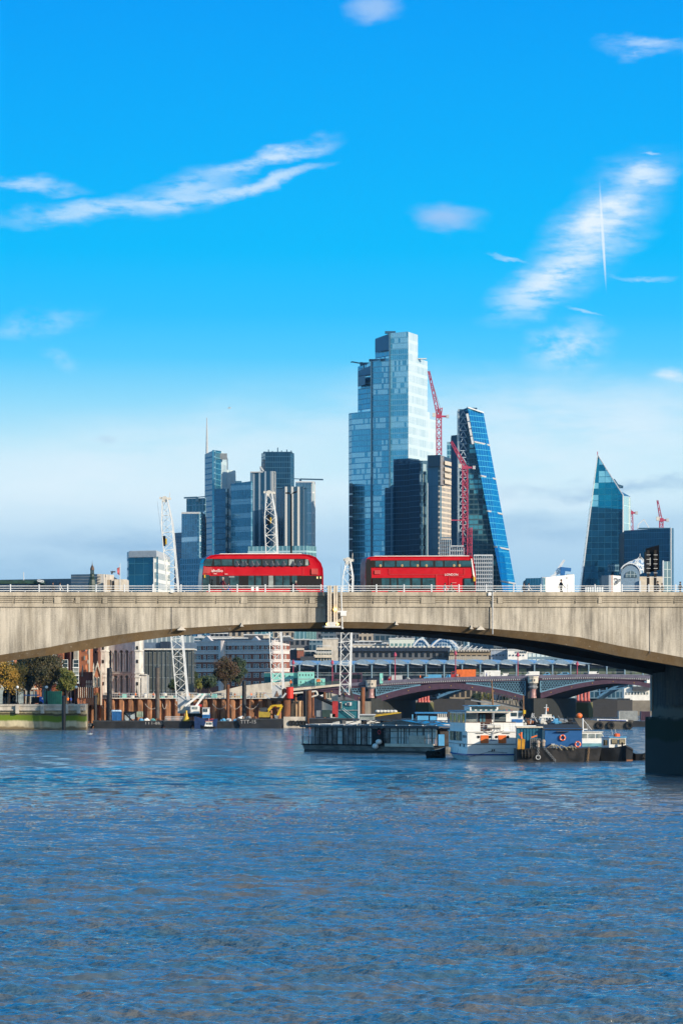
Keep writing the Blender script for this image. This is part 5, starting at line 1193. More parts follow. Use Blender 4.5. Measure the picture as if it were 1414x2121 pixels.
m = MB(); m.prism([(gx(129,Y),Y+3),(gx(145,Y),Y),(gx(154,Y),Y+1.5),(gx(154,Y),Y+16),(gx(129,Y),Y+16)], GZ, gz(1320,Y)); T(o,'dark_wing',m,M_dbrick)
m = MB(); m.prism([(gx(154,Y),Y-1),(gx(178,Y),Y-2),(gx(186,Y),Y),(gx(186,Y),Y+15),(gx(154,Y),Y+15)], GZ, gz(1315,Y)); T(o,'main_wall',m,M_obrick)
m = MB(); pbox(m, 145, 147.5, 1325, 1460, Y-.8, 1); pbox(m, 163, 165, 1410, 1460, Y-2.6, 1); pbox(m, 183.6, 186, 1320, 1400, Y-1.2, 1); T(o,'stone_buttress',m,M_cream)
x = gx(159.5,Y); hw = 4.2*Y/F
def lancet(m, x, z0, z1, hw, y0, y1):
    h = hw*2; pts = [(x-hw,z0),(x+hw,z0)]+[(x+hw-2*hw*(1-math.cos(a)), z1-h*.87+2*hw*math.sin(a)) for a in [math.pi/3*i/6 for i in range(7)]]
    L = [(2*x-p[0], p[1]) for p in reversed(pts[2:-1])]; m.slab(pts+L, y0, y1); return m
m = MB(); lancet(m, x, gz(1408,Y), gz(1342,Y), hw*1.25, Y-2.3, Y-1.6); T(o,'window_surround',m,M_cream)
m = MB(); lancet(m, x, gz(1404,Y), gz(1345,Y), hw*.8, Y-2.36, Y-2.2); g_ = T(o,'tall_window',m,M_glass)
m = MB(); [m.beam((x+q,Y-2.4,gz(1404,Y)),(x+q,Y-2.4,gz(1347,Y)),.09) for q in (-.16,.16)]; part('mullion', m, M_cream, g_)
for px, py in ((175,1346),(182,1353),(175,1364),(182,1372)):
    m = MB(); pbox(m, px-1.2, px+1.2, py-5, py+3, Y-2.2, .4); T(o,'small_window',m,M_glass)
Y = 932; o = thing('gothic_porch', 'low orange brick gothic porch with pinnacled gable', 'building', (gx(190,Y),Y,GZ))
m = MB(); pbox(m, 160, 195, 1425, 1461, Y-3, 4); T(o,'boundary_wall',m,M_obrick)
for k in range(8):
    m = MB(); pbox(m, 162+k*4.2, 163+k*4.2, 1423.5, 1446, Y-3.4, .6); T(o,'pilaster',m,M_cream)
m = MB(); pbox(m, 168, 195, 1400, 1426, Y+1, 4); m.slab([(gx(168,Y),gz(1400,Y)),(gx(195,Y),gz(1400,Y)),(gx(192,Y),gz(1392,Y)),(gx(172,Y),gz(1392,Y))],Y+1,Y+5); T(o,'rear_range',m,M_dbrick)
m = MB(); ext(m, [(167,1402),(173,1402),(170.5,1378)], Y+.6, (0,2)); T(o,'turret_roof',m,M_slate)
for px in (179,184,189):
    for py in (1413, 1421):
        m = MB(); lancet(m, gx(px,Y), gz(py+3,Y), gz(py-4,Y), .2, Y+.75, Y+1.02); T(o,'lancet_window',m,M_cream)
m = MB(); ext(m, [(194,1461),(209.5,1461),(209.5,1400),(201.8,1374),(194,1400)], Y-1, (0,5)); T(o,'gable_front',m,M_obrick)
m = MB(); 
for a, b in (((194,1400),(201.8,1374)),((209.5,1400),(201.8,1374))): m.beam(at(*a,Y-1.2), at(*b,Y-1.2), .3)
T(o,'gable_coping',m,M_cream)
for px in (193.8, 201.8, 209.6):
    m = MB(); t_ = 1372 if px != 201.8 else 1369; b_ = 1461 if px != 201.8 else 1378; p = at(px,b_,Y-1.3); q = at(px,t_+8,Y-1.3); m.beam(p, q, .32); m.tube(q, at(px,t_,Y-1.3), .2, .02, 6); T(o,'pinnacle',m,M_cream)
for px in (198.5, 205):
    m = MB(); lancet(m, gx(px,Y), gz(1424,Y), gz(1402,Y), .26, Y-1.25, Y-1); w_ = T(o,'gable_window',m,M_cream); m = MB(); lancet(m, gx(px,Y), gz(1423,Y), gz(1404,Y), .15, Y-1.32, Y-1.2); part('pane', m, M_glass, w_)
m = MB(); lancet(m, gx(202,Y), gz(1460,Y), gz(1434,Y), .5, Y-1.4, Y-.9); T(o,'door',m,mat('oak door', (.35,.22,.08), .6))
# arcaded stone palace, front turned half left
Y = 950
o = thing('arcaded_stone_building', 'pale stone building with two tiers of tall arches and end turrets', 'building', (gx(250,Y),Y,GZ))
x0, x1 = gx(209,Y), gx(293,Y); ya, yb = Y+2, Y-3
fd = lambda f: (x0+(x1-x0)*f, ya+(yb-ya)*f)
m = MB(); m.prism([(x0,ya+1.6),(x1,yb+1.6),(x1,yb+16),(x0,ya+16)], GZ, gz(1300,Y)); T(o,'inner_wall',m,mat('grey stone with painted shade', (.30,.31,.32), .8, var=.2))  # shade behind the arches put into the wall colour
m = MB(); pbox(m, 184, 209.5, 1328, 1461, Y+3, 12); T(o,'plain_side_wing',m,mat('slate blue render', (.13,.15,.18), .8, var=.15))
m = MB(); pbox(m, 196.5, 199.5, 1349, 1353, Y+2.8, .4); T(o,'side_window',m,M_black)
ang = math.atan2(yb-ya, x1-x0); W_ = math.hypot(x1-x0, yb-ya); nb = 5
def wallpart(nm, u0, u1, z0, z1, dep0, dep1, mt):
    m = MB(Matrix.Translation((x0,ya,0)) @ Matrix.Rotation(ang,4,'Z')); m.box(u0,dep0,z0,u1,dep1,z1); return T(o,nm,m,mt)
b0 = 1.6; bw = (W_-3.2)/nb
M_pst = mat('pale weathered stone', (.60,.58,.54), .8, var=.3, scale=.8, streak=.4)
for tier, (zb, zs, zt_) in enumerate(((gz(1436,Y), gz(1404,Y), gz(1397,Y)), (gz(1392,Y), gz(1352,Y), gz(1336,Y)))):
    for i in range(nb):
        # spandrel with a round arch cut out
        uc = b0+bw*(i+.5); r_ = bw*.34; N = 10; zc = zs
        pts = [(uc-bw/2,zc),(uc-r_,zc)]+[(uc-r_*math.cos(math.pi*k/N), zc+r_*math.sin(math.pi*k/N)*1.15) for k in range(1,N)]+[(uc+r_,zc),(uc+bw/2,zc)]
        m = MB(Matrix.Translation((x0,ya,0)) @ Matrix.Rotation(ang,4,'Z')); tp = zt_+1.2 if tier else zt_+.5; vs = []; fs = []
        for u, z in pts: vs += [(u,-.0,z),(u,-.0,max(tp, z+.15)),(u,.7,z),(u,.7,max(tp, z+.15))]
        for k in range(len(pts)-1):
            a = 4*k; b = a+4; fs += [(a,b,b+1,a+1),(a+2,a+3,b+3,b+2),(a,a+2,b+2,b),(a+1,b+1,b+3,a+3)]
        fs += [(0,1,3,2),(4*len(pts)-4,4*len(pts)-2,4*len(pts)-1,4*len(pts)-3)]
        m.add(vs, fs); T(o,'arch',m,M_pst)
        m = MB(Matrix.Translation((x0,ya,0)) @ Matrix.Rotation(ang,4,'Z')); m.box(uc-r_*.6,1.3,zb+1.2,uc+r_*.6,1.62,zs+.2); T(o,'window',m,M_glass)
    for i in range(nb+1):
        u = b0+bw*i
        for q in ((-.3,.3) if tier else (-.25,.25)):
            m = MB(Matrix.Translation((x0,ya,0)) @ Matrix.Rotation(ang,4,'Z')); m.lathe([(.30,0),(.24,.4),(.2,zs-zb-.5),(.32,zs-zb)], (u+q,.3,zb), 8); T(o,'column',m,M_pst,smooth=40)
for z, h in ((gz(1440,Y),.6),(gz(1396,Y),.5),(gz(1402,Y)+.9,.35),(gz(1336,Y)+.8,.6)): wallpart('string_course', 0, W_, z, z+h, -.35, 1., M_pst)
wallpart('plinth', 0, W_, GZ, gz(1440,Y), -.2, 1.2, M_pst)
for u in (0.6, W_-.9):
    xx, yy = x0+math.cos(ang)*u, ya+math.sin(ang)*u
    m = MB(); c = [(xx+1.45*math.cos(a), yy+1.45*math.sin(a)) for a in [R(22.5+45*k) for k in range(8)]]; m.prism(c, GZ, gz(1300,Y)); tr = T(o,'turret',m,M_pst)
    for py in (1350, 1396, 1404): m = MB(); c2 = [(xx+1.7*math.cos(a), yy+1.7*math.sin(a)) for a in [R(22.5+45*k) for k in range(8)]]; m.prism(c2, gz(py,Y), gz(py,Y)+.35); part('turret_band', m, M_pst, tr)
    for py in (1346, 1374, 1420, 1446): m = MB(); m.box(xx-.25,yy-1.5,gz(py,Y),xx+.2,yy-1.3,gz(py-7,Y)); part('slit_window', m, M_black, tr)
m = MB(); pbox(m, 293, 304, 1398, 1446, Y-4, 10)
T(o,'annex',m,M_pst)
m = MB(); pbox(m, 292.5, 305, 1396.5, 1399, Y-4.4, 1); T(o,'annex_cornice',m,M_pst)
for px in (272, 282.5):
    m = MB(); p = at(px,1446,Y-6); m.lathe([(.55,0),(.45,.8),(.12,1.8),(.05,3.0)], tuple(p), 8); k_ = solo('lamp_base', m, M_black, 'black bell shaped lamp base before the stone arches, '+('left one' if px == 272 else 'right one'), 'lamp base', 'black lamp bases')
# glass building
Y = 980; o = thing('glass_fronted_building', 'dark glass fronted building with pale roof slab behind the white crane boom', 'building', (gx(350,Y),Y,GZ))
m = MB(); pbox(m, 292, 402, 1346, 1446, Y, 14); T(o,'glass_wall',m,facade('dark atrium glazing', (.05,.075,.085), (.14,.17,.18), 1.4, 3.2, .10, .06, .4, .12, .7, glass2=(.16,.16,.14,1)))
m = MB(); pbox(m, 291, 403, 1343.5, 1346.5, Y-1, 16); T(o,'roof_slab',m,M_offw)
m = MB(); pbox(m, 291, 404, 1331, 1343.5, Y+3, 12); T(o,'set_back_storey',m,mat('slate blue metal roof', (.10,.15,.22), .5)); m = MB(); pbox(m, 332, 352, 1329, 1344, Y+2, 5); T(o,'plant_room',m,M_navy)
m = MB(); pbox(m, 293, 400, 1318, 1331, Y+8, 8); T(o,'louvred_screen',m,facade('louvred screen', (.25,.33,.38), (.45,.5,.52), 1.2, 20, .3, 0, .2, .4, .3))
m = MB(); 
for k in range(12): pbox(m, 300+k*9, 300.5+k*9, 1347, 1442, Y-.3, .3)
T(o,'mullions',m,M_grey)
# red and white brick building: long shaded front, sunlit right end
Y = 1010; o = thing('striped_brick_building', 'five storey red brick building with white bands behind round brown tree', 'building', (gx(480,Y),Y,GZ))
xa, xb, xc = gx(402,Y), gx(565,Y), gx(598,Y+8)
fy = lambda x: Y+3-(x-xa)/(xb-xa)*5
xa = gx(402,Y+18)
FR = [(xa,Y+18),(xb,Y-2),(xc,Y+6),(xc,Y+30),(xa,Y+34)]
m = MB(); m.prism(FR, GZ, gz(1326,Y)); T(o,'brick_wall',m,M_brick)
af = math.atan2(-20, xb-xa); Wf = math.hypot(20, xb-xa); ar = math.atan2(8, xc-xb); Wr = math.hypot(8, xc-xb)
M_band = mat('white stucco band', (.62,.57,.56), .7, var=.12)
for py0, py1 in ((1326,1337),(1345.5,1354.5),(1365.5,1371),(1384,1391.5)):
    for (px_, a_, w_) in ((0, af, Wf), (1, ar, Wr)):
        ox, oy = (xa,Y+18) if px_ == 0 else (xb,Y-2)
        m = MB(Matrix.Translation((ox,oy,0)) @ Matrix.Rotation(a_,4,'Z')); m.box(0,-.25,gz(py1,Y),w_,.0,gz(py0,Y)); m.box(0,-.45,gz(py0,Y)-.25,w_,.0,gz(py0,Y)); T(o,'white_band',m,M_band)
fl = [gz(1345.3,Y), gz(1365.2,Y), gz(1383.7,Y), gz(1403,Y), gz(1420,Y)]
us = [u_*1.39 for u_ in (.9,1.55, 2.9, 4.1,5.0, 6.5, 8.1, 9.0, 10.6, 12.0,12.8, 14.0,14.9, 16.3,17.1, 18.4, 19.5)]
windows(o, (xa,Y+18), af, us, fl, .74, 1.02, M_band, sill=False)
windows(o, (xb,Y-2), ar, [1.2,3.2,5.2,7.0], fl[:4], .6, 1.02, M_band, sill=False)
m = MB(Matrix.Translation((xa,Y+18,0)) @ Matrix.Rotation(af,4,'Z')); m.lathe([(1.15,0),(1.15,gz(1326,Y)-GZ)], (10.8,.0,GZ), 10); T(o,'bay',m,M_band)
for uc, w_ in ((5.,1.8),(23.,1.4)):
    m = MB(Matrix.Translation((xa,Y+18,0)) @ Matrix.Rotation(af,4,'Z')); z = gz(1326,Y); m.slab([(uc-w_,z),(uc+w_,z),(uc,z+w_*.75)],-.3,.6); T(o,'pediment',m,M_band)
m = MB(Matrix.Translation((xa,Y+18,0)) @ Matrix.Rotation(af,4,'Z')); m.beam((12.4,-.2,GZ),(12.4,-.2,gz(1328,Y)),.12); T(o,'downpipe',m,M_black)
m = MB(Matrix.Translation((xa,Y+18,0)) @ Matrix.Rotation(af,4,'Z')); m.prism([(0,1.2),(Wf,1.2),(Wf,9),(0,9)], gz(1326,Y)-.3, gz(1322,Y), [(1.,2.4),(Wf-1,2.4),(Wf-1,8),(1,8)]); T(o,'roof',m,M_slate)

# ---------------------------------------------------------------- cofferdam and works
cof = thing('cofferdam', 'long rusty sheet pile cofferdam wall behind the barges', 'cofferdam', (gx(390,938),938,0))
m = MB(); vs = []; fs = []; x = gx(182,938); x_end = gx(592,938); k = 0; zt = gz(1447.5,938); prof = []
while x < x_end:
    j_ = rr.uniform(-.06,.06)
    prof += [(x,938.8+j_),(x+.45,938.8+j_),(x+.95,937.4+j_),(x+1.75,937.4+j_)]; x += 2.25
for a, b in prof: vs += [(a,b,-2),(a,b,zt+rr.uniform(-.05,.05)),(a,b+.06,-2),(a,b+.06,zt)]
n = len(prof)
for i in range(n-1): a = 4*i; b = a+4; fs += [(a,b,b+1,a+1),(a+2,a+3,b+3,b+2),(a+1,b+1,b+3,a+3)]
m.add(vs, fs); T(cof,'sheet_piles',m,M_sheet)
m = MB(); m.box(gx(180,938),936.9,zt,x_end,939.4,zt+.22); T(cof,'capping_beam',m,M_offw)
m = MB()
for i in range(80):
    a = gx(182,938)+i*.6
    if a < x_end: m.beam((a,937.1,zt+.2),(a,937.1,zt+1.3),.06)
for z in (.75, 1.3): m.beam((gx(182,938),937.1,zt+z),(x_end,937.1,zt+z),.07)
T(cof,'guard_rail',m,M_lgrey)
def chain(m, a, b, sag, r=.05, n=8):
    a = Vector(a); b = Vector(b); pts = [a.lerp(b,i/n)-Vector((0,0,sag*4*(i/n)*(1-i/n))) for i in range(n+1)]; return m.path(pts, r, 4)
for a, b in ((158,188),(336,345),(362,400),(440,470),(475,500),(505,535),(300,330),(210,222)):
    m = MB(); chain(m, at(a,1458,936.8), at(b,1458,936.8), 1.3); T(cof,'hanging_rope',m,M_offw)
# ground behind the cofferdam rises to the road ramp
for (pts, Y, d, mt, nm, lab) in (
    ([(180,1448),(400,1440),(420,1440),(500,1421),(560,1414),(600,1412),(600,1450),(180,1450)], 958, 3, M_stone, 'ramp_wall', 'pale stone ramp wall rising right behind the construction clutter'),):
    m = MB(); ext(m, pts, Y, (0,d)); o = solo(nm, m, mt, lab, 'wall')
# clutter on the works: cabins, barriers, machines, each a thing
rk = random.Random(21)
cl = [('barrier','white plastic barrier',M_whitep),('crate','pale timber crate',M_cream),('fence_panel','grey mesh fence panel',M_lgrey),('cabinet','green site cabinet',M_mint),('pallet','stack of tan boards',mat('tan boards',(.40,.30,.18))),('skip','small dark skip',M_dark),('tank','white water tank',M_offw)]
places = ['beside the tall dark pile','behind the guard rail','in front of the stone turret','near the white crane foot','under the ramp wall','near the thin sheet piles','beside the rusty pile','left of the grey crane base']
seen = {}
for i in range(62):
    px = 184+i*6.5+rk.uniform(-2,2); kind, lab, mt = cl[rk.randrange(len(cl))]
    Y = rk.uniform(940.5,956); w_ = rk.uniform(.8,2.1); h = rk.uniform(.8,2.0); x = gx(px,Y); zb = GZ+.0; zb = gz(1449,940)
    o = thing(kind, '%s on the works deck %s' % (lab, places[int((px-184)/52) % 8]), kind.replace('_',' '), (x,Y,zb), rk.uniform(-.4,.4), 'site equipment along the cofferdam')
    if kind in ('barrier','fence_panel'):
        q = MB(); q.box(-w_,-.05,.15,w_,.05,.3); q.box(-w_,-.05,h-.1,w_,.05,h); [q.box(a-.05,-.05,0,a+.05,.05,h) for a in (-w_,-w_*.5,0,w_*.5,w_)]; part('panel', q, mt, o, local=True)
        q = MB(); q.box(-w_*.8,-.3,0,-w_*.6,.3,.14); part('foot', q, M_dark, o, local=True); q = MB(); q.box(w_*.6,-.3,0,w_*.8,.3,.14); part('foot', q, M_dark, o, local=True)
    elif kind == 'tank':
        q = MB(); q.lathe([(w_*.45,0),(w_*.5,.1),(w_*.5,h*.85),(w_*.3,h)], (0,0,0), 12); part('shell', q, mt, o, local=True, smooth=40); q = MB(); q.tube((0,0,h),(0,0,h+.15),.15); part('cap', q, M_blue, o, local=True)
    else:
        q = MB(); q.box(-w_*.6,-.5,0.1,w_*.6,.5,h*.85); part('body', q, mt, o, local=True); q = MB(); q.box(-w_*.62,-.52,h*.85,w_*.62,.52,h*.85+.08); q.box(-w_*.5,-.5,0,w_*.5,.5,.1); part('lid', q, M_grey, o, local=True)
cnt = {}
for i, px in enumerate((247,281,318,391,437,486,520,548,572)):
    person('hivis', tuple(at(px,1449,941)), rk.uniform(0,6), 'worker in orange jacket on the works deck, number %s from the left tower crane side' % px if 0 else 'worker in orange on the works deck '+['before the stone arches','below the right stone turret','left of tall pipe pile','right of the white crane boom','under conifer and bushes','below the red brown tree','right of the black pile','below the striped brick building','near the grey crane base'][i], 1.05)
def pile(px, pyt, pyb, Y, r, mt, lab, cap=None):
    o = thing('steel_pile', lab, 'pile', (gx(px,Y),Y,-2)); m = MB(); m.tube((gx(px,Y),Y,-2),(gx(px,Y),Y,gz(pyt,Y)),r,n=14); T(o,'shaft',m,mt,smooth=40)
    m = MB(); m.tube((gx(px,Y),Y,gz(pyt,Y)),(gx(px,Y),Y,gz(pyt-1.5 if cap is None else cap,Y)),r*1.15,r*.6,n=14); T(o,'pile_cap',m,M_dark,smooth=40)
pile(132,1443,1512,862,.45,M_hull,'dark slim pile in front of the hoarding')
pile(226.5,1385,1510,925,.62,M_hull,'tallest dark pile standing before the stone arches')
pile(197.5,1442,1510,925,.4,M_hull,'short dark pile left of tallest dark pile')
pile(326,1383,1505,926,.5,mat('weathered grey steel', (.10,.085,.075), .7, var=.4),'tall grey pile left of the white crane boom')
pile(472,1418,1500,930,.42,M_rust,'slim rusty pile below round brown tree')
pile(505.5,1411,1505,928,.5,M_hull,'black pile right of the slim rusty pile')
pile(593,1428,1512,925,1.05,M_rust,'fat rusty pile at the left corner of lit piled box')
pile(640,1430,1512,922,.62,M_rust,'rusty pile pair member at right corner of lit piled box, lit side')
pile(632.5,1430,1512,924,.55,M_hull,'darker pile tight left of the right corner pile')
o = thing('pile_casing', 'bright red steel casing on the fat rusty pile', 'casing', tuple(at(600,1450,924))); m = MB(); m.tube(at(600,1447,924), at(600,1424,924), .85, n=16); T(o,'casing',m,mat('bright red casing paint', (.75,.03,.015), .5), smooth=40); m = MB(); m.torus(tuple(at(600,1424,924)), .85, .1, 'Z'); T(o,'rim',m,M_redd)
pile(751,1424,1500,760,.45,M_rust,'rusty mooring pile left of the bridge pier column')
# lit piled box with concrete fender base
o = thing('piled_box', 'sunlit corrugated piled box with concrete foot and black tyres', 'dolphin', (gx(615,926),926,0))
m = MB(); x = gx(600,927); vs = []; fs = []; pr = []
while x < gx(632,927): pr += [(x,927.),(x+.3,927.),(x+.45,926.6),(x+.75,926.6)]; x += .9
for a, b in pr: vs += [(a,b,0),(a,b,gz(1452,927)),(a,b+.1,0),(a,b+.1,gz(1452,927))]
for i in range(len(pr)-1): a = 4*i; b = a+4; fs += [(a,b,b+1,a+1),(a+2,a+3,b+3,b+2),(a+1,b+1,b+3,a+3)]
m.add(vs, fs); T(o,'corrugated_wall',m,mat('tan steel with painted sunlight', (.52,.36,.22), .8, var=.4, scale=1., streak=.2))  # sunlight put into a paler steel colour
m = MB(); pbox(m, 587, 641, 1485, 1515, 922, 8); T(o,'concrete_foot',m,M_stone)
for px in (602, 607.5, 616.5, 622.5, 628.5, 635.5):
    m = MB(); c = at(px,1498,921.7); m.torus((c.x,c.y,c.z), .42, .2, 'Y', 14, 6); T(o,'tyre_fender',m,M_rubber,smooth=60)
for px in (604, 616):
    m = MB(); ext(m, [(px-3,1453),(px+4,1453),(px+1,1458)], 926.3, (0,.4)); T(o,'gusset',m,M_dark)
# access jetty
Y = 930; o = thing('access_jetty', 'pale jetty deck with dark green railing sloping up to the old bridge', 'jetty', tuple(at(640,1430,Y)))
m = MB(); ext(m, [(596,1427),(704,1417),(704,1421),(596,1432.5)], Y, (0,5)); T(o,'deck',m,M_cream)
m = MB(); ext(m, [(597,1432.6),(700,1422),(700,1424),(640,1431),(597,1439)], Y+1, (0,3)); T(o,'truss',m,M_dark)
m = MB()
for k in range(46): a = 597+k*2.35; yb_ = 1427-(a-596)/108*10; m.beam(at(a,yb_,Y), at(a,yb_-6.5,Y), .08)
for dz in (6.5, 3.4): m.beam(at(597,1427-dz,Y), at(704,1417-dz,Y), .1)
T(o,'railing',m,mat('dark green railing', (.03,.10,.08), .5))
for px in (612, 648, 672):
    m = MB(); m.tube(at(px,1434,Y+2), at(px,1500,Y+2), .3); T(o,'leg',m,M_rust)
m = MB(); m.path([at(604,1437,Y), at(655,1432,Y), at(658,1440,Y), at(640,1445,Y)], .22, 8); T(o,'pipe',m,M_offw)
m = MB(); ext(m, [(596,1490),(596,1450),(640,1436),(660,1440),(688,1452),(688,1490)], 938, (0,2)); T(o,'navy_bulkhead',m,M_navy)  # navy sheet standing behind the jetty
# mint site cabins on the jetty
def cabin(px0, px1, pyt, pyb, Y, mt, lab, nwin=3, d=3, side=None):
    o = thing('site_cabin', lab, 'cabin', (gx((px0+px1)/2,Y),Y,gz(pyb,Y))); m = MB(); pbox(m, px0, px1, pyt, pyb, Y, d); T(o,'body',m,mt)
    m = MB(); pbox(m, px0-.3, px1+.3, pyt-.6, pyt+.3, Y-.1, d+.2); T(o,'roof_edge',m,M_lgrey)
    for k in range(nwin):
        a = px0+(px1-px0)*(k+.6)/(nwin+.4); m = MB(); pbox(m, a-.8, a+.8, pyt+(pyb-pyt)*.3, pyt+(pyb-pyt)*.62, Y-.06, .1); T(o,'window',m,M_dark)
    if side: m = MB(); pbox(m, px1, px1+side, pyt, pyb, Y+1, d-1); T(o,'shade_painted_end',m,M_teal)  # end wall's shade put in as dark teal colour
    return o
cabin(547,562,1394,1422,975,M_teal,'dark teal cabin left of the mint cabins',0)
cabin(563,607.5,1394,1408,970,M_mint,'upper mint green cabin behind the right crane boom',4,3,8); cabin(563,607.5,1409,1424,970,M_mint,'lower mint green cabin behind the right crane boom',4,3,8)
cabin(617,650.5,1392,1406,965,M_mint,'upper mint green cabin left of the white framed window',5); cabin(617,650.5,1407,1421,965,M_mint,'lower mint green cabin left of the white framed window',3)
cabin(652,673,1405.5,1420,962,M_mint,'single low mint green cabin at right end of cabins',2)
for px, l in ((602,'worker in orange by the lower mint cabins'),(657,'worker in orange on the jetty, left of the pair'),(661,'worker in orange on the jetty, right of the pair')): person('hivis', tuple(at(px,1424 if px<640 else 1421,929)), 1., l, 1.1)
# crawler cranes
def mobile_crane(label, Y, foot, tip, w, hook, hookx, ground=None, curve=0.):
    o = thing('crawler_crane', label, 'crane', (gx(foot[0],Y),Y,gz(foot[1],Y)), 0, 'white lattice boom cranes')
    a, b = at(foot[0],foot[1],Y), at(tip[0],tip[1],Y); mid = a.lerp(b,.88)
    m = MB(); lattice(m, a, mid, w, 2.1, ch=.16, br=.1); lattice(m, mid, b, w, 1.8, ch=.16, br=.1, taper=.45)
    T(o,'boom',m,M_whitep)
    m = MB(); h_ = Vector((w*.62,0,0)); m.beam(a+h_, mid+h_*.95, .34); m.beam(mid+h_*.95, b+Vector((w*.25,0,0)), .34); T(o,'front_chord',m,M_white)
    m = MB(); m.tube(b+Vector((0,-.4,0)), b+Vector((0,.4,0)), .75); m.beam(b+Vector((-w*.5,0,.3)), b+Vector((w*.6,0,.1)), .5); m.beam(b+Vector((w*.45,0,0)), b+Vector((w*.5,0,1.6)), .12); T(o,'boom_head',m,M_offw)
    hx = gx(hookx,Y); hz = gz(hook,Y)
    m = MB(); [m.beam((hx+q,Y-.6,hz+1.),(b.x+q,Y-.6,b.z),.05) for q in (-.4,.4)]; m.beam((b.x-w*.7,Y,b.z-.5),(a.x-w*.4,Y,a.z+8),.05); T(o,'hoist_rope',m,M_grey)
    m = MB(); m.box(hx-.45,Y-.9,hz-1.2,hx+.25,Y-.3,hz+1.2); hk = T(o,'hook_block',m,M_black); m = MB(); m.box(hx+.25,Y-.9,hz-.8,hx+.55,Y-.3,hz+.6); part('yellow_cheek', m, M_yellow, hk)
    return o, a
o, a = mobile_crane('left white lattice boom crane rising over the glass block', 912, (377,1452), (341,1034), 2.5, 1121, 341)
m = MB(); pbox(m, 368, 393, 1443, 1478, 911, 3.4); T(o,'machine_house',m,M_lgrey); m = MB(); pbox(m, 374, 385, 1462, 1476, 910.8, .3); T(o,'house_door',m,M_cream)
for p, q in (((395,1478),(425,1437)),((383,1463),(416,1438))): m = MB(); m.beam(at(*p,908), at(*q,908), .5); T(o,'back_mast',m,M_whitep)
m = MB(); pbox(m, 395, 413, 1462, 1478, 907, 2.5); T(o,'cab',m,M_whitep); m = MB(); pbox(m, 399, 409, 1464, 1469, 906.8, .3); T(o,'cab_window',m,M_glass)
m = MB(); pbox(m, 385, 420, 1478, 1485, 906, 6); T(o,'crawler_track',m,M_black)
o, a = mobile_crane('middle white lattice boom crane with base before the mint cabins', 925, (574,1428), (557,1022), 2.6, 1077, 557.5)
m = MB(); pbox(m, 563, 583, 1420, 1448, 924, 3.4); T(o,'machine_house',m,M_lgrey); m = MB(); ext(m, [(569,1443),(578,1443),(573.5,1431)], 923.8, (0,.2)); T(o,'hoist_opening',m,mat('brown hook opening', (.2,.12,.08)))
for p, q in (((560,1448),(548,1438)),((583,1448),(592,1436))): m = MB(); m.beam(at(*p,923), at(*q,923), .4); T(o,'outrigger',m,M_lgrey)
m = MB(); pbox(m, 560, 586, 1446, 1452, 922, 5); T(o,'crawler_track',m,M_black)
o, a = mobile_crane('short white lattice boom crane seen under the gantry pole, teal house', 775, (713,1440), (720.5,1162), 1.9, 1300, 716)
m = MB(); m.beam(at(706,1418,775), at(713,1450,775), .5); m.beam(at(722,1420,775), at(731,1448,775), .5); m.box(gx(706,775),774,gz(1452,775),gx(732,775),777,gz(1450,775)); T(o,'a_frame',m,M_dark)
m = MB(); pbox(m, 700, 743, 1452.5, 1488, 774, 4); T(o,'machine_house',m,mat('petrol blue cabin paint', (.012,.13,.17), .45))
m = MB(); pbox(m, 741.5, 744, 1452, 1489, 773.8, 4); T(o,'white_corner_post',m,M_white)
for a0, a1, b0, b1, mt in ((703,707.5,1454.5,1468,M_offw),(704,706.7,1456,1468,M_black),(719,728,1455,1462,M_white),(721,724,1455.5,1461.5,M_dark),(715,717,1457,1461,M_offw)):
    m = MB(); pbox(m, a0, a1, b0, b1, 773.6-(.2 if mt in (M_black,M_dark) else 0), .3); T(o,'window' if b1<1465 else 'door',m,mt)
m = MB(); m.beam(at(709,1470,773.4), at(733,1488,773.4), .12); m.beam(at(711,1467,773.4), at(735,1485,773.4), .07); pbox(m, 701, 741, 1471, 1471.8, 773.6, .3); T(o,'stair_rail',m,M_lgrey)

# ---------------------------------------------------------------- work barges
def barge(px0, px1, pyt, pyb, Y, lab, text=None, tx=0, d=9, mt=M_hull, ts=1.2):
    o = thing('work_barge', lab, 'barge', (gx((px0+px1)/2,Y),Y,0)); m = MB(); a, b = gx(px0,Y), gx(px1,Y); zt = gz(pyt,Y)
    m.slab([(a+.9,-.6),(b-.9,-.6),(b-.05,zt*.55),(b,zt),(a,zt),(a+.05,zt*.55)], Y, Y+d); T(o,'hull',m,mt)
    m = MB(); m.box(a,Y-.15,zt-.25,b,Y,zt); T(o,'rubbing_strake',m,M_dark)
    for q in (.1,.9): x = a+(b-a)*q; m = MB(); m.tube((x,Y+.6,zt),(x,Y+.6,zt+.5),.16); m.tube((x-.3,Y+.6,zt+.4),(x+.3,Y+.6,zt+.4),.08); T(o,'bollard',m,M_rust)
    if text: m = MB(); m.text(text, ts, Matrix.Translation((gx(tx,Y),Y-.03,zt*.5)) @ Matrix.Rotation(R(90),4,'X'), .01); T(o,'lettering',m,mat('grey lettering', (.4,.4,.4)))
    return o
Yb = 905
barge(120,190,1499,1508,Yb,'black barge lettered LONDON at the left end of the row','1113010  LONDON',154,ts=.95)
barge(192,338,1493,1508,Yb+.5,'long black barge lettered TTT-865 carrying the blue container','TTT-865',318,ts=1.2)
barge(338,398,1493,1508,Yb,'short black barge with mesh railing and yellow cone')
barge(398,497,1494,1508,Yb+1,'black barge behind the blue tug and small launch')
barge(494,586,1489,1508,Yb,'black barge lettered TTT-15 carrying the yellow excavator','TTT-15',514,ts=1.2)
barge(640,745,1488,1500,795,'dark barge under the petrol blue crane house')
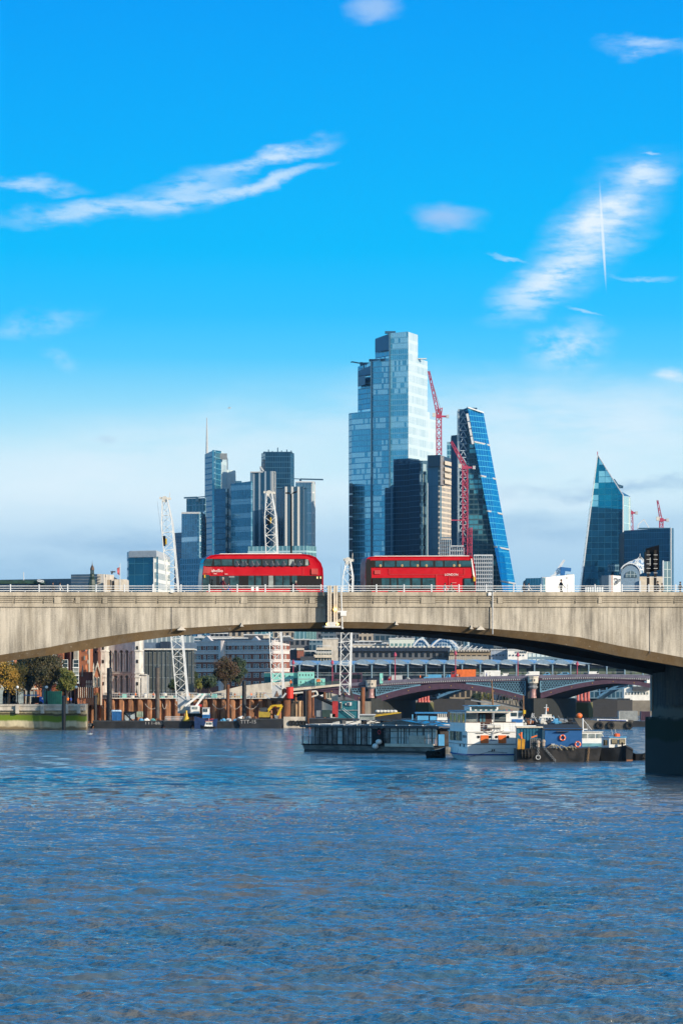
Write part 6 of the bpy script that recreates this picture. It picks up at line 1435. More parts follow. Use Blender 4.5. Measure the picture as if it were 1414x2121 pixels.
def boxy(name, lab, cat, px0, px1, pyt, pyb, Y, d, mt, ribs=True):
    o = thing(name, lab, cat, (gx((px0+px1)/2,Y),Y,gz(pyb,Y))); m = MB(); a, b, z0, z1 = gx(px0,Y), gx(px1,Y), gz(pyb,Y), gz(pyt,Y)
    m.box(a,Y+.08,z0,b,Y+d,z1)
    if ribs:
        x = a+.1
        while x < b-.2: m.box(x,Y,z0+.1,x+.16,Y+.1,z1-.12); x += .36
    T(o,'body',m,mt); m = MB(); [m.box(p,Y-.03,q,r_,Y+.12,s) for p,q,r_,s in ((a,z0,b,z0+.12),(a,z1-.12,b,z1),(a,z0,a+.14,z1),(b-.14,z0,b,z1))]; T(o,'corner_frame',m,mt); return o
o = boxy('skip_container', 'open blue container heaped with pale bags on the long barge', 'container', 232,251,1474,1493,Yb+1,3,M_blue)
m = MB(); [m.ball(tuple(at(234+k*3.4,1473.5+rr.random()*1.5,Yb+2)),.5,.7,.4,8,5) for k in range(5)]; T(o,'bags',m,mat('pale blue bags',(.45,.62,.75),.6))
o = thing('deck_shelter','dark framed shelter with grey sheet sides on the long barge','shelter',tuple(at(267,1493,Yb+1)))
m = MB(); pbox(m, 256, 281, 1474, 1477, Yb+1, 3); T(o,'roof',m,M_black)
m = MB(); pbox(m, 258, 270, 1477, 1493, Yb+2, .3); pbox(m,270,279,1477,1490,Yb+2.4,.3); T(o,'sheet_side',m,mat('pale blue sheet', (.35,.42,.48), .6))
for p, q in (((256.5,1476),(275,1494)),((281,1476),(282,1493)),((257,1476),(257,1493))): m = MB(); m.beam(at(*p,Yb+.9), at(*q,Yb+.9), .3); T(o,'frame',m,M_black)
o = boxy('green_container','pale green container behind the deck shelter','container',283,295,1474,1486,Yb+4,3,mat('pale green paint',(.3,.38,.3),.6))
rk2 = random.Random(5)
for i, (px, w_, mt, l) in enumerate(((291,5,M_lblue,'heap of pale blue sheeting left of TTT-865 lettering'),(303,5,M_whitep,'white bag heap above TTT-865 lettering'),(318,4,MATS['mint green cabin panel'],'mint green bag heap above TTT-865 lettering'),(330,5,M_rust,'rusty chain heap at right end of the long barge'),(172,8,M_lgrey,'grey mesh crates on the LONDON barge'),(437,6,M_redd,'red rag heap beside crane on the barge'),(462,5,M_lblue,'blue sheeting heap right of the small launch'),(474,6,M_lgrey,'grey bag heap below the slim rusty pile'),(488,6,M_lblue,'pale blue sheet heap left of the black pile'),(499,5,M_whitep,'white sheet heap at the black pile foot'),(515,6,M_grey,'grey gear heap left of excavator'),(527,5,M_rust,'brown gear heap close to the excavator tracks'))):
    Y = Yb+2; m = MB(); z = gz(1495 if px < 490 else 1490, Y)
    for k in range(5): m.ball((gx(px+rk2.uniform(-w_,w_)*.6,Y),Y+rk2.uniform(-.3,.3),z+rk2.uniform(.1,.4)), rk2.uniform(.3,.6), .4, rk2.uniform(.25,.5), 7, 5)
    solo('deck_gear', m, mt, l, 'heap', 'heaps of gear on the barges')
o = thing('mesh_railing','grey mesh railing along the short barge','railing',tuple(at(360,1493,Yb))); m = MB()
for k in range(24): m.beam(at(342+k*2,1494,Yb), at(342+k*2,1484.5,Yb), .08)
for py in (1484.5,1489): m.beam(at(342,py,Yb), at(388,py,Yb), .09)
T(o,'bars',m,M_lgrey)
m = MB(); c = at(386,1494,Yb-.2); m.lathe([(.85,0),(.8,.3),(.35,1.2),(.25,1.8),(.18,2.5)], tuple(c), 12); solo('buoy', m, M_yellow, 'yellow cone shaped buoy on the short barge beside white cab', 'buoy', smooth=40)
o = thing('drill_rig','red machine with arms beside the white crane cab','machine',tuple(at(407,1478,Yb+4)))
m = MB(); pbox(m, 404, 411, 1458, 1478, Yb+4, 2); T(o,'mast',m,mat('bright red casing paint',(.75,.03,.015),.5)); m = MB(); m.beam(at(400,1461,Yb+4), at(418,1462,Yb+4), .6); m.beam(at(404,1459,Yb+4), at(412,1466,Yb+4), .8); T(o,'arm',m,M_redd); m = MB(); pbox(m, 400, 414, 1474, 1480, Yb+3.6, 3); T(o,'base',m,M_maroon)
o = thing('tug','dark blue tug with white wheelhouse behind the small launch','tug',(gx(425,Yb-3),Yb-3,0)); Y = Yb-3
m = MB(); m.slab([(gx(403,Y),-.3),(gx(447,Y),-.3),(gx(450,Y),gz(1489,Y)),(gx(430,Y),gz(1492,Y)),(gx(402,Y),gz(1484,Y))],Y,Y+4); T(o,'hull',m,mat('deep blue hull',(.012,.035,.12),.4))
m = MB(); pbox(m, 419, 434.5, 1477, 1488, Y+.6, 2.6); T(o,'deckhouse',m,M_blue); m = MB(); pbox(m, 419, 433.5, 1467, 1483, Y+.5, 2.6); T(o,'wheelhouse',m,M_whitep)
m = MB(); pbox(m, 421, 424.5, 1468.5, 1475, Y+.35, .2); T(o,'window',m,M_glass); m = MB(); pbox(m, 426, 429.5, 1468.5, 1475, Y+.35, .2); T(o,'window',m,M_glass); m = MB(); pbox(m, 419, 433.6, 1480.5, 1483, Y+.4, .2); T(o,'stripe',m,M_blue); m = MB(); pbox(m, 418.5, 434.5, 1465.8, 1467.2, Y+.3, 3); T(o,'roof',m,M_lgrey)
def launch(px, Y, s, lab, roof=M_orange, hull=M_hull):
    o = thing('launch', lab, 'boat', (gx(px,Y),Y,0)); M0 = Matrix.Translation((gx(px,Y),Y,0)) @ Matrix.Scale(s,4)
    m = MB(M0); rings = []
    for f, wd, zk, zs in ((-1,.75,-.1,.55),(-.6,.95,-.3,.5),(0,1.,-.3,.5),(.5,.9,-.3,.6),(.85,.5,-.1,.8),(1,.06,.3,.95)): rings.append([(f*-1.9,-wd,zs),(f*-1.9,-wd*.7,zk),(f*-1.9,wd*.7,zk),(f*-1.9,wd,zs)])
    m.loft(rings); T(o,'hull',m,hull)
    m = MB(M0); m.prism([(-.9,-.65),(1.1,-.65),(1.1,.65),(-.9,.65)], .5, 1.75, [(-.5,-.55),(1.0,-.55),(1.0,.55),(-.5,.55)]); T(o,'cabin',m,M_whitep)
    for q in (-.35,.05,.45,.8): m = MB(M0); m.box(q-.13,-.665,.95,q+.13,-.55,1.5); T(o,'window',m,M_glass)
    m = MB(M0); m.box(-.7,-.7,1.75,1.15,.7,1.85); T(o,'roof',m,roof)
    m = MB(M0); m.beam((.2,0,1.8),(.2,0,2.6),.06); T(o,'mast',m,M_white)
    for q in (-1.,-.4,.2,.8,1.4): m = MB(M0); m.torus((q,-1.0,.35),.17,.07,'Y',10,5); T(o,'tyre_fender',m,M_rubber)
    return o
launch(431, Yb-8, .95, 'small white launch with orange red roof at the barges')
o = thing('excavator','yellow excavator with folded arm on the right black barge','excavator',tuple(at(560,1489,Yb+2))); Y = Yb+2
m = MB(); ext(m, [(536,1474),(560,1476),(558,1486),(536,1486)], Y, (0,2.6)); T(o,'body',m,mat('dark yellow machine paint',(.38,.27,.03),.5)); m = MB(); ext(m, [(538,1466),(553,1466),(556,1474),(538,1475)], Y+.3, (0,1.6)); T(o,'cab',m,M_dark)
m = MB(); pts = [at(554,1474,Y+.8), at(563,1463,Y+.8), at(584,1462,Y+.8)]; m.beam(pts[0],pts[1],1.0,.6); m.beam(pts[1],pts[2],1.0,.6); T(o,'boom',m,M_yellow); m = MB(); m.beam(at(584,1462,Y+.8), at(574,1484,Y+.8), .7, .5); T(o,'stick',m,M_yellow); m = MB(); ext(m, [(568,1481),(577,1483),(576,1489),(569,1488)], Y+.4, (0,1)); T(o,'bucket',m,M_grey)
m = MB(); pbox(m, 536, 560, 1486, 1490, Y-.2, 3); T(o,'track',m,M_black); m = MB(); pbox(m, 566,573,1463.5,1465.8,Y+.3,.2); T(o,'maker_panel',m,M_redd)
# ------------------------------------------------------------------ old iron arch bridge and the railway beyond
YB = 1300; E = (11., 32.)
ob = thing('iron_arch_bridge', 'maroon iron arch bridge with pale blue lattice spandrels and stone piers beyond', 'bridge', (gx(1000,YB),YB,0))
topx = [540,620,680,780,860,950,1060,1103,1180,1250,1340,1440,1560]; topy = [1424,1421,1418,1411,1406,1402.5,1400,1399,1397,1396,1399,1406,1418]
ty = lambda x: float(np.interp(x, topx, topy))
def strip(x0, x1, d0, d1, Y, depth, step=12, f0=None, f1=None):
    """band between two curves of rows, one solid"""
    f0 = f0 or (lambda x: ty(x)+d0); f1 = f1 or (lambda x: ty(x)+d1); xs_ = list(np.arange(x0, x1, step))+[x1]
    m = MB(); m.loft([[tuple(at(x,f0(x),Y)),(gx(x,Y)+depth[0],Y+depth[1],gz(f0(x),Y)),(gx(x,Y)+depth[0],Y+depth[1],gz(f1(x),Y)),tuple(at(x,f1(x),Y))] for x in xs_]); return m
T(ob,'parapet',strip(540,1560,0,6.6,YB-.5,(0,.6)),mat('mauve grey painted iron', (.13,.12,.17), .5))
T(ob,'frieze',strip(540,1560,6.6,9.2,YB-.1,(0,.6)),M_maroon)
T(ob,'cornice_shelf',strip(540,1560,9.2,11,YB-.7,(0,1.2)),M_maroon)
T(ob,'deck',strip(540,1560,4.5,10.8,YB+.3,E),M_asph)
m = MB(); x = 781
while x < 1345:
    if not 1088 < x < 1120: a = at(x, ty(x)+6.8, YB-.35); m.box(a.x-.16,a.y-.1,a.z-.42,a.x+.16,a.y+.1,a.z)
    x += 4.4
T(ob,'dentils',m,M_lgrey, kind='stuff')
arches = [(560,757,640,1424,1431,1443,1458),(779,1088,930,1414.5,1427,1442,1456),(1119,1420,1275,1407.5,1416,1434.5,1448)]
for ai, (xa_, xb_, xc_, yc0, yc1, ys0, ys1) in enumerate(arches):
    def par(x, yc, ys): 
        h = (xc_-xa_) if x < xc_ else (xb_-xc_); f = (x-xc_)/h; return yc+(ys-yc)*(abs(f)**1.75)
    T(ob,'arch_rib',strip(xa_,xb_,0,0,YB-.3,(0,1.),8,lambda x: par(x,yc0,ys0),lambda x: par(x,yc1,ys1)),M_maroon)
    T(ob,'arch_soffit',strip(xa_,xb_,0,0,YB+.8,E,8,lambda x: par(x,yc0,ys0)+2,lambda x: par(x,yc1,ys1)-.6),mat('dark iron with painted shade', (.035,.03,.035), .8))  # shade under the arch put into the iron colour
    for k in range(7):
        x = xa_+(xb_-xa_)*(k+.5)/7; m = MB(); c = at(x, (par(x,yc0,ys0)+par(x,yc1,ys1))/2, YB-.4); m.ball((c.x,c.y,c.z),.14,.08,.14,8,5); T(ob,'rib_boss',m,M_yellow)
    T(ob,'spandrel_back',strip(xa_,xb_,0,0,YB+.5,(0,.3),8,lambda x: ty(x)+10.5,lambda x: par(x,yc0,ys0)+.5),M_navy)
    for side in (0, 1):
        xs0, xs1 = (xa_, xc_-15) if side == 0 else (xc_+15, xb_)
        m = MB(); top_ = lambda x: ty(x)+11.2; bot = lambda x: par(x,yc0,ys0)
        vis = [x for x in np.arange(xs0, xs1, 1) if bot(x)-top_(x) > 3]
        if not vis: continue
        v0, v1 = min(vis), max(vis); sp_ = 5.5; k = v0-50
        for sgn in (1, -1):
            k = v0-50
            while k < v1+50:
                pa = None; y = top_((v0+v1)/2)-2
                pts = [(k+sgn*(q*1.0)*.62, y+q) for q in np.arange(0, 46, 1.)]
                ins_ = [(a_, b_) for a_, b_ in pts if v0 <= a_ <= v1 and top_(a_) <= b_ <= bot(a_)]
                if len(ins_) > 2: m.beam(at(ins_[0][0],ins_[0][1],YB-.1), at(ins_[-1][0],ins_[-1][1],YB-.1), .28, .2)
                k += sp_
        xs_ = np.linspace(v0, v1, 14)
        for p_, q_ in zip(xs_, xs_[1:]): m.beam(at(p_,top_(p_)+.6,YB-.15), at(q_,top_(q_)+.6,YB-.15), .3); m.beam(at(p_,bot(p_)-.6,YB-.15), at(q_,bot(q_)-.6,YB-.15), .36)
        e = v0 if side == 0 else v1; m.beam(at(e,top_(e),YB-.15), at(e,bot(e),YB-.15), .4)
        T(ob,'spandrel_lattice',m,M_ltblue_iron)
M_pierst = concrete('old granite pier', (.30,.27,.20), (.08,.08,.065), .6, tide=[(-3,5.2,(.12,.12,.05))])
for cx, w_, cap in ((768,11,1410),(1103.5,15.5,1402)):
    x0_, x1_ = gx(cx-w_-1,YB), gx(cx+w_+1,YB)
    m = MB(); m.prism([(x0_,YB+1),(x1_,YB+1),(x1_+E[0],YB+E[1]),(x0_+E[0],YB+E[1])], -2, gz(ty(cx)+8,YB)); T(ob,'pier_shaft',m,mat('pier stone with painted shade', (.035,.036,.04), .8, var=.3))  # shade put into the dark shaft colour
    m = MB(); m.prism([(x0_-2,YB),((x0_+x1_)/2,YB-4),(x1_+2,YB),(x1_+2.8+E[0],YB+E[1]+3),(x0_-1+E[0],YB+E[1]+3)], -2, gz(1447,YB)); T(ob,'pier_base',m,mat('pier base stone with painted shade', (.022,.026,.026), .8, var=.5))  # base stone darkened to paint in shade
    c = at(cx, 1446, YB-1.6)
    m = MB(); m.lathe([(1.2,0),(1.15,.4),(1.0,.6),(.95,2.6),(1.1,3.1)], tuple(c), 14); T(ob,'granite_column',m,mat('pink granite', (.36,.2,.19), .4),smooth=40)
    m = MB(); z = gz(1427.5,YB); m.lathe([(1.1,0),(1.6,.5),(1.6,.9),(1.2,1.1),(1.5,1.6)], (c.x,c.y,z), 8); T(ob,'capital',m,M_stoned)
    m = MB(); z = gz(cap+15,YB); m.lathe([(1.2,0),(1.75,.35),(1.75,2.2),(1.9,2.35),(1.9,2.6)], (c.x,c.y,z), 8); T(ob,'pulpit',m,M_stone)
    for q in (-.45,.45): m = MB(); m.box(c.x+q-.16,c.y-1.78,z+.9,c.x+q+.16,c.y-1.55,z+1.6); T(ob,'pulpit_panel',m,M_dark)
m = MB(); m.box(gx(1176,YB+38),YB+35,-2,gx(1180,YB+38),YB+37,gz(1449,YB)); 
# red lamp posts on the old bridge
for i, (px, pt) in enumerate(((607,1369),(688,1369),(818,1353),(943,1350),(1072,1353),(1195,1372))):
    Y = YB+2; b = at(px, ty(px)+2, Y); o = thing('red_lamp_post', 'red lamp post on the iron bridge '+['above the long pinkish wall','left of red bus','above the white box truck at left','at the cab of the orange truck','left of right pier pulpit','right of right pier pulpit'][i], 'lamp post', tuple(b), 0, 'red lamp posts on the iron bridge')
    h = gz(pt,Y)-b.z; m = MB(); m.tube(b, b+Vector((0,0,h-1.2)), .17, .12); T(o,'post',m,M_crane_red)
    m = MB(); m.lathe([(.12,0),(.5,.3),(.5,.9),(.25,1.3),(.05,1.7)], (b.x,b.y,b.z+h-1.3), 8); T(o,'lantern',m,M_crane_red)
# vehicles crossing it
def vehicle(kind, px0, px1, pyt, mt, lab, box=None, boxmt=None, face=-1, Y=None):
    Y = Y or YB+4; x0, x1 = gx(px0,Y), gx(px1,Y); zb = gz(ty((px0+px1)/2)+4.2,Y); zt_ = gz(pyt,Y); h = zt_-zb; L = x1-x0
    o = thing(kind, lab, kind, ((x0+x1)/2,Y,zb)); M0 = Matrix.Translation(((x0+x1)/2,Y,zb)) @ Matrix.Diagonal((face*-1.,1,1,1))
    pr = {'car': [(-.5,.22),(-.49,.5),(-.28,.58),(-.15,1),(.22,1),(.36,.6),(.49,.52),(.5,.22)], 'van': [(-.5,.15),(-.5,.45),(-.4,.6),(-.28,1),(.5,1),(.5,.15)], 'truck': [(-.5,.12),(-.5,.6),(-.47,.78),(-.31,.78),(-.31,.12)], 'bus': [(-.5,.1),(-.5,.95),(-.48,1),(.5,1),(.5,.1)]}[kind]
    m = MB(M0); m.slab([(a*L,b*h) for a,b in pr],0,2); T(o,'cab' if kind=='truck' else 'body',m,mt)
    if kind == 'truck': m = MB(M0); m.box(-.28*L,-.1,.18*h,.5*L,2.2,h); T(o,'cargo_box',m,boxmt); m = MB(M0); m.box(-.28*L,.1,.1*h,.5*L,2,.18*h); T(o,'chassis',m,M_black)
    wn_ = {'car': [(-.24,.6,-.14,.93),(-.12,.6,.2,.93)], 'van': [(-.38,.58,-.24,.9)], 'truck': [(-.47,.5,-.36,.72)], 'bus': [(-.46,.5,.46,.85)]}[kind]
    for a,b,c,d in wn_: m = MB(M0); m.box(a*L,-.04,b*h,c*L,.03,d*h); T(o,'window',m,M_busgl)
    for q in (-.32,.32): m = MB(M0); r = min(.45,.16*h+.15); m.tube((q*L,-.08,r*.6),(q*L,.2,r*.6),r,n=10); T(o,'wheel',m,M_tyre)
    return o
vehicle('bus',690,750,1393.5,M_maroon,'long maroon red bus on the iron bridge behind the short crane boom',Y=YB+12)
vehicle('truck',804,833,1399,M_red,'small truck with pale grey box just right of mint booth',boxmt=M_lgrey)
vehicle('car',837,851,1404,M_whitep,'white car right of the pale grey box truck')
vehicle('car',852,866,1405,M_dark,'dark car between white car and pale blue van')
vehicle('van',877,914,1397.5,M_lblue,'long pale blue van on the iron bridge',face=-1)
vehicle('van',922,933,1397.5,M_lblue,'small blue van left of the orange truck')
vehicle('truck',934,985,1387,M_redd,'orange box truck with red cab on the iron bridge',boxmt=M_orange)
vehicle('truck',993,1036,1389,M_lgrey,'white box truck right of the orange truck',boxmt=M_whitep)
vehicle('van',1038,1052,1395,M_whitep,'small white van right of the white box truck')
vehicle('van',1088,1117,1391,M_whitep,'large white van directly above right pier pulpit')
vehicle('car',1124,1141,1393,M_lblue,'light blue car nearest right of the pulpit')
vehicle('car',1153,1184,1392.5,M_lblue,'large pale blue estate car between pulpit and right lamp post')
vehicle('car',1205,1219,1393,M_navy,'navy car left of the small white box van')
vehicle('van',1219,1241,1391,M_whitep,'white van partly under the near bridge arch at right',face=1)
o = thing('site_booth','mint green tall booth at the left pier of the iron bridge','booth',tuple(at(789,1416,YB-1))); m = MB(); pbox(m, 786, 792.5, 1395, 1416, YB-1.5, 2); T(o,'body',m,M_mint); m = MB(); pbox(m,790.5,792.6,1405,1410,YB-1.7,.3); T(o,'panel',m,M_whitep)
for i, px in enumerate((870,947,951,1007,1014,1149,1052)):
    person(('hivis','white','dark','blue','white','dark','white')[i], tuple(at(px, ty(px)+4, YB+1)), rr.uniform(0,6), 'pedestrian on the iron bridge pavement '+['left of the long pale blue van','at the orange truck cab, left of two','at the orange truck cab, right of two','before the white box truck, left of two','before the white box truck, right of two','left of the pale blue estate car','behind the small white van'][i], 1.1)
# station canopy on the railway bridge
YS = 1375
st = thing('railway_station', 'station on railway bridge with a row of curved grey canopy vaults', 'station', (gx(960,YS),YS,gz(1400,YS)))
x = 583-37.4; n_ = 0
while x < 1440:
    dy = -2 if x > 780 else 0
    for_ = []
    for k in range(7):
        f = k/6; px = x+37.4*f; py = 1376.5-8.5*math.sin(math.pi*min(1, f*1.0)**.8)*1.0-(2 if x>700 else 0)
        for_.append((px, py))
    m = MB(); vs = [tuple(at(a,b,YS)) for a,b in for_]; 
    ext(m, for_+[(for_[-1][0],for_[-1][1]+1.4),(for_[0][0],for_[0][1]+1.4)], YS, (4,16)); T(st,'canopy_vault',m,mat('pale blue grey roofing', (.25,.36,.48), .35, .3, var=.15))
    m = MB(); m.beam(at(x+6,1377-(2 if x>700 else 0),YS-.4), at(x+30,1380-(2 if x>700 else 0),YS-.4), .7, .3); T(st,'roof_light',m,mat('pale rooflight', (.55,.58,.6), .4))
    m = MB(); m.tube(at(x+37,1405,YS-.2), at(x+37,1377,YS-.2), .28, n=8); T(st,'column',m,mat('blue grey column', (.16,.27,.36), .5)); x += 37.4
m = MB(); ext(m, [(545,1377),(1440,1374),(1440,1382),(545,1385)], YS+.4, (4,16)); T(st,'eaves_beam',m,M_navy)
m = MB(); ext(m, [(545,1383),(1440,1380),(1440,1412),(545,1424)], YS+3, (3,12)); T(st,'platform_glazing',m,facade('dark platform glazing', (.02,.05,.06), (.04,.08,.10), 3.2, 2.6, .08, .25, .3, .15, .6, lit=.25, litcol=(.16,.2,.13,1)))
m = MB(); [m.beam(at(545,py+2,YS-.3), at(1440,py,YS-.3), .16) for py in (1392,1397)]; T(st,'rail',m,M_grey)
m = MB(); ext(m, [(545,1402),(1440,1398),(1440,1416),(545,1428)], YS+1, (4,14)); T(st,'platform_edge',m,M_navy)
# blue steel railway arches and their piers, red columns of the vanished bridge
rb = thing('railway_arch_bridge', 'blue steel arch railway bridge seen beneath the maroon iron arches', 'bridge', (gx(1100,YS),YS,0))
M_steelb = mat('mid blue painted steel', (.07,.19,.33), .5)
for x0_, x1_, y0_, y1_, yc_ in ((905,1075,1447,1447,1421),(1237,1420,1447,1440,1404)):
    xm = (x0_+x1_)/2+10; g0 = lambda x: yc_+(y0_-yc_)*(abs((x-xm)/(xm-x0_))**1.6)
    m = strip(x0_,x1_,0,0,YS+2,(3,10),8,lambda x: g0(x)-5,lambda x: g0(x)+.5); T(rb,'arch_rib',m,M_steelb)
    T(rb,'spandrel_back',strip(x0_,x1_,0,0,YS+4,(3,8),8,lambda x: min(1410,g0(x)-6),lambda x: g0(x)-2),M_navy)
    m = MB(); x = x0_+4
    while x < xm: 
        m.beam(at(x,min(1412,g0(x)-4),YS+1.8), at(x,g0(x)-4,YS+1.8), .5); x += 15
    m.beam(at(x0_,1433,YS+1.8), at(x0_+60,1424,YS+1.8), .4); T(rb,'spandrel_post',m,M_steelb)
for px0, px1 in ((890,962),(1216,1278)):
    m = MB(); ext(m, [(px0,1500),(px1,1500),(px1,1450),(px0,1447)], YS+4, (6,8)); T(rb,'pier',m,mat('pier stone with painted shade', (.10,.10,.10), .8))  # railway pier shares the stone with shade in its colour
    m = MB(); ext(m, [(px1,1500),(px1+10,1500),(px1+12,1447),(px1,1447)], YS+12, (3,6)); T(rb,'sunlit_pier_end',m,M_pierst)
for cxs, nm in (((868,874,880,886),'left group of old red bridge columns on a stone base'),((1196,1203.5,1211,1218),'right group of old red bridge columns on a green stained base')):
    Yc = YB+48; o = thing('old_bridge_columns', nm, 'columns', (gx(cxs[1],Yc),Yc,0))
    m = MB(); ext(m, [(cxs[0]-9,1502),(cxs[2]+8,1502),(cxs[2]+7,1455),(cxs[0]-7,1455)], Yc-3, (2,7)); T(o,'stone_base',m,M_pierst)
    for px in cxs:
        m = MB(); c = at(px,1455,Yc); m.lathe([(.75,0),(.72,.5),(.5,.8),(.46,5.8),(.7,6.4)], tuple(c), 12); T(o,'column',m,mat('salmon red column', (.50,.10,.08), .5),smooth=40)
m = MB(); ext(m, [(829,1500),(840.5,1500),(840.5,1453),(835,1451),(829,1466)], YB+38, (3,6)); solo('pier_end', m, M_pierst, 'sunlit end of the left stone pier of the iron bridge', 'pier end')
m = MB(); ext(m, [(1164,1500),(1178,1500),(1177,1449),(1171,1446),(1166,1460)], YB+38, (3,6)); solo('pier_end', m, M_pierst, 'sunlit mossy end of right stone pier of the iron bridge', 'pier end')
# far bank beyond the arches
fb = thing('far_river_wall', 'sunlit river wall with green band seen beyond the iron bridge', 'river wall', (gx(1200,1490),1490,0))
for nm, y0, y1, mt in (('upper_wall',1451,1462,M_cream),('green_band',1462,1476,mat('mossy stone band', (.20,.24,.06), .8, var=.5, scale=.6)),('lower_wall',1476,1491,M_cream)):
    m = MB(); ext(m, [(800,y0),(1460,y0),(1460,y1),(800,y1)], 1490+(0 if nm[0]!='l' else -1.2), (0,4)); T(fb,nm,m,mt)
o = block('white_house', 'white riverside building right of the last railway arch', 'building', 1292, 1345, 1424, 1452, 1510, 12, M_whitep)
for k in range(8): m = MB(); pbox(m, 1295+k*6.3, 1298+k*6.3, 1434, 1439, 1509.8, .4); T(o,'window',m,M_glass)
m = MB(); pbox(m, 1310, 1345, 1422, 1430, 1508, 10); T(o,'roof',m,M_slate)
for i, px in enumerate((985,1010,1045,1070)): tree(px, 1500, 1462, 1432, 16, F_green if i % 2 else F_dkgr, ['leafy bush left of the gangway truss','second bush behind the gangway truss','third bush behind the gangway truss','bush by the right end of the gangway truss'][i], 40+i, 'bush', n=900, trunk=.3)
gw = thing('gangway', 'grey truss gangway sloping down under the right half of the iron arch', 'gangway', tuple(at(1050,1450,1290)))
Yg = 1292; m = MB(); N = 12
tp = [at(1008+(1083-1008)*i/N, 1432+ (1449-1432)*i/N, Yg) for i in range(N+1)]; bt = [at(1000+(1083-1000)*i/N, 1449+(1466-1449)*i/N, Yg) for i in range(N+1)]
for i in range(N): m.beam(tp[i],tp[i+1],.34); m.beam(bt[i],bt[i+1],.4); m.beam(tp[i],bt[i+1] if i%2 else bt[i],.24); m.beam(bt[i+1] if i%2==0 else bt[i+1],tp[i] if i%2==0 else tp[i+1],.24)
T(gw,'truss',m,M_dark); m = MB(); ext(m, [(975,1449),(1083,1466),(1083,1468.5),(975,1452)], Yg, (0,2)); T(gw,'walkway',m,M_grey)
# ------------------------------------------------------------------ roofs and blocks filling the gap between bridge soffit and station
def midblock(px0, px1, pyt, Y, mt, lab, roof=None, d=25, base=GZ, extra=None, name='office_building'):
    o = thing(name, lab, 'building', (gx((px0+px1)/2,Y),Y,base)); m = MB(); m.box(gx(px0,Y),Y,base,gx(px1,Y),Y+d,gz(pyt,Y)); T(o,'wall',m,mt)
    m = MB(); m.box(gx(px0,Y)-.2,Y-.3,gz(pyt,Y),gx(px1,Y)+.2,Y+d,gz(pyt,Y)+.5); T(o,'roof_edge',m,roof or M_lgrey); return o
Fa = facade('dark office windows', (.03,.07,.10), (.09,.12,.15), 2.4, 3.2, .2, .35, .3, .15, .6)
Fb = facade('blue office windows', (.05,.14,.22), (.12,.2,.27), 1.8, 3.4, .25, .3, .4, .15, .6, lit=.2)
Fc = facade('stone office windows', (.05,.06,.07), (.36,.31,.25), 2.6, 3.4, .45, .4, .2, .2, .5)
Fd = facade('stone windows with painted shade', (.02,.03,.045), (.11,.12,.14), 2.4, 3.2, .4, .4, .2, .2, .5)  # darker, bluer copy of the stone facade with shade painted in
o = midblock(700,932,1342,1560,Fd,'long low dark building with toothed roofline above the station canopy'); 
for k in range(24): m = MB(); pbox(m, 703+k*9.6, 708+k*9.6, 1338.5, 1341.5, 1559, 1); T(o,'roof_tooth',m,M_offw)
m = MB(); pbox(m, 700, 932, 1342, 1349, 1558.5, 2); T(o,'dark_fascia',m,M_navy)
o = midblock(931,1016,1350,1540,facade('brown brick windows', (.05,.05,.05), (.24,.19,.13), 2.2, 6, .3, .2, .2, .2, .4),'flat brown building with pale dotted roof edge right of the toothed building')
m = MB(); pbox(m, 931, 1017, 1347, 1350, 1539, 2); T(o,'dotted_edge',m,facade('dotted edge', (.5,.45,.38), (.06,.05,.05), 1.1, 9, .4, 0, 0, .5, .2)); m = MB(); pbox(m, 929, 1012, 1359.5, 1368, 1539, 2); T(o,'pale_colonnade',m,facade('pale colonnade', (.55,.5,.42), (.10,.09,.08), .8, 9, .35, 0, 0, .5, .2))
o = midblock(1016,1052,1347,1600,mat('blue white wall with painted shade', (.30,.36,.45), .6),'blue white block with porthole windows, left part in painted shade');  # shade of the left part put into its wall colour
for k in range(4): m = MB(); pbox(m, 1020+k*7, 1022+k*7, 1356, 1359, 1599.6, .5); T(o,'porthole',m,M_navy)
o = midblock(1051,1092,1347,1595,M_whitep,'sunlit white block with porthole windows'); 
for k in range(5): m = MB(); pbox(m, 1055+k*7, 1057+k*7, 1356, 1359, 1594.6, .5); T(o,'porthole',m,M_navy)
for k in range(6): m = MB(); pbox(m, 1068+k*4, 1070+k*4, 1349, 1353, 1594.6, .5); T(o,'window',m,M_glass)
midblock(1090,1200,1353,1610,Fb,'blue office block behind the canopy at right'); midblock(1180,1420,1362,1620,Fb,'wide blue office block under the right side of the arch')
o = midblock(586,618,1346,1480,M_navy,'navy block with sunlit brick end wall above left canopy'); m = MB(); ext(m, [(615,1347),(629,1345),(629,1369),(615,1369)], 1478, (0,6)); T(o,'brick_end',m,M_brick); m = MB(); pbox(m, 614, 629.5, 1342.5, 1347, 1477.5, 7); T(o,'end_coping',m,M_cream)
o = midblock(628,656,1350,1482,Fa,'dark recessed block between brick end wall and balcony building')
m = MB(); pbox(m, 622, 652, 1360, 1369, 1474, 3); T(o,'dark_lean_to',m,M_slate); 
o = midblock(653,686,1352,1476,facade('balcony windows', (.10,.14,.14), (.5,.45,.38), 1.1, 9, .25, .1, .3, .2, .5),'cream balconied building right of the dark recessed block')
for y0, y1, a, b in ((1341.5,1346.5,655,687),(1356.5,1362.5,650,688)): m = MB(); pbox(m, a, b, y0, y1, 1475, 2); T(o,'balcony_band',m,M_cream)
m = MB(); pbox(m, 655, 686, 1346.5, 1356, 1475.8, 2); T(o,'balcony_glazing',m,facade('balcony glazing', (.12,.2,.2), (.55,.52,.45), 1., 9, .2, .05, .3, .2, .6))
m = MB()
for k in range(9): m.beam(at(656+k*3.4,1341,1476), at(656+k*3.4,1337,1476), .1)
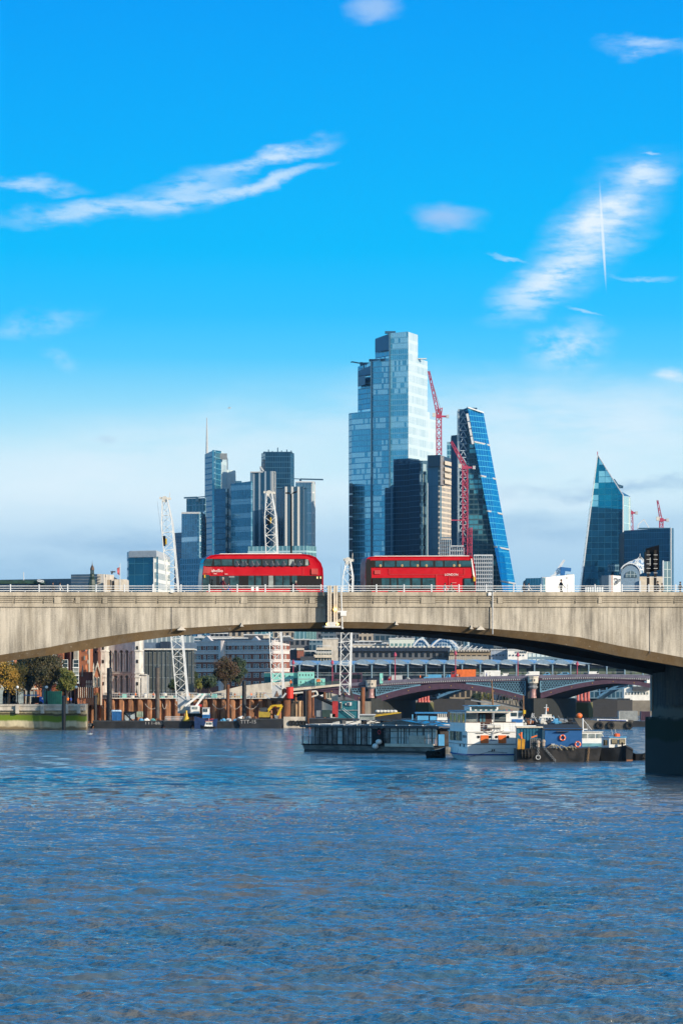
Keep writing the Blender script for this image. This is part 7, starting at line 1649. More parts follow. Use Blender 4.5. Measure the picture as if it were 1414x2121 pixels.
m.beam(at(656,1337,1476), at(684,1337,1476), .12); T(o,'roof_rail',m,M_white)
midblock(585,690,1330,1720,M_navy,'long navy roofed building behind the balconied block'); midblock(684,712,1332,1730,M_navy,'navy block in line with the short crane boom')
o = midblock(585,650,1389,1440,facade('pinkish long wall', (.34,.29,.30), (.22,.19,.2), 4, 30, .04, 0, 0, .6, .15),'long plain pinkish wall above the mint cabins')
o = midblock(650,668,1388,1436,M_whitep,'small white framed hall with tall dark windows beside mint cabins'); m = MB(); pbox(m, 653, 666, 1392, 1415, 1435.6, .6); T(o,'tall_window',m,facade('tall hall window', (.03,.07,.08), (.3,.4,.4), .8, 30, .2, 0, .3, .15, .5))
# rooftops, domes, random office blocks to close the view
rb2 = random.Random(9)
labs = ['behind the striped brick building','above the glass fronted building','behind the arcaded stone building','left of the navy roofs','just under the arch crown','behind the short white crane boom','above the toothed building','behind the brown building','right of the glass domes','under the right haunch of the arch']
k = 0; px = 100
while px < 1420:
    w_ = rb2.uniform(26,58); row = k % 3; Y = 1750+row*170+rb2.uniform(-30,30); mt = rb2.choice([Fa,Fb,Fc,Fd,Fb,Fd]); pyt = rb2.uniform(1296,1322)
    nmx = labs[min(9, int((px-100)/132))]
    des = {id(Fa):'dark windowed office block',id(Fb):'blue windowed office block',id(Fc):'stone faced office block',id(Fd):'grey office block in painted shade'}[id(mt)]
    o = midblock(px-4,px+w_,pyt,Y,mt,'%s %s' % (des, nmx), rb2.choice([M_lgrey,M_cream,M_bluep,M_white])); tag(o, group='office blocks filling the skyline below the arch')
    for j in range(3):
        a = px+rb2.uniform(2,w_-8); b = rb2.uniform(3,9); h = rb2.uniform(2,7); m = MB(); pbox(m, a, a+b, pyt-h, pyt, Y+2, 5); T(o,'roof_plant',m,rb2.choice([M_lgrey,M_offw,M_cream,M_bluep,M_dark]))
    m = MB()
    for j in range(6): a = px+rb2.uniform(0,w_-3); m.beam(at(a,pyt,Y+1), at(a,pyt-rb2.uniform(2,6),Y+1), .18)
    T(o,'antennas',m,M_lgrey); px += w_*.8; k += 1
# second, nearer row of varied roofs between 1318 and 1346
spec = [(398,425,1329,M_cream,'tan parapet'),(424,478,1321,M_white,'white dormer'),(478,512,1323,M_offw,'white vaulted'),(505,548,1316,M_slate,'dark slate'),(545,556,1316,M_cream,'tan chimney'),(586,600,1320,Fa,'cream trimmed dark'),(598,640,1326,Fd,'low grey'),(636,672,1327,Fb,'low blue'),(668,700,1324,M_stone,'pale stone'),(726,800,1336,M_stone,'pale terrace'),(735,790,1330,Fd,'grey plant'),(790,850,1334,Fc,'stone topped'),(806,858,1324,facade('green tinted clerestory', (.25,.45,.42), (.6,.65,.6), 1.8, 8, .3, .3, .4, .2, .4),'green glazed'),(850,930,1338,Fb,'long blue')]
for i, (a, b, pt, mt, l) in enumerate(spec):
    Y = 1640+(i % 4)*12; o = midblock(a,b,pt,Y,mt,'%s rooftop block %s' % (l, ['left of white dormer roofs','above the left bay of the striped building','above the striped building middle','behind the striped building right','over the striped building end','right of the middle crane boom','behind navy roofed building','right of middle crane over balconies','left of the short crane boom','right of the short crane boom','over the pale terrace','left of the green glazed hall','left of the glass domes','under the glass domes'][i]))
    m = MB(); r3 = random.Random(i); 
    for j in range(5): q = r3.uniform(a,b-4); pbox(m, q, q+r3.uniform(1.5,5), pt-r3.uniform(1,4), pt, Y+1, 2)
    T(o,'roof_clutter',m,r3.choice([M_whitep,M_lgrey,M_offw]))
for cx, w_, ct, lab in ((872,19,1324,'left glass dome roof with white rim above toothed building'),(920,30,1322,'large glass dome roof with white curved rim under the arch')):
    Y = 1590; o = thing('glass_dome', lab, 'dome', (gx(cx,Y),Y,gz(1345,Y))); r = w_*Y/F; m = MB(); m.ball((gx(cx,Y),Y+r,gz(1343,Y)), r, r, (1343-ct)*Y/F, 20, 10); T(o,'dome_glass',m,facade('dome glazing', (.12,.25,.38), (.5,.6,.68), 1.2, 1.2, .15, .15, .5, .15, .3),smooth=40)
    m = MB(); pts = [at(cx-w_+2*w_*i/14, 1343-(1343-ct)*math.sin(math.pi*i/14)*1.02, Y+.2) for i in range(15)]; [m.beam(p_,q_,.7) for p_, q_ in zip(pts, pts[1:])]; T(o,'white_rim',m,M_white)
for a, b, c, d in ((905,1340,920,1328),(920,1328,950,1340),(950,1340,1000,1344)):
    pass
# small bits on distant roofs
o = thing('ribbed_hall_roof', 'flat pale roof with thin white struts right of the glass domes', 'building', (gx(965,1600),1600,GZ)); m = MB(); ext(m, [(925,1338),(1012,1345),(1012,1348),(925,1348)], 1600, (0,20)); T(o,'roof',m,M_lgrey); m = MB(); [m.beam(at(930+k*10,1340+k,1599), at(938+k*10,1333+k*1.2,1599), .3) for k in range(7)]; T(o,'struts',m,M_white)
# ------------------------------------------------------------------ boats in the middle of the river
M_curtain = mat('golden curtain behind glass', (.30,.20,.09), .25, var=.6, scale=1.6)
def loc_frame(px, Y, ang): 
    p = Vector((gx(px,Y),Y,0)); return Matrix.Translation(p) @ Matrix.Rotation(ang,4,'Z'), p
def passenger_boat():
    M0, p = loc_frame(968, 459, math.atan(.104)); sc = 17.4
    o = thing('passenger_boat', 'white passenger boat with orange hatches and blue name lettering on its stern', 'boat', tuple(p), math.atan(.104))
    X = lambda px: (px-968)/sc
    Z = lambda py: (1576-py)/sc
    def A(nm, m, mt, **k): return part(nm, m, mt, o, **k)
    bx = lambda m, a, b, c, d, y0, y1: m.box(X(a),y0,Z(d),X(b),y1,Z(c))
    W_ = X(1069); N = lambda: MB(M0)
    # hull lofted along its length
    rings = []
    for y, hw, zk, fl in ((0,1.,.0,.92),(.02,1.,-.3,.92),(8,1.02,-.5,.94),(16,.95,-.5,.85),(21,.6,-.4,.5),(24,.1,-.2,.05)):
        c = W_/2; h = W_/2*hw; rings.append([(c-h*fl*.9,y,zk),(c-h*1.03,y,.75),(c-h,y,Z(1551)+y*.03),(c+h,y,Z(1551)+y*.03),(c+h*1.03,y,.75),(c+h*fl*.9,y,zk)])
    m = N(); m.loft(rings); A('hull',m,M_whitep)
    m = N(); m.loft([[(W_/2-W_/2*1.05*hw,y,.78),(W_/2-W_/2*1.05*hw,y,.62),(W_/2+W_/2*1.05*hw,y,.62),(W_/2+W_/2*1.05*hw,y,.78)] for y, hw in ((-.06,1.),(8,1.02),(16,.95),(21,.6))]); A('blue_stripe',m,mat('royal blue stripe', (.01,.05,.30), .4))
    m = N(); m.box(-.02,0,Z(1552),W_+.02,17,Z(1516)); A('lower_cabin',m,M_whitep)
    m = N(); m.box(-.12,-.15,Z(1516.5),W_+.12,17.3,Z(1514.8)); A('upper_deck_edge',m,M_whitep)
    m = N(); m.box(-.08,-.08,Z(1542.5),W_+.08,17.,Z(1541.5)); A('rubbing_strip',m,M_navy)
    for a, b in ((995,1011.5),(1032,1048.5)): m = N(); bx(m,a,b,1523.5,1540,-.07,0); A('orange_hatch',m,M_orange)
    for a in (990.5,1014.5,1028,1052): m = N(); m.tube((X(a),-.06,Z(1527)),(X(a),.02,Z(1527)),.17,n=14); q = A('porthole',m,M_black)
    for a, b in ((985,1001),(1040,1056)): m = N(); bx(m,a,b,1519,1520,-.12,0); A('grab_rail',m,M_dark)
    m = MB(); m.text('SALIENT', .25, M0 @ Matrix.Translation((X(1021.6),-.03,Z(1535.2))) @ Matrix.Rotation(R(90),4,'X'), .01); A('name_lettering',m,M_blue)
    # cabin on the upper deck, set back from the stern
    m = N(); m.box(0.0,1.6,Z(1515),W_-.5,16,Z(1475.5)); A('upper_cabin',m,M_whitep)
    m = N(); m.box(-.15,-.1,Z(1475.6),W_-.4,16.6,Z(1472.5)); A('roof',m,mat('blue grey deck roof', (.12,.2,.28), .5))
    m = N(); m.box(-.17,-.14,Z(1476.6),W_-.38,.0,Z(1474.6)); A('roof_fascia',m,M_cream)
    for a, b in ((968,990),(1028,1052)): m = N(); bx(m,a,b,1479.5,1496,1.5,1.62); w_ = A('stern_window',m,M_glass); m = N(); bx(m,a,b,1487.5,1488.3,1.45,1.5); bx(m,a,b,1492,1492.6,1.45,1.5); part('window_bar',m,M_lgrey,w_)
    m = N(); bx(m,994,1022,1477.5,1515,1.45,1.62); d_ = A('doorway',m,mat('dark red brown doorway', (.05,.02,.018), .6)); 
    for a in (999,1006): m = N(); bx(m,a-2.4,a+2.4,1480,1496,1.38,1.45); part('door_glass',m,mat('bluish door glass',(.10,.22,.28),.1),d_)
    m = N(); bx(m,963,994,1496.5,1515,-.1,.0); A('bulwark',m,M_whitep)
    m = N()
    for py in (1497,1501.5,1506,1510.5): m.beam((X(994),-.05,Z(py)),(X(1068),-.05,Z(py)),.05)
    for a in (994,1001.5,1016,1042,1056,1062,1068): m.beam((X(a),-.05,Z(1515)),(X(a),-.05,Z(1496)),.06)
    A('stern_rail',m,M_white)
    m = N(); m.beam((X(963),-.08,Z(1496.5)),(X(1068),-.08,Z(1496.5)),.09); A('handrail',m,mat('varnished handrail',(.12,.06,.03),.4))
    for a, b in ((1008,1021),(1023,1036)): m = N(); m.tube((X(a),-.3,Z(1506)),(X(b),-.3,Z(1506)),.24,n=12); A('liferaft_canister',m,M_offw,smooth=50)
    m = N(); m.beam((X(1021.5),-.2,Z(1533)),(X(1022),-.2,Z(1476)),.08); A('ensign_staff',m,M_lgrey)
    m = N(); m.beam((X(997),-.12,Z(1514)),(X(1021),-.3,Z(1520)),.05); m.beam((X(1021),-.3,Z(1520)),(X(1044),-.12,Z(1514)),.05); m.beam((X(1010),-.2,Z(1557)),(X(1050),-.2,Z(1560)),.04); m.beam((X(968),-.15,Z(1569)),(X(1020),-.25,Z(1556)),.04); A('mooring_rope',m,M_dark)
    for a in (1019,1023.5): m = N(); bx(m,a-1,a+1,1552.5,1556.5,-.14,0); A('cleat',m,M_dark)
    # long shaded flank: windows along it
    for k in range(7): m = N(); y = 2.4+k*1.95; m.box(-.05,y,Z(1498),.0,y+1.5,Z(1478.5)); m and A('side_window',m,M_curtain if k%2 else M_glass)
    for k in range(6): m = N(); y = 4.8+k*1.9; m.box(-.08,y,Z(1536),-.02,y+1.45,Z(1516.8)); A('side_window',m,M_curtain if k%3 else M_glass)
    for y in (1.1,2.3,3.5): m = N(); m.box(-.08,y,Z(1529),-.02,y+.35,Z(1524)); A('small_window',m,M_black)
    for y in (2.6,6): m = N(); m.box(-.08,y,Z(1548),-.02,y+.6,Z(1542.8)); A('small_window',m,M_black)
    m = N(); m.box(.7,3.,Z(1473),4.1,8,Z(1463)); A('wheelhouse',m,M_whitep); m = N(); m.box(.9,2.94,Z(1470),3.9,3.02,Z(1465)); A('wheelhouse_window',m,M_glass); m = N(); m.box(.5,2.7,Z(1463),4.3,8.2,Z(1461.6)); A('wheelhouse_roof',m,M_lblue)
    for k in range(9): m = N(); x = .2+k*.62; m.box(x,2,Z(1472.5),x+.3,2.4,Z(1470.3)); A('roof_locker',m,M_teal)
passenger_boat()
def restaurant_boat():
    x0, y0, x1, y1 = gx(626,532), 532, gx(908,511), 511; ang = math.atan2(y1-y0, x1-x0); L = math.hypot(x1-x0, y1-y0)
    M0 = Matrix.Translation((x0,y0,0)) @ Matrix.Rotation(ang,4,'Z'); o = thing('restaurant_boat', 'long low restaurant boat with glass walls and flat dark roof in midstream', 'boat', (x0,y0,0), ang)
    A = lambda nm, m, mt, **k: part(nm, m, mt, o, **k)
    N = lambda: MB(M0); D = 6.; zd = 1.0; zt = 3.45
    m = N(); m.prism([(.4,.4),(L-1.2,.2),(L,1.5),(L,D-.5),(.4,D)], -.5, zd, [(-.0,0),(L-.8,0),(L+.3,1.5),(L+.3,D),(0,D+.2)]); A('hull',m,mat('grey white hull', (.17,.17,.16), .5, var=.5, scale=.6, streak=3.))
    m = N(); m.box(.3,.05,-.4,L-.9,.3,.32); A('waterline_band',m,M_hull); m = N(); m.box(-.1,-.12,zd-.05,L+.1,D,zd+.1); A('deck_edge',m,M_black)
    m = N(); m.box(L*.62,-.16,zd-.12,L*.97,.0,zd+.28); A('cream_bulwark',m,M_cream)
    m = N(); m.box(1.5,1.2,zd,L-1,D-.6,zt-.1); A('inner_core',m,mat('dim interior', (.035,.028,.025), .8, var=.8, scale=1.5))
    gp = mat('reflective boat glazing', (.075,.085,.09), .15, .05, var=.9, scale=.6); rb_ = random.Random(4)
    u = 2.6
    while u < L-.8:
        w_ = rb_.choice((1.,1.3,1.6)); k = u/L; mt = gp if k < .62 and rb_.random() < .8 else M_clear
        m = N(); m.box(u+.05,.1,zd+.12,min(u+w_,L-.5),.14,zt-.12); A('glass_panel',m,mt); m = N(); m.box(u-.05,.05,zd,u+.07,.2,zt); A('mullion',m,M_black); u += w_
    m = N(); m.box(0,-.3,zt,L+.4,D+.3,zt+.18); A('roof_slab',m,mat('dark felt roof', (.05,.055,.06), .6)); 
    m = N(); m.box(-.1,-.42,zt-.08,L+.5,-.28,zt+.14); A('roof_fascia',m,M_dark)
    m = N(); m.slab([(L*.35,zt+.18),(L*1.0,zt+.18),(L*.72,zt+.95)],.4,D-.3); A('pitched_glass_roof',m,mat('dark glazed roof', (.05,.08,.09), .2, var=.7, scale=.7))
    for k in range(10): m = N(); uu = 1+k*L*.095; m.beam((uu,-.2,zt+.3),(uu+2,D,zt+.45),.12); m.beam((uu,0,zt+.32),(uu+2.6,0,zt+.3),.1); A('roof_strut',m,M_lgrey)
    for a, w_ in ((.22,.5),(.38,.4),(.52,.6),(.65,.4)): m = N(); m.box(a*L,1.5,zt+.18,a*L+w_,2.2,zt+.9); A('roof_vent',m,rb_.choice([M_black,M_lgrey,M_dark]))
    for a in (0.05,1.3,2.5): m = N(); m.beam((a,0,zd),(a,0,zt),.1); A('corner_post',m,M_lgrey)
    m = N(); m.lathe([(.45,0),(.5,.2),(.5,1.9),(.4,2.2)], (1.1,1.2,zd), 12); A('silver_tank',m,M_lgrey,smooth=40)
    m = N(); [m.beam((.0+k*.25,-.05,zd),(.0+k*.25,-.05,zd+1.1),.04) for k in range(14)]; m.beam((0,-.05,zd+1.1),(3.4,-.05,zd+1.1),.06); A('deck_railing',m,M_grey)
    for q, r_ in ((.56,.5),(.585,.45)): m = N(); m.ball((q*L,-.35,zd-.1+(q>.57)*.6),.55,.35,r_*.8,10,6); A('white_fender',m,M_whitep,smooth=60)
    m = N(); m.box(.52*L,.0,zd,.60*L,.1,zt-.2); A('entrance',m,M_black); m = N(); m.torus((.575*L,-.02,zd+1.8),.25,.07,'Y'); A('life_ring',m,M_redd)
    for k in range(9): m = N(); uu = L*.66+k*.95; m.box(uu,.6,zd,uu+.4,1.,zd+.9); m.box(uu,.9,zd+.5,uu+.4,1.,zd+1.2); A('chair',m,mat('warm brown chairs', (.28,.12,.05), .6))
    for z_, h_ in ((zt-.55,.07),(zd+1.05,.05)): m = N(); m.box(2.6,.02,z_,L-.6,.12,z_+h_); A('glazing_rail',m,M_dark)
    for k in range(22): m = N(); uu = 2.9+k*(L-4)/22; m.box(uu,.06,zd+.1,uu+.05,.16,zt-.1); A('thin_mullion',m,M_lgrey if k%3==0 else M_black)
    for k in range(9): m = N(); uu = L*.3+k*L*.08; m.beam((uu,0,zt+.2),(uu+.9,2.4,zt+.95),.08); m.beam((uu+.9,2.4,zt+.95),(uu+1.8,D,zt+.25),.08); A('roof_truss',m,M_black)
    m = N(); m.beam((L*.28,2.4,zt+.95),(L*1.0,2.4,zt+.95),.1); A('ridge_beam',m,M_grey)
    for k in range(5): m = N(); uu = L*(.64+k*.07); m.box(uu,2.2,zd+.2,uu+.5,2.3,zt-.3); A('pale_curtain',m,M_offw)
    for k in range(3): m = N(); m.ball((L*.735,.5,zt-.4-k*.3),.07); A('hanging_bulb',m,mat('glowing bulb', (1,.6,.2), .5, emit=3.))
    m = N(); m.box(L*.79,-.02,zd+.1,L*.9,.06,zd+1.4); A('glass_balustrade',m,mat('milky balustrade', (.42,.40,.34), .3))
restaurant_boat()
# blue boat behind
Y = 575; o = thing('blue_boat', 'pale and dark blue boat between restaurant boat and white passenger boat', 'boat', (gx(893,Y),Y,0))
m = MB(); m.slab([(gx(858,Y),-.3),(gx(960,Y),-.3),(gx(965,Y),gz(1504,Y)),(gx(852,Y),gz(1502,Y))],Y,Y+5); T(o,'hull',m,M_blue)
m = MB(); pbox(m, 852, 925, 1502, 1505, Y-1.2, 6); T(o,'canopy_edge',m,M_whitep); m = MB(); pbox(m, 862, 925, 1480, 1502, Y, 4); T(o,'cabin',m,M_navy)
m = MB(); pbox(m, 864, 887, 1483, 1500, Y-.3, .5); T(o,'pale_blue_cabin',m,M_lblue); m = MB(); pbox(m, 890, 905, 1484, 1501, Y-.4, .5); T(o,'pale_blue_door',m,M_lblue); m = MB(); pbox(m, 905, 926, 1486, 1500, Y-.5, .6); T(o,'white_panel',m,M_whitep)
for k in range(5): m = MB(); pbox(m, 906+k*4, 908+k*4, 1478, 1487, Y-.55, .2); T(o,'window',m,M_offw)
m = MB(); pbox(m, 860, 926, 1475.5, 1478.5, Y-.6, 5); T(o,'roof',m,mat('blue roof edge', (.03,.2,.45), .5)); m = MB(); pbox(m, 853, 855, 1480, 1508, Y-.8, .3); T(o,'post',m,M_lblue)
m = MB(); pbox(m, 908, 920, 1522, 1545, 505, 3); o = solo('small_blue_cabin', m, M_lblue, 'small pale blue cabin between restaurant boat and white boat', 'cabin')
o = thing('dinghy','black tender with tyre fenders wedged left of the white passenger boat','boat',(gx(902,476),476,0)); Y = 476
m = MB(); m.loft([[(gx(a,Y),Y-w_,z),(gx(a,Y),Y-w_*.6,-.3),(gx(a,Y),Y+w_*.6,-.3),(gx(a,Y),Y+w_,z)] for a, w_, z in ((882,.8,.9),(895,1.2,.95),(910,1.2,1.1),(922,.9,1.4))]); T(o,'hull',m,M_hull)
for a in (886,893,900,907): m = MB(); m.torus((gx(a,Y),Y-1.25,.6),.28,.1,'Y',12,5); T(o,'tyre_fender',m,M_rubber)
# mooring barge with shed and container
Y = 452; o = thing('mooring_barge','black mooring barge with chains carrying a blue shed and container','barge',(gx(1148,Y),Y,0))
m = MB(); m.slab([(gx(1070,Y),-.5),(gx(1238,Y),-.5),(gx(1246,Y),gz(1548,Y)),(gx(1232,Y),gz(1549,Y)),(gx(1110,Y),gz(1550,Y)),(gx(1070,Y),gz(1552,Y))],Y,Y+9); T(o,'hull',m,mat('rusty black hull plates', (.022,.020,.020), .5, var=.7, scale=.9, bump=.2))
m = MB(); pbox(m, 1105, 1238, 1549, 1551, Y-.12, .3); T(o,'deck_edge',m,M_dark)
for k in range(4): m = MB(); m.torus((gx(1080+k*6.5,Y),Y-.15,gz(1562,Y)),.42,.13,'X',12,6); T(o,'tyre_fender',m,M_rubber)
for a, b in ((1114,1548),(1125,1546)): m = MB(); p = at(a,b,Y+.3); m.tube(p, p+Vector((0,0,.5)), .2); m.ball(tuple(p+Vector((0,0,.55))),.26); T(o,'bollard',m,mat('pale rusted bollard',(.4,.33,.27),.7),smooth=50)
def clinks(m, pts):
    for i, p in enumerate(pts): m.torus(tuple(p), .12, .035, 'Y' if i % 2 else 'X', 8, 4)
for a, b, mt in (((1114,1549),(1114,1566),M_grey),((1126,1549),(1150,1577),M_grey),((1219,1550),(1216,1577),mat('tan rusty chain',(.30,.19,.10),.7))):
    m = MB(); p, q = at(*a,Y-.2), at(*b,Y-.2); n = int((q-p).length/.17); clinks(m, [p.lerp(q,i/n) for i in range(n+1)]); T(o,'chain',m,mt)
m = MB(); m.torus(tuple(at(1114,1569,Y-.25)), .25, .05, 'Y'); T(o,'mooring_ring',m,M_lgrey)
m = MB(); r5 = random.Random(8)
for k in range(9): a = 1135+k*6; pts = [at(a+r5.uniform(-3,3), 1549, Y-.1), at(a+r5.uniform(0,8), 1545+r5.uniform(-3,3), Y-.2), at(a+r5.uniform(8,14), 1549+r5.uniform(0,6), Y-.25)]; m.path(pts, .05, 5)
T(o,'coiled_rope',m,mat('pale old rope',(.34,.30,.20),.9))
ct = boxy('blue_container','ribbed petrol blue container on the mooring barge left of shed','container',1070,1122,1508,1551,Y+1.6,2.6,mat('petrol blue container paint',(.012,.13,.22),.5))
m = MB(); pbox(m, 1069, 1124, 1505, 1508, Y+1.4, 3); T(ct,'timber_roof',m,M_cream)
sh = thing('blue_shed','bright blue shed with dark sloping roof and orange life ring','shed',(gx(1166,Y),Y,gz(1549,Y)))
m = MB(); pbox(m, 1128, 1205, 1509, 1549, Y+1, 3.2); T(sh,'wall',m,mat('shed blue boards',(.012,.10,.30),.5,var=.15)); m = MB(); m.prism([(gx(1115,Y),Y+3),(gx(1128,Y),Y+.96),(gx(1128,Y),Y+4.2),(gx(1115,Y),Y+4.2)], gz(1549,Y), gz(1508,Y)); T(sh,'white_end',m,M_offw)
m = MB(); m.add([tuple(at(1124,1512,Y+.8)),tuple(at(1207,1512,Y+.8)),(gx(1200,Y),Y+4.6,gz(1502.5,Y)),(gx(1113,Y),Y+4.6,gz(1502.5,Y)),tuple(at(1124,1510.5,Y+.8)),tuple(at(1207,1510.5,Y+.8)),(gx(1200,Y),Y+4.6,gz(1501,Y)),(gx(1113,Y),Y+4.6,gz(1501,Y))],[(0,1,2,3),(7,6,5,4),(0,4,5,1),(1,5,6,2),(2,6,7,3),(3,7,4,0)]); T(sh,'roof',m,mat('dark slate grey roof',(.03,.03,.032),.8))
m = MB(); pbox(m, 1152, 1178, 1515, 1516.5, Y+.6, .5); T(sh,'gutter',m,M_dark)
m = MB(); pbox(m, 1141, 1149, 1541, 1545, Y+.5, .5); T(sh,'vent',m,M_lgrey)
for a, b, l, yo in ((1164.5,1528.5,'orange life ring hanging high on the blue shed wall',.85),(1196,1542,'orange life ring leaning low by the right shed corner',.5)):
    g = thing('life_ring',l,'life ring',tuple(at(a,b,Y+yo))); m = MB(); m.torus(tuple(at(a,b,Y+yo)), .30, .09, 'Y', 24, 8); T(g,'ring',m,mat('life ring orange',(.80,.13,.03),.5),smooth=60)
    c = at(a,b,Y+yo)
    for k in range(4): d = Vector((math.cos(k*1.57+.78)*.3,-.085,math.sin(k*1.57+.78)*.3)); m = MB(); m.ball(tuple(c+d),.07); part('white_tape',m,M_whitep,g)
o = thing('fender_rack','pair of orange yellow float tanks at left edge of mooring barge','float tanks',tuple(at(1077,1552,Y-.5)))
for a in (1069.5,1077.8): m = MB(); m.slab([(gx(a+1,Y),gz(1552,Y)),(gx(a+7.5,Y),gz(1552,Y)),(gx(a+9,Y),gz(1532,Y)),(gx(a+2,Y),gz(1530,Y))],Y-.6,Y-.1); T(o,'tank',m,mat('orange yellow tank',(.55,.27,.02),.5))
m = MB(); m.tube(at(1079,1530,Y-.4), at(1079,1517,Y-.4), .12); m.beam(at(1074,1520,Y-.4), at(1082,1531,Y-.4), .12); T(o,'float_pole',m,M_orange)
o = thing('wire_crate','grey wire crate with red tools between container and shed','crate',tuple(at(1108,1551,Y+.6))); m = MB()
for k in range(6): m.beam(at(1098+k*4,1551,Y+.6), at(1098+k*4,1530,Y+.6), .05); m.beam(at(1098,1531+k*4,Y+.6), at(1118,1531+k*4,Y+.6), .05)
T(o,'wire_mesh',m,M_grey); m = MB(); pbox(m, 1099, 1117, 1532, 1551, Y+.8, 1); T(o,'contents',m,M_dark); m = MB(); m.beam(at(1100,1528,Y+.6), at(1112,1524,Y+.6), .16); T(o,'red_tool',m,M_orange)
# cruiser and black tug
Y = 470; o = thing('cabin_cruiser','white cabin cruiser moored behind the blue shed','boat',(gx(1230,Y),Y,0))
m = MB(); m.slab([(gx(1195,Y),0),(gx(1250,Y),0),(gx(1262,Y),gz(1540,Y)),(gx(1195,Y),gz(1540,Y))],Y,Y+3); T(o,'hull',m,mat('pale sea green hull',(.16,.36,.42),.4)); m = MB(); m.slab([(gx(1200,Y),gz(1541,Y)),(gx(1256,Y),gz(1541,Y)),(gx(1252,Y),gz(1530,Y)),(gx(1246,Y),gz(1518,Y)),(gx(1200,Y),gz(1517,Y))],Y+.2,Y+2.6); T(o,'cabin',m,M_whitep)
for a, b, c in ((1205,1216,0),(1219.5,1232,0),(1235,1248,3)): m = MB(); m.slab([(gx(a,Y),gz(1529,Y)),(gx(b+c*.6,Y),gz(1529,Y)),(gx(b-c*.4,Y),gz(1520.5,Y)),(gx(a,Y),gz(1520.5,Y))],Y+.12,Y+.25); T(o,'window',m,M_glass)
m = MB(); pbox(m, 1203, 1249, 1515.5, 1517.5, Y+.1, 2.7); T(o,'roof',m,M_offw)
m = MB(); m.tube(at(1207,1517,Y+.8), at(1206.5,1488,Y+.8), .09); m.beam(at(1207,1490,Y+.8), at(1225,1512,Y+.8), .06); m.beam(at(1203,1511,Y+.8), at(1216,1511,Y+.8), .15); T(o,'mast',m,M_white)
for a, l in ((1217,0),(1220,0)): m = MB(); m.beam(at(a,1516,Y+.8), at(a-2,1500,Y+.8), .08); T(o,'rod_holder',m,M_grey)
Y = 456; o = thing('black_tug','black hulled tug with white wheelhouse and orange float on roof','boat',(gx(1268,Y),Y,0))
m = MB(); rings = []
for a, w_, zs, yo in ((1226,1.3,gz(1549,Y),3),(1245,1.7,gz(1550,Y),2.6),(1270,1.8,gz(1549,Y),2.2),(1288,1.4,gz(1546,Y),1.6),(1296,.25,gz(1544,Y),0.)): rings.append([(gx(a,Y),Y+yo-w_,zs),(gx(a,Y),Y+yo-w_*.8,-.4),(gx(a,Y),Y+yo+w_*.8,-.4),(gx(a,Y),Y+yo+w_,zs)])
m.loft(rings); m.slab([(gx(1295.5,Y),-.3),(gx(1308,Y),-.3),(gx(1311,Y),gz(1552,Y)),(gx(1296,Y),gz(1544,Y))],Y-.05,Y+3.5); T(o,'hull',m,M_hull)
m = MB(); pbox(m, 1297, 1310, 1574, 1578, Y-.1, .3); T(o,'rust_band',m,mat('orange rust',(.38,.16,.07),.8)); m = MB(); m.beam(at(1296,1545,Y-.1), at(1311,1553,Y-.1), .16); T(o,'bow_rail',m,M_dark)
m = MB(); m.prism([(gx(1249,Y),Y+2),(gx(1262,Y),Y+.8),(gx(1297,Y),Y+.9),(gx(1297,Y),Y+3),(gx(1249,Y),Y+3.2)], gz(1549,Y), gz(1528.5,Y)); T(o,'wheelhouse',m,M_whitep); m = MB(); m.prism([(gx(1248,Y),Y+1.9),(gx(1262,Y),Y+.6),(gx(1298.5,Y),Y+.7),(gx(1298.5,Y),Y+3.2),(gx(1248,Y),Y+3.3)], gz(1528.5,Y), gz(1526.8,Y)); T(o,'roof',m,M_lblue)
for a, b in ((1265.5,1278.5),(1281.5,1294.5)): m = MB(); pbox(m, a, b, 1531.5, 1541.5, Y+.72, .12); f_ = T(o,'window',m,M_black); m = MB(); pbox(m, a+1, b-1, 1532.5, 1540.5, Y+.68, .05); part('pane',m,mat('tan lit window glass',(.30,.26,.18),.15),f_)  # panes have a plain tan base colour
for a in (1251,1255.5): m = MB(); m.beam(at(a,1533,Y+1.75-(a-1249)*.09), at(a,1544,Y+1.75-(a-1249)*.09), .22); T(o,'side_window',m,M_curtain)
m = MB(); m.lathe([(.35,0),(.38,.1),(.38,.35),(.2,.42)], tuple(at(1277,1526.8,Y+1.6)), 12); T(o,'orange_float',m,MATS['life ring orange'])
for a, b in ((1266,1511),(1274,1511)): m = MB(); m.beam(at(a+3,1528,Y+1.6), at(a,b,Y+1.6), .035); T(o,'whip_aerial',m,M_offw)
m = MB(); m.beam(at(1288,1546,Y+.3), at(1288,1538,Y+.3), .18); T(o,'bitt',m,M_black)
o = thing('rowing_boat','small black rowing boat touching the bridge pier','boat',(gx(1324,458),458,0)); Y = 458
m = MB(); m.loft([[(gx(a,Y),Y-w_,z),(gx(a,Y),Y-w_*.6,-.2),(gx(a,Y),Y+w_*.6,-.2),(gx(a,Y),Y+w_,z)] for a, w_, z in ((1309,.3,1.0),(1315,.8,.85),(1328,.8,.85),(1339,.5,.95))]); T(o,'hull',m,M_hull); m = MB(); m.torus((gx(1334,Y),Y-.9,.6),.25,.1,'Y'); T(o,'tyre_fender',m,M_rubber)
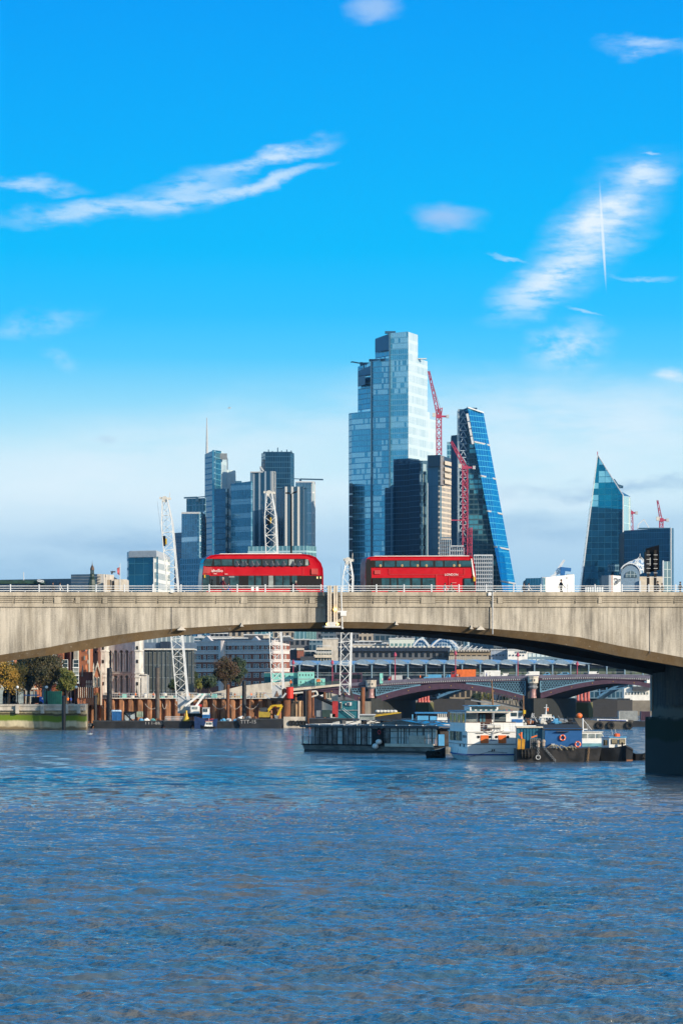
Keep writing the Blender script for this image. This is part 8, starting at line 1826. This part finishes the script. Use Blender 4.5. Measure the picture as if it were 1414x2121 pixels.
# behind: barges, containers, small craft
Y = 880; o = thing('lighter','long grey lighter with blue white stripe beyond the moored tug','barge',(gx(1250,Y),Y,0))
m = MB(); m.slab([(gx(1196,Y),-.2),(gx(1303,Y),-.2),(gx(1312,Y),gz(1492,Y)),(gx(1235,Y),gz(1493,Y)),(gx(1188,Y),gz(1487,Y))],Y,Y+7); T(o,'hull',m,mat('grey brown hull',(.11,.10,.085),.7,var=.5,scale=.5))
m = MB(); m.slab([(gx(1188,Y),gz(1486,Y)),(gx(1204,Y),-.2),(gx(1196,Y),-.2)],Y-.2,Y+2); T(o,'dark_bow',m,M_hull)
m = MB(); ext(m, [(1236,1489.5),(1300,1491),(1300,1494.5),(1236,1492.5)], Y-.2, (0,.3)); T(o,'white_rail',m,M_whitep); m = MB(); ext(m, [(1240,1491),(1296,1492.3),(1296,1494),(1240,1492.3)], Y-.3, (0,.2)); T(o,'blue_stripe',m,mat('royal blue stripe',(.01,.05,.30),.4))
for a in (1241,1264,1302): m = MB(); m.torus((gx(a,Y),Y-.3,gz(1503,Y)),.65,.28,'Y',14,6); T(o,'tyre_fender',m,M_rubber)
m = MB(); m.ball(tuple(at(1199,1483,Y+1)), .75,.75,.65); solo('orange_buoy',m,M_orange,'round orange buoy on the bow of the grey lighter','buoy',smooth=60)
boxy('grey_container','grey and white container on a raft at the right beyond the lighter','container',1281,1320,1473,1496,960,4,mat('pale container grey',(.36,.38,.38),.6)); boxy('red_container','dark red container touching the near bridge pier','container',1327,1346,1474,1493,965,4,M_maroon)
m = MB(); m.box(gx(1255,950),950,-.3,gx(1350,950),962,gz(1494,950)); solo('raft',m,M_hull,'low dark raft under the grey and red containers','raft')
m = MB(); m.box(gx(1040,760),760,-.3,gx(1195,760),768,gz(1499,760)); solo('raft',m,M_hull,'low dark pontoon behind the blue container and shed','raft')
r6 = random.Random(3)
for k in range(13):
    a = 1070+k*9.5; m = MB(); c = at(a,1499,759)
    for j in range(4): m.ball((c.x+r6.uniform(-.6,.6),c.y,c.z+r6.uniform(0,.9)), r6.uniform(.3,.7), .4, r6.uniform(.15,.5), 6, 4)
    m.beam(c, c+Vector((r6.uniform(-1,1),0,r6.uniform(.8,1.6))), .1)
    solo('pontoon_gear',m,r6.choice([M_hull,M_dark,M_offw,M_rust,M_lblue,M_grey]),'jumbled gear on the dark pontoon %s' % ['beside the white boat','above the blue container','above container right end','left of the shed roof','over the left shed roof','below the small white tug','right of small white tug','over shed roof middle','over shed roof right half','over the shed right corner','left of the lighter bow','under lighter bow','before the lighter'][k],'gear','gear heaps on the pontoon')
o = thing('mast_tug','small white tug with tall white mast beyond the shed roof','boat',(gx(1132,775),775,0)); Y = 775
m = MB(); m.slab([(gx(1112,Y),0),(gx(1152,Y),0),(gx(1156,Y),gz(1494,Y)),(gx(1108,Y),gz(1492,Y))],Y,Y+3); T(o,'hull',m,M_navy); m = MB(); pbox(m, 1117, 1148, 1485, 1495, Y+.4, 2); T(o,'deckhouse',m,M_whitep)
for k in range(5): m = MB(); pbox(m, 1119+k*5.8, 1122.5+k*5.8, 1487, 1491, Y+.3, .2); T(o,'window',m,M_glass)
m = MB(); pbox(m, 1122, 1142, 1480, 1485, Y+.6, 1.6); T(o,'bridge_deck',m,M_offw); m = MB(); m.tube(at(1130,1482,Y+1), at(1131.5,1459,Y+1), .16, .08); m.beam(at(1126,1466,Y+1), at(1136,1466,Y+1), .1); T(o,'mast',m,M_white); m = MB(); ext(m, [(1132.5,1466),(1136,1468),(1135,1474),(1133,1473)], Y+.9, (0,.1)); T(o,'flag',m,M_orange)
Y = 640; o = thing('workboat','white workboat cabin seen over the right side of the passenger boat','boat',(gx(1060,Y),Y,0))
m = MB(); m.slab([(gx(1035,Y),0),(gx(1105,Y),0),(gx(1110,Y),gz(1503,Y)),(gx(1035,Y),gz(1503,Y))],Y,Y+4); T(o,'hull',m,M_whitep); m = MB(); pbox(m, 1040, 1083, 1473, 1503, Y+.5, 3); T(o,'cabin',m,M_whitep); m = MB(); pbox(m, 1060, 1082, 1490, 1497, Y+.4, .2); T(o,'blue_band',m,M_blue)
for a, b in ((1058,1070),(1073,1081)): m = MB(); pbox(m, a, b, 1476.5, 1484, Y+.42, .2); T(o,'window',m,M_glass)
m = MB(); pbox(m, 1040, 1060, 1470.5, 1473, Y+.4, 3); T(o,'red_roof_box',m,M_redd)
m = MB(); [m.beam(at(a,b,Y), at(c,d,Y), .12) for a,b,c,d in ((1098,1500,1102,1477),(1102,1477,1112,1496),(1100,1487,1110,1487),(1106,1478,1098,1492))]; T(o,'winch_frame',m,M_lgrey)
for px, p0, p1, Y, l in ((1018,1410,1477,600,'tall thin wooden mast rising behind the white passenger boat'),(1083.5,1440,1484,640,'wooden post with orange block right of the gangway')):
    o = thing('timber_post',l,'post',(gx(px,Y),Y,gz(p1,Y))); m = MB(); m.tube(at(px+(3 if px<1050 else 0),p1,Y), at(px,p0,Y), .16, .1); T(o,'post',m,M_wood)
    if px > 1050: m = MB(); pbox(m, 1083.5, 1088.5, 1471, 1479, Y-.2, .4); T(o,'orange_block',m,M_yellow)
o = thing('historic_barge','dark barge with yellow stripe on its sheer left of the iron bridge pier end','barge',(gx(790,700),700,0)); Y = 700
m = MB(); m.slab([(gx(745,Y),0),(gx(828,Y),0),(gx(832,Y),gz(1475,Y)),(gx(800,Y),gz(1481,Y)),(gx(745,Y),gz(1485,Y))],Y,Y+5); T(o,'hull',m,M_hull); m = MB(); m.beam(at(765,1485.5,Y-.1), at(830,1476.5,Y-.1), .14); m.beam(at(765,1483,Y-.1), at(825,1475.5,Y-.1), .1); T(o,'yellow_stripe',m,M_yellow)
m = MB(); [m.ball(tuple(at(782+k*7,1474,Y+1)),.5,.5,.3) for k in range(6)]; T(o,'deck_covers',m,M_offw)
o = thing('motor_yacht','low sleek white motor boat behind the restaurant boat roof','boat',(gx(735,600),600,0)); Y = 600
m = MB(); m.slab([(gx(688,Y),gz(1497,Y)),(gx(745,Y),gz(1500,Y)),(gx(789,Y),gz(1498,Y)),(gx(775,Y),gz(1491,Y)),(gx(745,Y),gz(1490,Y)),(gx(735,Y),gz(1494,Y)),(gx(700,Y),gz(1495,Y))],Y,Y+3); m.box(gx(700,Y),Y+.3,-.3,gx(775,Y),Y+2.6,gz(1498,Y)); T(o,'hull',m,M_offw); m = MB(); pbox(m, 743, 778, 1479.5, 1482, Y+.2, 2.6); T(o,'canopy',m,M_lgrey); m = MB(); pbox(m, 745, 776, 1482, 1491, Y+.6, 2); T(o,'cabin_glass',m,M_glass)
o = thing('red_store','white screen, red box and dark bin beside the petrol blue crane house','stores',tuple(at(680,1490,810)))
for a,b,c,d,mt,nm in ((667,688,1450,1472,M_cream,'white_screen'),(688,700,1453,1486,M_redd,'red_box'),(667,684,1471,1486,mat('dark green bin',(.02,.05,.045),.6),'green_bin'),(655,664,1472,1485,M_grey,'grey_bin'),(684,694,1479,1487,M_offw,'white_hut')): m = MB(); pbox(m, a,b,c,d, 806 if nm!='white_screen' else 815, 2); T(o,nm,m,mt)
m = MB(); m.beam(at(655,1443,812), at(698,1462,812), .5); m.beam(at(655,1446,812), at(698,1465,812), .3); solo('conveyor',m,M_black,'black inclined conveyor crossing before the white screen','conveyor')
# birds
def bird(p, s, lab):
    o = thing('gull', lab, 'bird', tuple(p)); m = MB(); m.ball(tuple(p), .22*s, .08*s, .07*s, 10, 6); m.ball(tuple(Vector(p)+Vector((.22*s,0,.03*s))), .06*s); m.tube(Vector(p)+Vector((-.15*s,0,0)), Vector(p)+Vector((-.36*s,0,.0)), .05*s, .02*s, 6)
    for k in (-1, 1): q = Vector(p); m.add([tuple(q+Vector((.08*s,0,.03*s))),tuple(q+Vector((-.08*s,0,.03*s))),tuple(q+Vector((-.05*s,k*.4*s,.14*s))),tuple(q+Vector((.06*s,k*.4*s,.16*s))),tuple(q+Vector((-.12*s,k*.75*s,.1*s))),tuple(q+Vector((.06*s,0,.055*s)))], [(0,1,2,3),(3,2,4),(5,3,2)])
    T(o,'body',m,M_whitep)
bird(at(475,845,420), .7, 'small white gull flying high between spired tower and sky'); bird((gx(187,760),760,.12), 1.6, 'white gull sitting on the water left of centre')
HAZE = 0.00002
# ------------------------------------------------------------------ south bank out of frame on the right: the tall building whose long shadow crosses the river
m = MB(); m.prism([(150,350),(900,200),(900,900),(230,760)], -1, 5.0); solo('south_bank', m, M_ground, None, None, kind='structure')
_u = Vector((math.sin(SUN_AZ), math.cos(SUN_AZ), 0)); _c = Vector((gx(116,868), 868, 0))+_u*360; _p = Vector((-_u.y, _u.x, 0))
o = thing('unseen_slab_tower', 'slim tall slab tower on the south bank, out of view to the right', 'tower', (_c.x,_c.y,5))
q = [(_c+_u*a+_p*b) for a, b in ((-12,-4.0),(12,-4.0),(12,4.0),(-12,4.0))]
m = MB(); m.prism([(v.x,v.y) for v in q], 5, 152); T(o,'facade',m,G_beige); m = MB(); m.prism([((_c+(v-_c)*1.06).x,(_c+(v-_c)*1.06).y) for v in q], 152, 153.2); T(o,'roof_edge',m,M_lgrey)
# ------------------------------------------------------------------ air
hz = MB(); hz.box(-2500,-60,-3,2500,3600,420)
me = bpy.data.materials.new('thin haze'); me.use_nodes = True; t = NT(me.node_tree); out = t.n('ShaderNodeOutputMaterial'); pv = t.n('ShaderNodeVolumePrincipled', ins={'Color': (.30,.66,1.,1), 'Density': HAZE, 'Anisotropy': .3}); t.l(pv.outputs[0], out.inputs['Volume'])
if HAZE: solo('haze', hz, me, None, None, kind='stuff')
